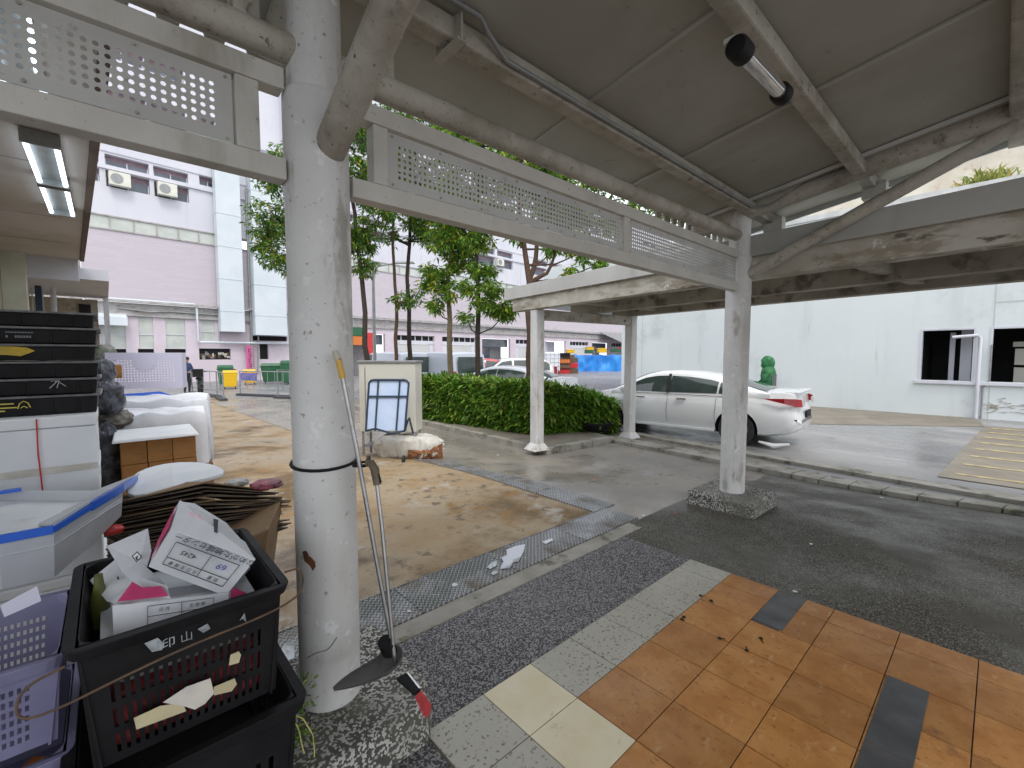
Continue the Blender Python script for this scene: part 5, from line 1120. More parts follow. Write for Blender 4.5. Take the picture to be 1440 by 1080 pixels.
# blue tarps, crates and cages by the far hall
tf = P(842, 500, 52); tw = thing('tarp_stall', 'bright blue tarpaulin wrapped round a row of goods below the sheet awning', 'tarpaulin', (tf.x, tf.y, -.2), YAW-math.pi/2)
g = MB(); nx = 40; hh = 1.95
vs = []
for i in range(nx+1):
    x = -2.9+5.9*i/nx
    for j in range(7):
        z = hh*j/6*(1-.10*abs(math.sin(i*.32))); vs.append((x, -1.0+.30*noise.noise(Vector((x*.9, j*.25, 4)))+.12*noise.noise(Vector((x*3.1, j*.5, 1)))+.12*(j/6), z*(1+.10*noise.noise(Vector((x*.8, 7, 7))))))
    vs.append((x, 1.0, hh*.95))
fs = [(i*8+j, (i+1)*8+j, (i+1)*8+j+1, i*8+j+1) for i in range(nx) for j in range(7)]
g.add(vs, fs); o = g.build('tarpaulin', M['tarp'], tw, local=True, smooth=True); s = o.modifiers.new('t', 'SOLIDIFY'); s.thickness = .02
g = MB(); g.hexa([(-4.0, -.9, 0), (-2.95, -.9, 0), (-2.95, .9, 0), (-4.0, .9, 0)], [(-4.3, -.95, 1.95), (-2.95, -.95, 1.85), (-2.95, .9, 1.9), (-4.1, .9, 1.95)]); g.box(-2.8, 2.8, -.6, .95, 0, 1.7)
g.build('covered_goods', M['rust'], tw, local=True)
def farcrate(px, py, dep, w, h, m, lab, name='plastic_crate', cat='crate', group=None, zb=None, d=.8):
    p = P(px, py, dep); t = thing(name, lab, cat, (p.x, p.y, p.z), YAW-math.pi/2, group)
    g = MB(); g.box(-w/2, w/2, -d/2, d/2, 0, h); g.build('body', m, t, local=True, bevel=.05)
    g = MB(); g.box(-w/2-.04, w/2+.04, -d/2-.04, d/2+.04, h*.82, h*.98); g.build('rim', m, t, local=True, bevel=.03); return t
farcrate(802, 496.5, 51.5, 0.91, 0.41, M['yellow'], 'yellow crate at the left end on the blue tarpaulins', group='crates on the tarpaulins')
farcrate(828, 497.0, 51.5, 0.91, 0.41, M['green'], 'green crate on the blue tarpaulins, second from left', group='crates on the tarpaulins')
farcrate(829, 492.5, 51.9, 0.84, 0.38, M['yellow'], 'yellow crate propped behind the green crate', group='crates on the tarpaulins')
farcrate(846, 496.0, 51.5, 0.98, 0.52, M['yellow'], 'largest yellow crate, mid tarpaulin', group='crates on the tarpaulins')
farcrate(866, 495.0, 51.5, 1.12, 0.34, M['green'], 'green crate at the right end of the tarpaulins', group='crates on the tarpaulins')
farcrate(873, 491.0, 51.8, 0.63, 0.22, M['red'], 'red crate on the far right above the tarpaulins', group='crates on the tarpaulins')
p = at(776, 44); t = thing('roll_cage', 'tall white covered roll cage beside the red crate stack', 'cage', p, YAW-math.pi/2)
g = MB(); g.box(-.75, .75, -.6, .6, .25, 2.15); g.build('cover', M['cloth'], t, local=True, bevel=.12)
g = MB(); 
for k in range(5): g.box(-.76, .76, -.62, -.605, .35+k*.38, .37+k*.38)
for k in range(4): g.box(-.6+k*.4, -.58+k*.4, -.625, -.61, .25, 2.1)
g.build('straps', M['greyst'], t, local=True)
for x in (-.6, .6): g = MB(); g.lathe([(.12, 0), (.12, .08)], (0, 0, 0), 12); g.v = [(x+z, -.5+a_, .12+b_) for a_, b_, z in g.v]; g.build('castor', M['rubber'], t, local=True)
for k, (m, lab) in enumerate(((M['red'], 'bottom red crate of the stack beside the white roll cage'), (M['rust'], 'middle brown crate of the stack beside the white roll cage'), (M['orangeb'], 'orange crate of the stack beside the white roll cage'), (M['black'], 'black crate topping the stack beside the white roll cage'))):
    p = at(793, 45, -.2+k*.52); t = thing('stacked_crate', lab, 'crate', p, YAW-math.pi/2, 'crate stack by the roll cage')
    g = MB(); g.box(-.55, .55, -.5, .5, 0, .5); g.build('body', m, t, local=True, bevel=.03); g = MB(); g.box(-.6, .6, -.55, .55, .42, .49); g.build('rim', M['black'], t, local=True, bevel=.02)
for k in range(3):
    p = at(806, 45.5, -.2+k*.55); t = thing('stacked_crate', ['bottom red-brown crate left of the blue tarpaulin', 'middle red-brown crate left of the blue tarpaulin', 'top red-brown crate left of the blue tarpaulin'][k], 'crate', p, YAW-math.pi/2, 'crates left of the tarpaulin')
    g = MB(); g.box(-.45, .45, -.5, .5, 0, .5); g.build('body', M['red'] if k % 2 else M['rust'], t, local=True, bevel=.03)
# metal cabinet with folded trolley and wrapped sack
cb = P(545, 500, 7.35); fw = Vector((math.cos(YAW), math.sin(YAW), 0)); rt_ = Vector((fw.y, -fw.x, 0))
def V2(px, py, dep): return P(px, py, dep)
cab = thing('metal_cabinet', 'cream sheet-metal cabinet on thin legs beside the hedge, grey top edge', 'cabinet', (cb.x, cb.y, -.05), YAW-math.pi/2+R(-3))
xl = (503-545)/626*7.35; xr = (584-545)/626*7.35; zt = 1.6-(508-500)/626*7.35; zb2 = 1.6-(608-500)/626*7.35; ZB = -.05
g = MB(); g.box(xl, xr, 0, .42, zb2-ZB, zt-ZB-.03); g.build('body', M['cream2'], cab, local=True, bevel=.01)
g = MB(); g.box(xl-.02, xr+.02, -.02, .44, zt-ZB-.03, zt-ZB+.01); g.build('top', M['greyst'], cab, local=True, bevel=.008)
for x in (xl+.04, xr-.04):
    for y in (.04, .38): g = MB(); g.tube([(x, y, -.05), (x, y, zb2-ZB)], .02, 8); g.build('leg', M['greyst'], cab, local=True)
g = MB(); g.box(xl+.05, xr-.05, .06, .36, .12, .15); g.build('shelf', M['greyst'], cab, local=True)
g = MB(); g.box(xl+.10, xl+.115, -.004, .0, zb2-ZB+.1, zt-ZB-.1); g.build('door_seam', M['greyst'], cab, local=True)
tr = thing('folded_trolley', 'folded navy tubular hand trolley with pale blue sheet leaning on the cabinet', 'trolley', cb-fw*.25+Vector((0, 0, -.1-cb.z)), YAW-math.pi/2)
def q_(px, py, y=0): return Vector(((px-545)/626*7.0, -.10+(py-533)/75*-.18, 1.6-(py-500)/626*7.0+.1))
tl_, tr_, bl_, br_ = q_(527, 534), q_(583, 534), q_(526, 604), q_(580, 604)
def lerp2(a, b, t): return a.lerp(b, t)
g = MB(); r = .016
g.tube([bl_, tl_+Vector((0, 0, -.05)), tl_+Vector((.03, 0, -.01)), tl_+Vector((.07, 0, 0)), tr_+Vector((-.07, 0, 0)), tr_+Vector((-.03, 0, -.01)), tr_+Vector((0, 0, -.05)), br_], r, 8)
for u in (.24, .78): g.tube([tl_.lerp(tr_, u), bl_.lerp(br_, u)], r*.9, 8)
g.tube([tl_.lerp(bl_, .33), tr_.lerp(br_, .33)], r*.9, 8); g.tube([bl_, bl_.lerp(br_, .3)+Vector((0, -.1, .05)), bl_.lerp(br_, .7)+Vector((0, -.1, -.02)), br_], r, 8)
e = q_(588, 585); g.tube([br_, br_.lerp(e, .6)+Vector((0, -.05, .04)), e+Vector((0, -.12, 0)), q_(594, 606)+Vector((0, -.12, 0))], r, 8)
g.build('tube_frame', M['navy'], tr, local=True, smooth=True)
g = MB(); o_ = Vector((0, .02, 0)); g.hexa([bl_+o_, br_+o_, br_+o_+Vector((0, .012, 0)), bl_+o_+Vector((0, .012, 0))], [tl_+o_, tr_+o_, tr_+o_+Vector((0, .012, 0)), tl_+o_+Vector((0, .012, 0))]); g.build('back_sheet', M['pblue'], tr, local=True)
for u in (.05, .95): g = MB(); g.lathe([(.07, 0), (.07, .03)], (0, 0, 0), 14); c_ = bl_.lerp(br_, u); g.v = [(c_.x+z, c_.y-.04+a_, .09+b_) for a_, b_, z in g.v]; g.build('wheel', M['rubber'], tr, local=True)
ps = GG(572, 646); sk_ = thing('wrapped_sack', 'dirty white wrapped bundle with brown torn end lying by the trolley', 'sack', (ps.x, ps.y, ps.z), YAW-math.pi/2+R(4))
g = MB(); nu, nv = 44, 20; vs = []
for i in range(nu+1):
    u = -1+2*i/nu
    for j in range(nv):
        a = 2*math.pi*j/nv; ca, sa_ = math.cos(a), math.sin(a); ry = .26; hh = .36-.05*u
        sx = math.copysign(abs(ca)**.45, ca); sz = math.copysign(abs(sa_)**.45, sa_)
        e_f = (1-abs(u)**7*.75)
        p = Vector((u*.56+.05*noise.noise(Vector((u*3, a, 1))), .28+sx*ry*e_f, .17+sz*hh/2*e_f)); nz = noise.noise(p*6)*.035+noise.noise(p*17)*.02+noise.noise(Vector((p.x*3, p.y*14, p.z*3)))*.018
        p += Vector((nz, nz, nz if sz > -.5 else 0)); p.z = max(.0, p.z); vs.append(p)
fs = [(i*nv+j, (i+1)*nv+j, (i+1)*nv+(j+1) % nv, i*nv+(j+1) % nv) for i in range(nu) for j in range(nv)]+[tuple(range(nv)), tuple(nu*nv+j for j in range(nv-1, -1, -1))]
g.add(vs, fs); g.build('sack_body', M['sack'], sk_, local=True, smooth=True)
g = MB(); nn_ = 30; vs = []
for i in range(nn_+1):
    x = .02+.56*i/nn_
    for j in range(6): vs.append((x, .015-.03*math.sin(math.pi*j/5)-.03*noise.noise(Vector((x*16, j*.9, 2))), .0+(.15+.05*noise.noise(Vector((x*9, 1, 5)))+.10*max(0, x-.35)/.2)*j/5))
g.add(vs, [(i*6+j, (i+1)*6+j, (i+1)*6+j+1, i*6+j+1) for i in range(nn_) for j in range(5)])
g.build('torn_brown_end', mat('rusty_wood_filling', (.30,.12,.04), (.10,.04,.02), 9, .8, bump=1, bscale=20, layers=(((.5,.46,.38), 7, .56, .62),)), sk_, local=True, smooth=True)
# ================================================================ PILE OF CRATES AND BOXES, LEFT
def slot_crate(name, label, x0, x1, y0, y1, z0, z1, m, cols, rows, group=None, taper=.03, rimw=.03, rim=.05, sides='FR', cat='crate', slot=(.35, .7), zr=(.12, .8), rz=0, inner=None):
    """open crate: four slotted walls as one mesh, floor, rim"""
    t = thing(name, label, cat, ((x0+x1)/2, (y0+y1)/2, z0), rz, group); w, d, h = x1-x0, y1-y0, z1-z0
    g = MB(); th = .006
    def wall(a, b, n):   # a->b top corners (outer), n = outward normal, slots
        a = Vector(a); b = Vector(b); L = (b-a).length; u = (b-a)/L; ti = -Vector(n)*taper*1.0
        def pt(s, z, o): f = z/h; return a+u*(s*(1-2*taper*.6*(1-f)/L)+taper*.6*(1-f))+ti*(1-f)+Vector((0, 0, z))-Vector(n)*o
        def quad(s0, s1, z0_, z1_):
            g.hexa([pt(s0, z0_, th), pt(s1, z0_, th), pt(s1, z0_, 0), pt(s0, z0_, 0)], [pt(s0, z1_, th), pt(s1, z1_, th), pt(s1, z1_, 0), pt(s0, z1_, 0)])
        zs0, zs1 = h*zr[0], h*zr[1]; quad(0, L, 0, zs0); quad(0, L, zs1, h)
        nc = max(3, int(cols*L/max(w, d))); mg = L*.10; cw_ = (L-2*mg)/nc; rh = (zs1-zs0)/rows
        quad(0, mg, zs0, zs1); quad(L-mg, L, zs0, zs1)
        for r in range(rows):
            z_a = zs0+r*rh; hb = rh*(1-slot[1])
            quad(mg, L-mg, z_a+rh-hb, z_a+rh)
            for c in range(nc+1):
                s0 = mg+c*cw_-cw_*(1-slot[0])/2; quad(max(mg, s0), min(L-mg, s0+cw_*(1-slot[0])), z_a, z_a+rh-hb)
    W2, D2 = w/2, d/2
    wall((-W2, -D2, 0), (W2, -D2, 0), (0, -1, 0)); wall((W2, -D2, 0), (W2, D2, 0), (1, 0, 0)); wall((W2, D2, 0), (-W2, D2, 0), (0, 1, 0)); wall((-W2, D2, 0), (-W2, -D2, 0), (-1, 0, 0))
    g.box(-W2+taper, W2-taper, -D2+taper, D2-taper, .0, .008)
    g.build('body', m, t, local=True)
    g = MB(); o = .012
    def rr_(e, z): return [(math.copysign(W2+e-.04, a)+math.cos(th_)*.04, math.copysign(D2+e-.04, b)+math.sin(th_)*.04, z) for a, b, t0_ in ((1,1,0),(-1,1,90),(-1,-1,180),(1,-1,270)) for th_ in [R(t0_+k*22.5) for k in range(5)]]
    A_, B_, C_, D_ = rr_(rimw-.008, h-rim), rr_(rimw, h), rr_(-.006, h), rr_(-.006, h-rim); n = len(A_)
    vs = A_+B_+C_+D_; fs = []
    for a_, b_ in ((0, 1), (1, 2), (2, 3), (3, 0)): fs += [(a_*n+i, a_*n+(i+1) % n, b_*n+(i+1) % n, b_*n+i) for i in range(n)]
    g.add(vs, fs); g.build('rim', m, t, local=True, bevel=.003)
    return t
# --- near black crate with crumpled cartons, standing on two more
CXa, CXb, CYa, CYb = -.085, .365, 1.45, 2.02
bc = slot_crate('black_crate', 'large slotted black crate full of crumpled white and magenta cartons', CXa, CXb, CYa, CYb, .56, .905, M['black'], 24, 3, slot=(.42, .72), zr=(.07, .70), rim=.03, rimw=.025)
slot_crate('black_crate', 'empty black crate at the bottom, its pale scuffed rim beside the column plinth', CXa-.02, CXb+.03, CYa-.02, CYb+.02, .20, .54, M['black'], 14, 2, slot=(.4, .7), zr=(.1, .6), rim=.04, rimw=.03)
slot_crate('black_crate', 'lowest black crate on the pavement under the other two', CXa, CXb-.02, CYa+.02, CYb-.02, .012, .19, M['black'], 12, 1)
tagm = mat('torn_masking_tape', (.60,.54,.34), (.50,.44,.27), 9, .8)
yF = CYa-.0
def onF(px, py, d=0):   # point on the crate's near face
    return Vector(at_y(px, py, yF+d))
def facepatch(name, pts, m, par, d=-.004):
    q = [onF(x, y, d) for x, y in pts]; g = MB(); c = list(reversed([p+Vector((0, .002, 0)) for p in q])); n = len(q)
    g.add([p for p in q]+[p+Vector((0, .0015, 0)) for p in q], [tuple(range(n)), tuple(range(2*n-1, n-1, -1))]+[(i, n+i, n+(i+1) % n, (i+1) % n) for i in range(n)]); return g.build(name, m, par)
facepatch('tape_strip', [(188, 1010), (192, 1026), (262, 1000), (256, 988), (225, 993)], tagm, bc, -.006)
facepatch('tape_strip', [(300, 972), (301, 966), (330, 954), (333, 962), (326, 972), (301, 978)], tagm, bc, -.006)
facepatch('tape_strip', [(322, 936), (324, 921), (336, 916), (339, 921), (336, 932)], tagm, bc, -.006)
facepatch('torn_label', [(229, 988), (262, 966), (296, 954), (301, 975), (288, 990), (274, 998), (262, 994)], mat('torn_paper', (.66,.63,.55), (.56,.54,.50), 14, .9), bc, -.008)
scm = mat('grey_scuff', (.40,.44,.46), (.20,.21,.22), 30, .7)
facepatch('scuff', [(203, 905), (222, 897), (230, 905), (228, 914), (214, 917)], scm, bc, -.0075); facepatch('scuff', [(278, 885), (292, 877), (296, 884), (286, 890)], scm, bc, -.0085); facepatch('scuff', [(337, 873), (344, 862), (347, 876), (341, 870)], scm, bc, -.007)
pxt('印 山', .030, scm, bc, onF(250, 900, -.009)+Vector((0,0,0)), Vector((1, 0, 0)), Vector((0, 0, 1)), name='moulded_mark')
# wire bail handles
g = MB(); a_, b_ = onF(120, 930, -.02), onF(385, 868, -.02)
z1 = a_.z
g.tube(chaikin([Vector((CXa-.02, CYa+.02, .86)), Vector((CXa-.09, CYa-.0, .852)), Vector((CXa-.10, CYa-.02, .80)), Vector((CXa-.06, CYa-.03, .785)), Vector((CXa+.1, CYa-.032, .815)), Vector(((CXa+CXb)/2, CYa-.034, .832)), Vector((CXb-.05, CYa-.033, .84)), Vector((CXb+.05, CYa+.0, .845)), Vector((CXb+.085, CYa+.06, .86)), Vector((CXb+.08, CYa+.08, .90)), Vector((CXb+.03, CYa+.07, .905))], 3), .0032, 8); g.build('wire_handle', M['rust'], bc, smooth=True)
# red netting bags seen through the slots, one per contents
g = MB(); g.box(CXa+.05, CXb-.05, CYa+.035, CYb-.05, .58, .74)
ct = thing('red_netting', 'dark red netted contents showing through the slots of the big black crate', 'netting', ((CXa+CXb)/2, (CYa+CYb)/2, .575))
g.build('net_bundle', mat('dark_red_net', (.30,.03,.035), (.10,.02,.02), 30, .6, bump=.8, bscale=60), ct, bevel=.03)
g = MB(); g.box(CXa+.06, CXb-.06, CYa+.04, CYb-.06, .742, .80); g.build('pale_wrapping', mat('crinkled_pale_film', (.5,.52,.53), (.2,.2,.2), 14, .4), ct, bevel=.03)
# cartons: closed hexahedra from eight corners
def cpoly(pts, dep, thick=.0, m=None): pass
def carton(label, front, back, mats_, name='crumpled_carton'):
    """front/back: four points each (world). mats_: [front, sides]"""
    c = sum((Vector(p) for p in front+back), Vector())/8; t = thing(name, label, 'carton', c, 0, 'crumpled fish cartons in the black crate')
    g = MB(); f = [Vector(p) for p in front]; b = [Vector(p) for p in back]; N_ = 6
    def face(a, b_, c_, d_, m, amp=.004):
        vs = []
        n_ = (b_-a).cross(d_-a).normalized()
        for i in range(N_+1):
            for j in range(N_+1):
                u, v = i/N_, j/N_; p = (a*(1-u)+b_*u)*(1-v)+(d_*(1-u)+c_*u)*v
                if 0 < i < N_ and 0 < j < N_: p = p+n_*amp*noise.noise(p*22)
                vs.append(p)
        g.add(vs, [(i*(N_+1)+j, (i+1)*(N_+1)+j, (i+1)*(N_+1)+j+1, i*(N_+1)+j+1) for i in range(N_) for j in range(N_)], m)
    face(*f, 0); face(f[0], b[0], b[1], f[1], 1); face(f[1], b[1], b[2], f[2], 1); face(f[2], b[2], b[3], f[3], 1); face(f[3], b[3], b[0], f[0], 2 if len(mats_) > 2 else 1); face(b[3], b[2], b[1], b[0], 1)
    o = g.build('carton_board', mats_, t); return t, f, b
D1 = 1.36
c1f = [P(241, 744, 1.40), P(359, 787, 1.42), P(317, 838, 1.31), P(209, 797, 1.27)]
c1b = [P(253, 703, 1.55), P(345, 762, 1.58), P(352, 800, 1.52), P(222, 760, 1.47)]
c1, f, b = carton('topmost white carton with upside-down black lettering and table on its face', c1f, c1b, [M['paper'], M['paper'], M['paper']])
def onquad(f, u, v, off=.003):
    n_ = -(f[1]-f[0]).cross(f[3]-f[0]).normalized()
    p = (f[0]*(1-u)+f[1]*u)*(1-v)+(f[3]*(1-u)+f[2]*u)*v
    d = (p-Vector((0, 0, H)))
    if n_.dot(d) > 0: n_ = -n_
    return p+n_*off
def line_on(f, pts, m, par, r=.0011, off=.004, name='printed_line'):
    g = MB(); q = [onquad(f, u, v, off) for u, v in pts]
    for a, b_ in zip(q[:-1], q[1:]): g.bar(a, b_, .0022, .0012)
    return g
def print_table(f, par, u0, u1, v0, v1, um, vm, m, off=.0045):
    g = MB()
    for pts in ([(u0,v0),(u1,v0)],[(u1,v0),(u1,v1)],[(u1,v1),(u0,v1)],[(u0,v1),(u0,v0)],[(um,v0),(um,v1)],[(u0,vm),(u1,vm)]):
        a, b_ = onquad(f, *pts[0], off), onquad(f, *pts[1], off); g.bar(a, b_, .0020, .0012, up=(b_-a).cross(onquad(f,.5,.5,.05)-onquad(f,.5,.5,0)))
    g.build('printed_table', m, par)
def txt_on(f, s, u, v, size, m, par, flip=True, off=.006):
    o = onquad(f, u, v, off); ud = (f[1]-f[0]).normalized(); vd = (f[0]-f[3]).normalized()
    if flip: ud, vd = -ud, -vd
    n_ = ud.cross(vd); 
    return pxt(s, size, m, par, o, ud, vd, 0)
print_table(f, c1, .13, .90, .28, .86, .56, .68, M['ink'])
txt_on(f, 'なめがた地域センター', .56, .14, .026, M['ink'], c1); txt_on(f, '4245', .33, .47, .024, M['ink'], c1); txt_on(f, '69', .74, .47, .030, M['inkb'], c1); txt_on(f, '月 日 生 産 者', .36, .78, .0145, M['ink'], c1); txt_on(f, '数 量', .74, .78, .0145, M['ink'], c1)
# magenta end of the top carton
g = MB(); e0, e1, e2, e3 = f[0], b[0], b[3], f[3]
lift = Vector((-.006, -.004, .002))
def ql(u, v): return (e0*(1-u)+e1*u)*(1-v)+(e3*(1-u)+e2*u)*v+lift
g.add([ql(.12, .08), ql(.85, .02), ql(.72, .6), ql(.10, .92)], [(0,1,2,3)]); g.build('magenta_panel', M['pink'], c1)
for (x, y, s, m) in ((272, 727, .018, M['pinkl']), (322, 752, .014, M['pinkl'])):
    pass
# open top flap of the carton
fl_ = thing('carton_flap', 'lifted white carton flap with faint pink print on the topmost carton', 'carton', P(300, 735, 1.45), 0, 'crumpled fish cartons in the black crate')
g = MB(); q = [P(241, 744, 1.405), P(252, 705, 1.50), P(274, 708, 1.52), P(318, 735, 1.49), P(345, 765, 1.42), P(359, 786, 1.305)]; g.add(q+[p+Vector((0, 0, -.004)) for p in q], [tuple(range(6)), tuple(range(11, 5, -1))]+[(i, 6+i, 6+(i+1) % 6, (i+1) % 6) for i in range(6)]); g.build('board', M['paper'], fl_)
pxt('配送品', .022, M['pinkl'], fl_, P(276, 727, 1.44), (P(300, 737, 1.42)-P(255, 722, 1.46)), Vector((0, 0, 1)), name='pink_print')
g = MB(); g.add([P(300, 729, 1.45), P(307, 731, 1.445), P(306, 750, 1.38), P(301, 748, 1.385)], [(3,2,1,0)]); g.build('dark_slit', M['ink'], fl_)
# second: curled flap left
def sheet(label, pts, m, thick=.003, par=None, name='carton_flap', cat='carton', group='crumpled fish cartons in the black crate', marks=()):
    q = [P(*p) for p in pts]; n = len(q); c = sum(q, Vector())/n; t = thing(name, label, cat, c, 0, group)
    g = MB(); o_ = Vector((.0, thick, -thick)); vs = q+[c]+[p+o_ for p in q]+[c+o_]
    fs = [(i, (i+1) % n, n) for i in range(n)]+[(n+1+(i+1) % n, n+1+i, 2*n+1) for i in range(n)]+[(i, n+1+i, n+1+(i+1) % n, (i+1) % n) for i in range(n)]
    g.add(vs, fs); g.build('board', m, t)
    for mp, mm in marks:
        g = MB(); k = [P(x, y, d-.012) for x, y, d in mp]; g.add(k, [tuple(range(len(k)))]); g.build('print', mm, t)
    return t
sheet('curled white carton flap with a small printed square, left of the top carton', [(150, 768, 1.42), (208, 743, 1.46), (213, 775, 1.40), (206, 800, 1.34), (232, 820, 1.30), (198, 826, 1.26), (172, 805, 1.30)], M['paper'],
    marks=(([(185, 782, 1.36), (193, 775, 1.37), (200, 783, 1.36), (192, 791, 1.35)], M['ink']), ([(187, 782, 1.357), (193, 777, 1.362), (198, 783, 1.357), (192, 789, 1.352)], M['paper']), ([(190, 784, 1.355), (194, 781, 1.358), (195, 786, 1.355), (192, 788, 1.35)], M['ink'])))
sheet('white and magenta carton flap poking out at the left corner of the crate', [(126, 816, 1.36), (163, 786, 1.42), (198, 812, 1.30), (235, 824, 1.24), (240, 842, 1.20), (168, 850, 1.20), (150, 845, 1.26)], M['paper'],
    marks=(([(165, 846, 1.205), (186, 818, 1.27), (200, 826, 1.25), (226, 824, 1.25), (237, 838, 1.21)], M['pink']), ([(164, 812, 1.33), (166, 810, 1.33), (168, 814, 1.32), (166, 816, 1.32)], M['ink'])))
c2f = [P(158, 852, 1.17), P(322, 833, 1.315), P(318, 872, 1.30), P(160, 906, 1.15)]
c2b = [P(175, 835, 1.32), P(330, 815, 1.44), P(330, 850, 1.42), P(178, 880, 1.28)]
c2_, f2, b2 = carton('lower white carton lying along the near rim with an upside-up table printed on it', c2f, c2b, [M['paper'], M['paper'], M['paper']])
print_table(f2, c2_, .28, .86, .12, 1.35, .57, .42, M['ink'])
txt_on(f2, '日 月', .42, .27, .011, M['ink'], c2_, False); txt_on(f2, '生 産 者', .71, .27, .011, M['ink'], c2_, False); txt_on(f2, '19', .42, .66, .022, M['inkb'], c2_, False)
sheet('small magenta scrap of carton at the right end of the crate', [(318, 838, 1.34), (330, 826, 1.37), (346, 834, 1.38), (342, 846, 1.36)], M['pink'])
g = MB(); g.box(CXa+.04, CXb-.04, CYa+.03, CYb-.04, .803, .835); ct2 = g.build('inner_cartons', M['paper'], None); tag(ct2, 'flattened white cartons packed below the crumpled ones in the black crate', 'carton', 'crumpled fish cartons in the black crate')
# greenish bottle and red lid in the dark corner
g = MB(); p = P(140, 835, 1.30); g.lathe([(.022, -.10), (.024, -.02), (.012, .03), (.010, .06)], p, 14); tag(g.build('bottle', mat('olive_glass', (.10,.11,.03), None, 3, .2), smooth=True), 'olive green bottle neck in the left corner of the black crate', 'bottle')
# --- lavender slotted crates
for k in range(3):
    slot_crate('lavender_crate', ['bottom lavender slotted crate beside the black crates', 'middle lavender slotted crate with orange goods inside', 'top lavender slotted crate with a white paper label'][k], -.66, -.125, 1.62+.02*k, 2.10, .03+.262*k, .28+.262*k, M['lav'], 30, 6, group='stack of lavender crates', slot=(.55, .6), rim=.035, rimw=.018)
g = MB()
for k in range(9): g.lathe([(.0, -.04), (.04, 0), (0, .04)], (-.55+.05*k, 1.75+.04*(k % 3), .40+.03*(k % 2)), 10)
tag(g.build('orange_fruit', M['orangeb'], smooth=True), 'orange goods showing through the slots of the middle lavender crate', 'fruit', kind='stuff')
g = MB(); q = [at_y(x, y, 1.640) for x, y in ((0, 852), (52, 824), (58, 845), (6, 868))]; g.add(q+[p+Vector((0, .0015, 0)) for p in q], [(3,2,1,0),(4,5,6,7),(0,1,5,4),(1,2,6,5),(2,3,7,6),(3,0,4,7)])
lb = g.build('paper_label', mat('lilac_paper_label', (.60,.60,.72), None, 3, .8)); tag(lb, 'crinkled white paper label stuck on the top lavender crate', 'label')
# --- milky tub with blue tape on the lavender stack
tbp = [G(-60, 770, 1.0), G(75, 745, 1.0), G(130, 712, 1.0), G(195, 672, 1.0), G(140, 690, 1.0), G(-60, 690, 1.0)]
tb = thing('plastic_tub', 'milky white plastic tub edged with blue tape, resting on the lavender crates', 'tub', (-.4, 2.3, .82))
near = [G(-90, 764, 1.0), G(0, 758, 1.0), G(75, 744, 1.0), G(128, 712, 1.0), G(172, 686, 1.0)]
far = [G(-90, 688, 1.0), G(0, 689, 1.0), G(60, 690, 1.0), G(110, 690, 1.0), G(140, 690, 1.0)]
g = MB(); dz = [.185, .185, .185, .17, .14]
bot = [Vector((p.x-.01, p.y+.05, 1.0-d)) for p, d in zip(near, dz)]; botf = [Vector((p.x, p.y-.02, 1.0-d)) for p, d in zip(far, dz)]
n = 5; vs = near+bot+far+botf; fs = [(i, n+i, n+i+1, i+1) for i in range(n-1)]+[(2*n+i+1, 3*n+i+1, 3*n+i, 2*n+i) for i in range(n-1)]+[(n+i, 3*n+i, 3*n+i+1, n+i+1) for i in range(n-1)]+[(n-1, 2*n-1, 4*n-1, 3*n-1), (0, 2*n, 3*n, n)]
g.add(vs, fs); o = g.build('tub_walls', M['tubp'], tb); s = o.modifiers.new('t', 'SOLIDIFY'); s.thickness = .006; s.offset = 0
g = MB(); lid = [p+Vector((0, .01, -.05)) for p in near]+[p+Vector((0, -.01, -.045)) for p in reversed(far)]; g.add(lid+[p+Vector((0, 0, -.012)) for p in lid], [tuple(range(9, -1, -1)), tuple(range(10, 20))]); g.build('foam_lid', M['foam'], tb)
e1_ = P(192, 672, 2.45); pb_ = P(124, 720, 2.03); tape = []
for a, b_, w in ((near[0], near[1], .028), (near[1], near[2], .028), (near[2], near[3], .020), (near[3], near[4], .034), (near[4], e1_, .03)):
    g = MB(); g.bar(a+Vector((0, -.004, .0)), b_+Vector((0, -.004, .0)), .012, w); g.build('blue_tape', M['blue'], tb)
g = MB(); g.bar(pb_+Vector((0, -.008, .05)), pb_+Vector((0, -.008, -.03)), .020, .004, up=Vector((1, 0, 0))); g.build('blue_tape', M['blue'], tb)
g = MB(); g.bar(G(-90, 706, 1.01), G(30, 688, 1.01), .03, .012); g.build('blue_tape', M['blue'], tb)
g = MB(); p = P(41, 722, 2.2); g.lathe([(0, 0), (.02, .002), (.022, .03), (0, .034)], p, 14); g.build('blue_knob', M['blue'], tb, smooth=True)
g = MB(); a, b_, c_, d_ = near[2]+Vector((0, 0, .01)), near[3]+Vector((0, 0, .014)), P(196, 668, 2.46), P(100, 705, 2.25)
g.hexa([a, b_, c_, d_], [v+Vector((0, 0, .01)) for v in (a, b_, c_, d_)]); a2 = P(24, 737, 2.05); g.hexa([a2, a, d_, P(60, 722, 2.2)], [v+Vector((0, 0, .008)) for v in (a2, a, d_, P(60, 722, 2.2))]); g.build('curled_lid', M['tubp'], tb)
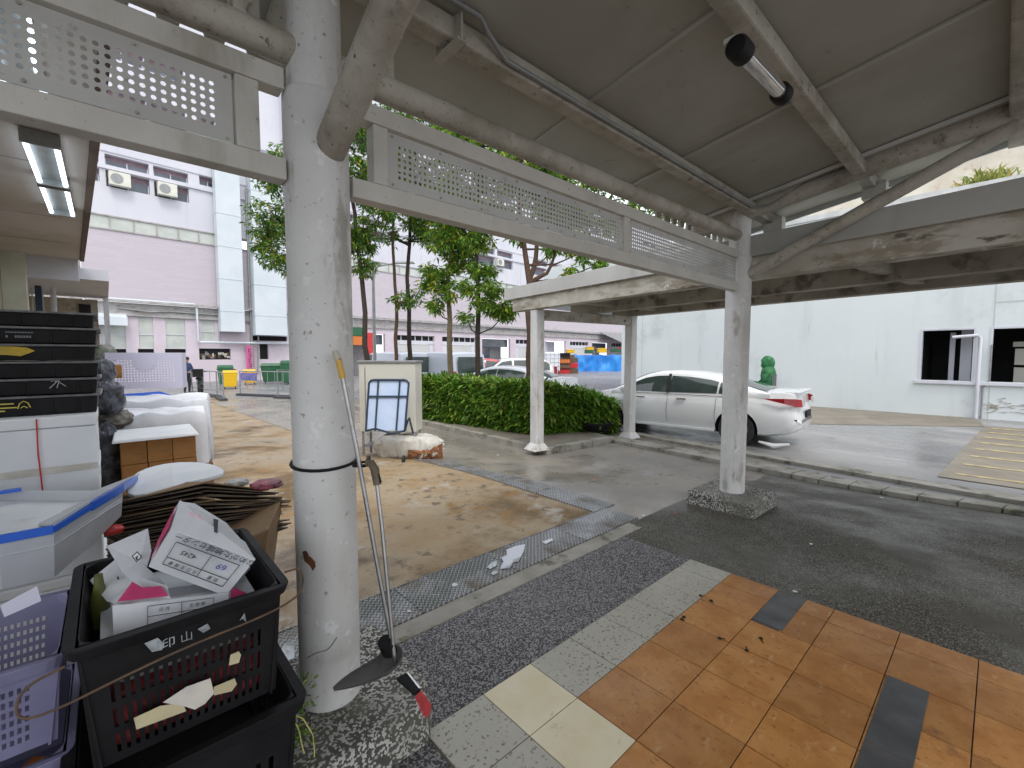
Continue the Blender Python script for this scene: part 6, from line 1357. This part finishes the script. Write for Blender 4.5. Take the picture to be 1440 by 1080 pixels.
# support behind the tub: foam boxes and black film
def box_thing(name, label, cat, x0, x1, y0, y1, z0, z1, m, lid=.0, lm=None, group=None, bevel=.008, rz=0):
    t = thing(name, label, cat, ((x0+x1)/2, (y0+y1)/2, z0), rz, group); w, d = (x1-x0)/2, (y1-y0)/2; g = MB()
    g.box(-w, w, -d, d, 0, z1-z0-lid); g.build('box', m, t, local=True, bevel=bevel)
    if lid: g = MB(); g.box(-w-.004, w+.004, -d-.004, d+.004, z1-z0-lid+.002, z1-z0); g.build('lid', lm or m, t, local=True, bevel=bevel)
    return t
fbx = box_thing('foam_box', 'large white foam box with red string, under the stack of shallow black crates', 'foam box', -.92, -.055, 3.28, 3.85, .86, 1.285, M['foam'], .06)
g = MB(); xs_ = at_y(52, 600, 3.27).x; g.tube([(xs_, 3.268, 1.28), (xs_-.002, 3.268, 1.1), (xs_+.006, 3.268, .87)], .0035, 6); g.build('red_string', M['red'], fbx)
g = MB(); g.box(-.92, -.058, 3.273, 3.2755, .99, 1.025); g.build('brown_tape', mat('brown_packing_tape', (.46,.43,.38), (.60,.58,.55), 9, .4), fbx)
g = MB(); g.box(-.055, -.0515, 3.3, 3.84, .95, 1.0); g.build('corner_tape', M['foam'], fbx)
box_thing('foam_box', 'white foam box below the string-tied one, half hidden by the tub', 'foam box', -.90, -.06, 3.30, 3.84, .43, .858, M['foam'], .05)
box_thing('foam_box', 'lowest white foam box of the left stack, standing on the ground', 'foam box', -.92, -.05, 3.28, 3.85, .01, .428, M['foam'], .05)
# shallow black crates
lab_ = ['bottom shallow black crate with a yellow lettered mark', 'second shallow black crate from below with grey scratches', 'third shallow black crate from below, plain', 'shallow black crate with a yellow paint blot', 'shallow black crate with faint grey lettering, second from top', 'topmost shallow black crate of the stack']
zs = [1.287, 1.395, 1.485, 1.575, 1.665, 1.755]; ze = 1.835
for k in range(6):
    z0 = zs[k]; z1 = (zs[k+1]-.002) if k < 5 else ze; ox = rnd.uniform(-.006, .006)
    t = thing('shallow_black_crate', lab_[k], 'crate', (-.46+ox, 3.66, z0), rnd.uniform(-.008, .008), 'stack of shallow black crates')
    g = MB(); w, d, h = .425, .27, z1-z0; q = .012
    g.hexa([(-w+q, -d+q, 0), (w-q, -d+q, 0), (w-q, d-q, 0), (-w+q, d-q, 0)], [(-w+.005, -d+.005, h-.016), (w-.005, -d+.005, h-.016), (w-.005, d-.005, h-.016), (-w+.005, d-.005, h-.016)])
    g.build('body', M['black'], t, local=True, bevel=.004)
    g = MB(); g.box(-w-.012, w+.012, -d-.012, d+.012, h-.0155, h-.003); g.build('rim', mat('scuffed_black_rim', (.05,.05,.052), (.14,.14,.14), 7, .4), t, local=True, bevel=.004)
    g = MB()
    for x in (.14, .24, .34, .385): g = MB(); g.box(x, x+.006, -d+.002, -d+.012, .004, h-.018); g.build('rib', M['black'], t, local=True)
    if k == 3: g = MB(); X_ = lambda px: at_y(px, 500, 3.39).x+.46; g.add([(X_(-20), -d-.001, .073), (X_(20), -d-.001, .071), (X_(40), -d-.001, .066), (X_(51), -d-.001, .050), (X_(42), -d-.001, .036), (X_(30), -d-.001, .022), (X_(10), -d-.001, .028), (X_(-20), -d-.001, .030)], [(7,6,5,4,3,2,1,0)]); g.build('yellow_blot', mat('yellow_paint_blot', (.55,.36,.02), (.42,.30,.03), 20, .6), t, local=True)
    if k == 0:
        ym = mat('yellow_print', (.60,.50,.10), None, 9, .6); g = MB(); X_ = lambda px: at_y(px, 570, 3.39).x+.46; g.box(X_(-30), X_(22), -d-.0005, -d+.004, .064, .070); g.box(X_(-30), X_(26), -d-.0005, -d+.004, .044, .050); g.box(X_(-30), X_(9), -d-.0005, -d+.004, .028, .034)
        g.tube([(X_(27), -d+.001, .040), (X_(30), -d+.001, .066), (X_(36), -d+.001, .078), (X_(42), -d+.001, .068), (X_(45), -d+.001, .044)], .0028, 6); g.tube([(X_(31), -d+.001, .042), (X_(36), -d+.001, .052), (X_(41), -d+.001, .042)], .0025, 6); g.build('yellow_print', ym, t, local=True)
    if k == 4: g = MB(); X_ = lambda px: at_y(px, 470, 3.39).x+.46; [g.box(X_(5+4*i), X_(8+4*i), -d-.0005, -d+.004, .050, .057) for i in range(10)]; [g.box(X_(18+4*i), X_(21+4*i), -d-.0005, -d+.004, .026, .038) for i in range(6)]; g.box(X_(5), X_(8), -d-.0005, -d+.004, .026, .038); g.build('grey_lettering', mat('grey_print', (.16,.17,.18), None, 9, .6), t, local=True)
    if k == 1: g = MB(); X_ = lambda px: at_y(px, 530, 3.39).x+.46; [g.bar((X_(82)+rnd.uniform(-.012, .012), -d+.0, .078), (X_(82)+rnd.uniform(-.035, .035), -d+.0, .03+rnd.uniform(0, .04)), .002, .003) for i in range(8)]; g.build('scratches', mat('pale_scratch', (.45,.46,.46), None, 9, .6), t, local=True)
# black film-wrapped clutter and bags beside the stack
flm = mat('black_glossy_film', (.02,.02,.025), (.10,.11,.14), 11, .12, .35, bump=1.0, bscale=26, layers=(((.42,.44,.50), 15, .66, .72),))
def lump(name, label, cat, c, r, m, seed, parent=None, sq=.8, amp=.18):
    g = MB(); n, k = 26, 16; vs = []; c = Vector(c)
    for i in range(k+1):
        el = -math.pi/2+math.pi*i/k
        for j in range(n):
            a = 2*math.pi*j/n; d = Vector((math.cos(el)*math.cos(a), math.cos(el)*math.sin(a), math.sin(el)))
            d = Vector([math.copysign(abs(q)**sq, q) for q in d]); q = 1+amp*noise.noise(d*2.2+Vector((seed, 0, 0)))+amp*.6*noise.noise(d*6+Vector((seed, 3, 0)))
            vs.append(c+Vector((d.x*r[0], d.y*r[1], d.z*r[2]))*q)
    g.add(vs, [(i*n+j, i*n+(j+1) % n, (i+1)*n+(j+1) % n, (i+1)*n+j) for i in range(k) for j in range(n)]); o = g.build(name, m, parent, smooth=True)
    return tag(o, label, cat) if parent is None else o
fw_ = P(150, 660, 3.85); lump('wrapped_bundle', 'tall bundle in shiny black film between the foam box and the brown cartons', 'bundle', (fw_.x, fw_.y, .48), (.10, .2, .52), flm, 2, sq=.5, amp=.12)
p = P(152, 560, 4.0); lump('black_bag', 'black glossy bag bulging above the film-wrapped bundle', 'bag', p, (.12, .16, .15), flm, 5)
p = P(148, 590, 4.1); lump('coiled_hose', 'dark coil of wet rope and film beside the brown cartons', 'bundle', p, (.20, .2, .10), mat('wet_brown_mesh', (.07,.06,.05), (.22,.2,.17), 24, .4, bump=1, bscale=60), 9)
p = P(146, 522, 4.3); lump('black_bag', 'small black bag behind the right end of the crate stack', 'bag', p, (.09, .12, .12), flm, 12)
p = P(148, 498, 6.6); lump('green_vegetable_bag', 'small bag of greens standing left of the lilac crate', 'bag', p, (.13, .12, .14), M['leafH'] and mat('greens_bag', (.10,.16,.08), (.30,.26,.28), 14, .6), 15)
box_thing('cardboard_box', 'small orange-brown cardboard box behind the black crates', 'box', P(146, 519, 6.6).x-.17, P(146, 519, 6.6).x+.17, 7.2, 7.5, P(146, 526, 6.6).z, P(146, 511, 6.6).z, M['card'])
# brown cartons with a white top sheet
bx0, bx1 = P(158, 640, 3.9), P(271, 640, 3.75)
b0x = bx0.x; 
def carton_row(z0, z1, n, lab):
    for k in range(n):
        a = .065+.455*k/n*1.0; a0 = .05+(.50)*k/n
        t = thing('brown_carton', lab[k], 'carton', (a0+.25/n, 4.95, z0), rnd.uniform(-.01, .01), 'stack of brown cartons')
        w = .25/n-.002; g = MB(); g.box(-w, w, -.26, .26, 0, z1-z0-.003); g.build('box', M['card'], t, local=True, bevel=.006)
        g = MB(); g.box(-w+.004, w-.004, -.2615, -.2602, (z1-z0)*.47, (z1-z0)*.5); g.build('seam', M['cardtan'], t, local=True)
bsc = .98
zt_ = P(215, 606, 4.05).z; hh = .155
names = [['left brown carton in the top row', 'middle brown carton in the top row', 'right brown carton in the top row'], ['left brown carton in the second row', 'middle brown carton in the second row', 'right brown carton in the second row'], ['left brown carton in the third row', 'middle brown carton in the third row', 'right brown carton in the third row'], ['left brown carton in the fourth row', 'middle brown carton in the fourth row', 'right brown carton in the fourth row'], ['left brown carton in the bottom row', 'middle brown carton in the bottom row', 'right brown carton in the bottom row']]
z = zt_
for r_ in range(5):
    z0 = max(.012, z-.19); carton_row(z0, z, 3, names[r_]); z = z0
    if z <= .02: break
g = MB(); g.hexa([(.0, 4.62, zt_+.002), (.57, 4.64, zt_+.002), (.58, 5.26, zt_+.002), (.02, 5.26, zt_+.002)], [(.01, 4.63, zt_+.03), (.56, 4.65, zt_+.025), (.57, 5.25, zt_+.035), (.03, 5.25, zt_+.03)]); tag(g.build('foam_sheet', M['foam'], bevel=.008), 'thin white foam sheet lying on the brown cartons', 'foam sheet')
# white sheeted boxes and the upright lilac crate
def clothbox(name, label, pts, z0, z1, seed):
    c = sum((Vector((x, y, 0)) for x, y in pts), Vector())/4; g = MB(); n = 60; vs = []; rings = [(0, 1.0), (.25, 1.0), (.5, .995), (.75, .99), (.95, .975), (1.0, .94), (1.01, .6), (1.01, .0)]
    for f, sc in rings:
        for j in range(n):
            u = j/n*4; k = int(u) % 4; t_ = u-int(u); a = Vector((*pts[k], 0)); b_ = Vector((*pts[(k+1) % 4], 0)); p = a.lerp(b_, t_); p = c+(p-c)*(sc*(1+.035*(1-f)*math.sin(j*1.7+seed)+.02*(1-f)*math.sin(j*.9+seed*2)))
            vs.append((p.x, p.y, z0+(z1-z0)*f+(.012*math.sin(j*.8+seed) if f > .9 and sc > .1 else 0)+(-.02*noise.noise(Vector((j*.3, f, seed))) if sc > .1 else 0)))
    g.add(vs, [(i*n+j, i*n+(j+1) % n, (i+1)*n+(j+1) % n, (i+1)*n+j) for i in range(len(rings)-1) for j in range(n)]); return tag(g.build(name, M['cloth'], smooth=True), label, 'covered box')
pa, pb_2 = P(170, 545, 6.2), P(290, 556, 5.9)
clothbox('sheeted_box', 'white plastic-sheeted box carrying the upright lilac crate', [(.00, 6.35), (.84, 6.0), (1.0, 7.0), (.10, 7.2)], P(230, 606, 6.3).z-.1, P(230, 549, 6.3).z, 1)
clothbox('sheeted_box', 'lower white sheeted box with grey folds in front of the other sheeted box', [(.04, 5.5), (.74, 5.42), (.80, 5.98), (.06, 6.25)], P(225, 606, 5.5).z-.15, P(225, 563, 5.6).z, 4)
def palletz(x0, x1, y0, y1, z1, lab):
    t = thing('wooden_pallet', lab, 'pallet', ((x0+x1)/2, (y0+y1)/2, .01)); 
    for i in range(5): g = MB(); xx = x0+(x1-x0)*i/4.6; g.box(xx, xx+.09, y0, y1, z1-.02, z1); g.build('top_board', M['cardtan'], t)
    for y in (y0, (y0+y1)/2-.04, y1-.08): g = MB(); g.box(x0, x1, y, y+.08, .01, z1-.0205); g.build('bearer', M['cardtan'], t)
palletz(.05, .78, 5.5, 6.2, P(225, 606, 5.5).z-.16, 'wooden pallet stack under the lower sheeted box'); palletz(.06, .9, 6.4, 7.1, P(230, 606, 6.3).z-.11, 'wooden pallet stack under the sheeted box with the lilac crate')
lc = P(203, 520, 6.6); zt2, zb3 = P(203, 496, 6.5).z, P(203, 546.5, 6.5).z
wL = (252-156)/626*6.5*.9
lt = thing('lilac_crate', 'pale lilac perforated crate standing on its side on the white sheeted box', 'crate', (P(204, 520, 6.5).x, P(204, 520, 6.5).y, zb3), YAW-math.pi/2+R(24))
g = MB(); nx, nz = 20, 9; W_, H_ = wL, zt2-zb3; g0 = []
mX, mZ = W_*.10, H_*.18; cwx, chz = (W_-2*mX)/nx, (H_-2*mZ)/nz
def ins(i, j): x = -W_/2+mX+(i+.5)*cwx; z = mZ+(j+.5)*chz; return ((x/ (W_*.17))**2+((z-H_*.70)/(H_*.16))**2) < 1
g.box(-W_/2, W_/2, 0, .012, 0, mZ); g.box(-W_/2, W_/2, 0, .012, H_-mZ, H_); g.box(-W_/2, -W_/2+mX, 0, .012, mZ, H_-mZ); g.box(W_/2-mX, W_/2, 0, .012, mZ, H_-mZ)
for i in range(nx+1): x = -W_/2+mX+i*cwx; g.box(x-cwx*.28, x+cwx*.28, .0005, .0115, mZ, H_-mZ)
for j in range(nz+1): z = mZ+j*chz; g.box(-W_/2+mX, W_/2-mX, .001, .011, z-chz*.28, z+chz*.28)
for i in range(nx):
    for j in range(nz):
        if ins(i, j): g.box(-W_/2+mX+i*cwx, -W_/2+mX+(i+1)*cwx, .0015, .0105, mZ+j*chz, mZ+(j+1)*chz)
g.build('base_panel', M['lavw'], lt, local=True)
g = MB(); g.box(-W_/2, W_/2, .013, .24, 0, .012); g.box(-W_/2, W_/2, .013, .24, H_-.012, H_); g.box(-W_/2, -W_/2+.012, .013, .24, .013, H_-.013); g.box(W_/2-.012, W_/2, .013, .24, .013, H_-.013); g.build('side_walls', M['lavw'], lt, local=True)
g = MB(); g.lathe([(0, 0), (W_*.13, .002), (W_*.13, .005), (0, .006)], (0, 0, 0), 24); g.v = [(a_, -.001-z_, H_*.70+b_*.9) for a_, b_, z_ in g.v]; g.build('heart_plate', M['lavw'], lt, local=True)
g = MB(); q = [P(165, 555, 6.1), P(200, 553, 6.1), P(225, 551, 6.1), P(240, 556, 6.05), P(205, 558, 6.0), P(168, 557, 6.05)]; g.add(q+[p+Vector((0, 0, .006)) for p in q], [tuple(range(5, -1, -1)), tuple(range(6, 12))]+[(i, (i+1) % 6, 6+(i+1) % 6, 6+i) for i in range(6)]); tag(g.build('blue_film_scrap', M['blue']), 'crumpled strip of blue film in front of the lilac crate', 'film scrap')
# flattened cardboard over a big tan box, with foam lid on top
tn = thing('tan_cardboard_box', 'open tan cardboard box sagging beneath the dark flattened cardboard', 'box', (.42, 2.6, .01))
bq = [P(175, 760, 2.3), P(350, 752, 2.15), P(396, 735, 2.5), P(230, 700, 2.8)]
tq_ = [Vector((.02, 2.45, .62)), Vector((.52, 2.24, .80)), Vector((.68, 2.60, .84)), Vector((.12, 2.95, .70))]
g = MB(); g.hexa([Vector((.02, 2.38, .01)), Vector((.42, 2.30, .01)), Vector((.56, 2.62, .01)), Vector((.14, 2.9, .01))], tq_); g.build('walls', M['cardtan'], tn, bevel=.01)
fb_ = thing('flattened_cardboard', 'thick bundle of dark wet flattened cardboard sheets', 'cardboard', (.35, 2.7, .84), 0)
g = MB(); A_ = [P(172, 745, 2.15), P(305, 748, 2.05), P(408, 712, 2.35), P(398, 690, 2.6), P(215, 700, 2.8)]
for k in range(24):
    f = k/23; pts_n = []
    L_ = P(170-rnd.uniform(0, 6), 800-94*f+rnd.uniform(-2, 2), 2.12+rnd.uniform(-.04, .03)); Mn = P(290+rnd.uniform(-10, 10), 780-98*f+rnd.uniform(-4, 4), 2.10+rnd.uniform(-.03, .02)); R1 = P(402+rnd.uniform(-14, 8)-60*max(0, f-.8), 742-50*f+rnd.uniform(-3, 3), 2.34); 
    bk_ = Vector((-.05, .40, -.075)); q = [L_, Mn, R1, R1+bk_*.9+Vector((-.12, 0, 0)), Mn+bk_, L_+bk_]
    th_ = Vector((0, 0, .006)); g.add(q+[p+th_ for p in q], [(0,5,4,1),(1,4,3,2),(6,7,10,11),(7,8,9,10),(0,1,7,6),(1,2,8,7),(2,3,9,8),(3,4,10,9),(4,5,11,10),(5,0,6,11)], 1 if k % 5 == 3 else 0)
g.build('sheets', [M['carddk'], M['cardtan']], fb_)
g = MB(); lidp = [(172, 713, 2.10), (185, 672, 2.6), (235, 657, 2.85), (285, 656, 2.85), (312, 664, 2.7), (318, 674, 2.5), (255, 688, 2.25)]; q = chaikin([P(*p)+Vector((0, 0, .012)) for p in lidp], 2, True); n = len(q)
g.add(q+[p+Vector((0, 0, .02)) for p in q], [tuple(range(n-1, -1, -1)), tuple(range(n, 2*n))]+[(i, (i+1) % n, n+(i+1) % n, n+i) for i in range(n)]); tag(g.build('styrofoam_cover', M['foam'], bevel=.004), 'rounded white foam lid lying on the flattened cardboard', 'foam lid')
p = P(375, 681, 2.35); lump('crumpled_bag', 'crumpled dark magenta plastic bag on the flattened cardboard', 'bag', p, (.075, .07, .022), mat('magenta_film', (.38,.06,.10), (.14,.05,.06), 16, .3, bump=1, bscale=40), 21)
p = P(333, 679, 2.5); lump('clear_film', 'wad of clear crinkled film next to the magenta bag', 'film', p, (.06, .05, .02), mat('clear_crinkled_film', (.55,.55,.55), (.3,.3,.3), 20, .2, bump=1, bscale=50), 23)
p = P(160, 745, 1.95); lump('red_film', 'small red plastic scrap between the tub and the cartons', 'film', p, (.035, .03, .02), M['red'], 25)
# ================================================================ THINGS ON THE NEAR COLUMN
lk = thing('column_strap', 'black cable lock looped round the near column with a brown worn lock body', 'lock', (.66, 1.89, 1.3))
zc = P(470, 655, 1.75).z
ring = []
for k in range(25):
    a = R(-195+k*15+YAW*57.3*0); ring.append(Vector((.66+.129*math.cos(a), 1.89+.129*math.sin(a), zc+.012*math.cos(a-1.0))))
g = MB(); g.tube(ring, .0065, 8); rt2 = P(528, 652, 1.72)
tg = P(497, 655, 1.74); g.tube([tg, P(512, 655, 1.71), rt2], .0065, 8); g.tube([P(497, 652, 1.75), P(510, 650, 1.74), P(524, 648, 1.73)], .005, 8); g.build('cable', M['black'], lk, smooth=True)
br_ = mat('worn_brown_plastic', (.20,.15,.08), (.10,.08,.05), 12, .5)
dp = thing('dustpan', 'long-handled steel-shafted dustpan with a scooped black pan hooked at the column', 'dustpan', P(520, 930, 1.62))
g = MB(); g.tube([P(516, 652, 1.70), P(522, 651, 1.69), P(527, 660, 1.69), P(531, 682, 1.68)], [.012, .015, .017, .015], 10); g.build('grip', br_, dp, smooth=True)
g = MB(); g.tube([P(530, 681, 1.68), P(537, 740, 1.665), P(553, 906, 1.60)], .0075, 10); g.build('shaft', M['steel'], dp, smooth=True)
g = MB(); g.tube([P(528, 660, 1.685), P(534, 679, 1.68)], .009, 8); g.tube([P(529, 684, 1.70), P(544, 800, 1.68), P(549, 880, 1.655)], .0035, 6); g.build('linkage', M['black'], dp, smooth=True)
# pan: thin shell scooped along its length
g = MB(); cl = [P(468, 972, 1.50), P(490, 968, 1.50), P(520, 958, 1.52), P(550, 944, 1.56), P(568, 928, 1.60)]; cu = [P(466, 968, 1.60), P(492, 945, 1.68), P(525, 928, 1.72), P(548, 908, 1.72), P(566, 905, 1.70)]; cb_ = [P(470, 974, 1.52), P(495, 974, 1.56), P(525, 971, 1.58), P(556, 960, 1.61), P(573, 925, 1.63)]
vs = []
for a, b_, c_ in zip(cl, cb_, cu):
    for t_ in range(7):
        u = t_/6; vs.append(a*(1-u)**2+b_*2*u*(1-u)+c_*u*u)
g.add(vs, [(i*7+j, i*7+j+1, (i+1)*7+j+1, (i+1)*7+j) for i in range(4) for j in range(6)]+[(28, 29, 30, 31, 32, 33, 34)]); o = g.build('pan', mat('scuffed_dark_grey_pan', (.035,.033,.032), (.09,.085,.08), 7, .35, .55), dp, smooth=True); s = o.modifiers.new('t', 'SOLIDIFY'); s.thickness = .004; su = o.modifiers.new('s', 'SUBSURF'); su.levels = su.render_levels = 2
g = MB(); g.tube([P(541, 902, 1.63), P(548, 915, 1.66)], [.028, .03], 14); g.build('pan_hinge', M['black'], dp, smooth=True)
bm_ = thing('broom', 'broom with cream and yellow handle end leaning on the column, red bristles down', 'broom', P(598, 1000, 1.55))
h0, h1, h2, h3 = P(471, 493, 1.70), P(474, 503, 1.70), P(482, 532, 1.70), P(557, 935, 1.63)
g = MB(); g.tube([h0, h1, P(476, 506, 1.70)], [.010, .014, .013], 12); g.build('handle_cap', mat('cream_cap', (.50,.45,.36), None, 3, .5), bm_, smooth=True)
g = MB(); g.tube([P(476, 506, 1.70), h2], .0125, 12); g.build('grip', mat('ochre_grip', (.60,.38,.08), None, 3, .5), bm_, smooth=True)
g = MB(); g.tube([h2, P(505, 650, 1.705), P(528, 780, 1.69), h3], .0085, 10); g.build('shaft', M['steel'], bm_, smooth=True)
g = MB(); g.hexa([P(556, 955, 1.60), P(571, 946, 1.60), P(572, 946, 1.66), P(557, 955, 1.66)], [P(582, 979, 1.56), P(592, 970, 1.56), P(593, 970, 1.60), P(583, 979, 1.60)]); g.build('head', M['black'], bm_, bevel=.006)
g = MB(); g.hexa([P(572, 946, 1.595), P(574, 945, 1.595), P(575, 945, 1.63), P(573, 946, 1.63)], [P(589, 968, 1.565), P(592, 967, 1.565), P(593, 967, 1.59), P(590, 968, 1.59)]); g.build('metal_edge', M['steel'], bm_)
g = MB()
for k in range(150):
    u, v = rnd.random(), rnd.random(); a = P(584+8*u, 980-9*u, 1.55+.05*v); b_ = a+(P(600, 997, 1.54)-P(588, 975, 1.56))*rnd.uniform(.8, 1.25)+Vector((rnd.uniform(-.008, .008),)*3); g.tube([a, b_], [.002, .0015], 3)
g.build('bristles', mat('red_bristles', (.50,.03,.035), (.35,.02,.03), 40, .6), bm_)
# yellow twine and weeds at the plinth
g = MB(); kn = P(403, 1007, 1.50)
for pts in ([(403, 1007, 1.5), (425, 965, 1.55), (437, 950, 1.62)], [(403, 1007, 1.5), (380, 1020, 1.45), (374, 1042, 1.42), (392, 1032, 1.44), (403, 1007, 1.5)], [(403, 1007, 1.5), (425, 1010, 1.5), (440, 1035, 1.5), (442, 1065, 1.45)], [(403, 1007, 1.5), (418, 1022, 1.5), (428, 1060, 1.46)], [(403, 1007, 1.5), (390, 985, 1.5), (383, 975, 1.5)]):
    q = [P(*p) for p in pts]; r2 = []
    for i in range(len(q)-1):
        for t_ in range(4): r2.append(q[i].lerp(q[i+1], t_/4)+Vector((rnd.uniform(-.002, .002), rnd.uniform(-.002, .002), .004*math.sin(t_*.8))))
    g.tube(chaikin(r2+[q[-1]], 1), .0022, 5)
tag(g.build('yellow_twine', mat('yellow_twine', (.62,.60,.16), None, 3, .6), smooth=True), 'knotted yellow plastic twine beside the column plinth', 'twine')
fv, ff = [], []; rr = random.Random(5)
for k in range(60): leafclump(fv, ff, P(rr.uniform(388, 432), rr.uniform(965, 1070), rr.uniform(1.48, 1.6)), 4, .028, False, rr)
k = MB(); k.v = fv; k.f = ff; k.m = [0]*len(ff); tag(k.build('weeds', M['leafH']), 'small green weeds sprouting round the near column plinth', 'weeds', kind='stuff')
# peeled rust mark and scratch on the near column
g = MB(); 
def oncol(px, py, off=.001):
    d = ray(px, py); o_ = Vector((0, 0, H)); cx_, cy_ = .66, YC; r_ = .122+off
    A_ = d.x*d.x+d.y*d.y; B_ = -2*(d.x*cx_+d.y*cy_); C_ = cx_*cx_+cy_*cy_-r_*r_; t_ = (-B_-math.sqrt(max(0, B_*B_-4*A_*C_)))/(2*A_); return o_+d*t_
q = [oncol(x, y) for x, y in ((425, 776), (430, 774), (436, 782), (443, 790), (444, 797), (440, 803), (436, 796), (428, 789))]; g.add(q, [tuple(range(len(q)))]); g.build('rust_peel', mat('rust_peel', (.16,.06,.02), (.08,.035,.02), 30, .9), sh)
g = MB(); g.tube([oncol(x, y) for x, y in ((432, 925), (445, 918), (460, 914), (466, 908), (474, 896))], .0016, 5); g.build('scratch', M['ink'], sh)
# litter on the ground
for i, (px, py, r_) in enumerate(((735, 745, .02), (1118, 832, .02), (1140, 765, .018), (950, 722, .02), (905, 725, .02), (1045, 668, .02), (835, 675, .03), (575, 860, .02), (640, 822, .03), (1086, 955, .012), (700, 640, .03), (1240, 700, .03), (990, 838, .015))):
    p = GG(px, py, .022); g = MB(); k = 6; a0 = rnd.random()*6; q = [(p.x+r_*rnd.uniform(.5, 1)*math.cos(a0+j), p.y+r_*rnd.uniform(.5, 1)*math.sin(a0+j), p.z+rnd.uniform(.002, .006)) for j in range(k)]
    g.add(q+[(x, y, z-.003) for x, y, z in q], [tuple(range(k)), tuple(range(2*k-1, k-1, -1))]+[(j, k+j, k+(j+1) % k, (j+1) % k) for j in range(k)])
    tag(g.build('litter_scrap', M['paper'] if i % 3 else M['card']), None, 'litter', 'scraps of litter scattered on the ground')['label'] = ['paper scrap near the drain corner', 'small scrap on the dark pavement above the slate tile', 'tiny white scrap on the dark pavement past the far column', 'scrap left of the far column plinth', 'scrap at the end of the drain', 'white scrap right of the far column', 'pale scrap on the wet grey concrete', 'scrap in the kerb strip beside the broom', 'leaf scrap on the kerb strip before the puddle', 'small pale fleck on an orange tile', 'scrap on the ochre concrete beside the sack', 'scrap on the far walkway kerb', 'brown scrap at the corner of the orange tiles'][i]
for i, (px, py) in enumerate(((962, 868), (985, 838), (1012, 898), (1050, 915), (1070, 898), (960, 872), (1000, 845))):
    p = G(px, py, .022); g = MB(); g.lathe([(.0, 0), (.012, .002), (.010, .005), (0, .007)], p, 7); g.tube([p, p+Vector((rnd.uniform(-.04, .04), rnd.uniform(-.03, .03), .004))], .003, 4)
    tag(g.build('dirt_clod', M['core']), ['dark clod at the grey tile joint', 'twiggy clod near the tile corner', 'small clod on the second orange row', 'crumb on the orange tile below the slate one', 'crumb beside the short slate tile', 'second dark clod on the grey tile joint', 'thin twig at the first orange tile'][i], 'dirt', 'dark crumbs on the tiles')
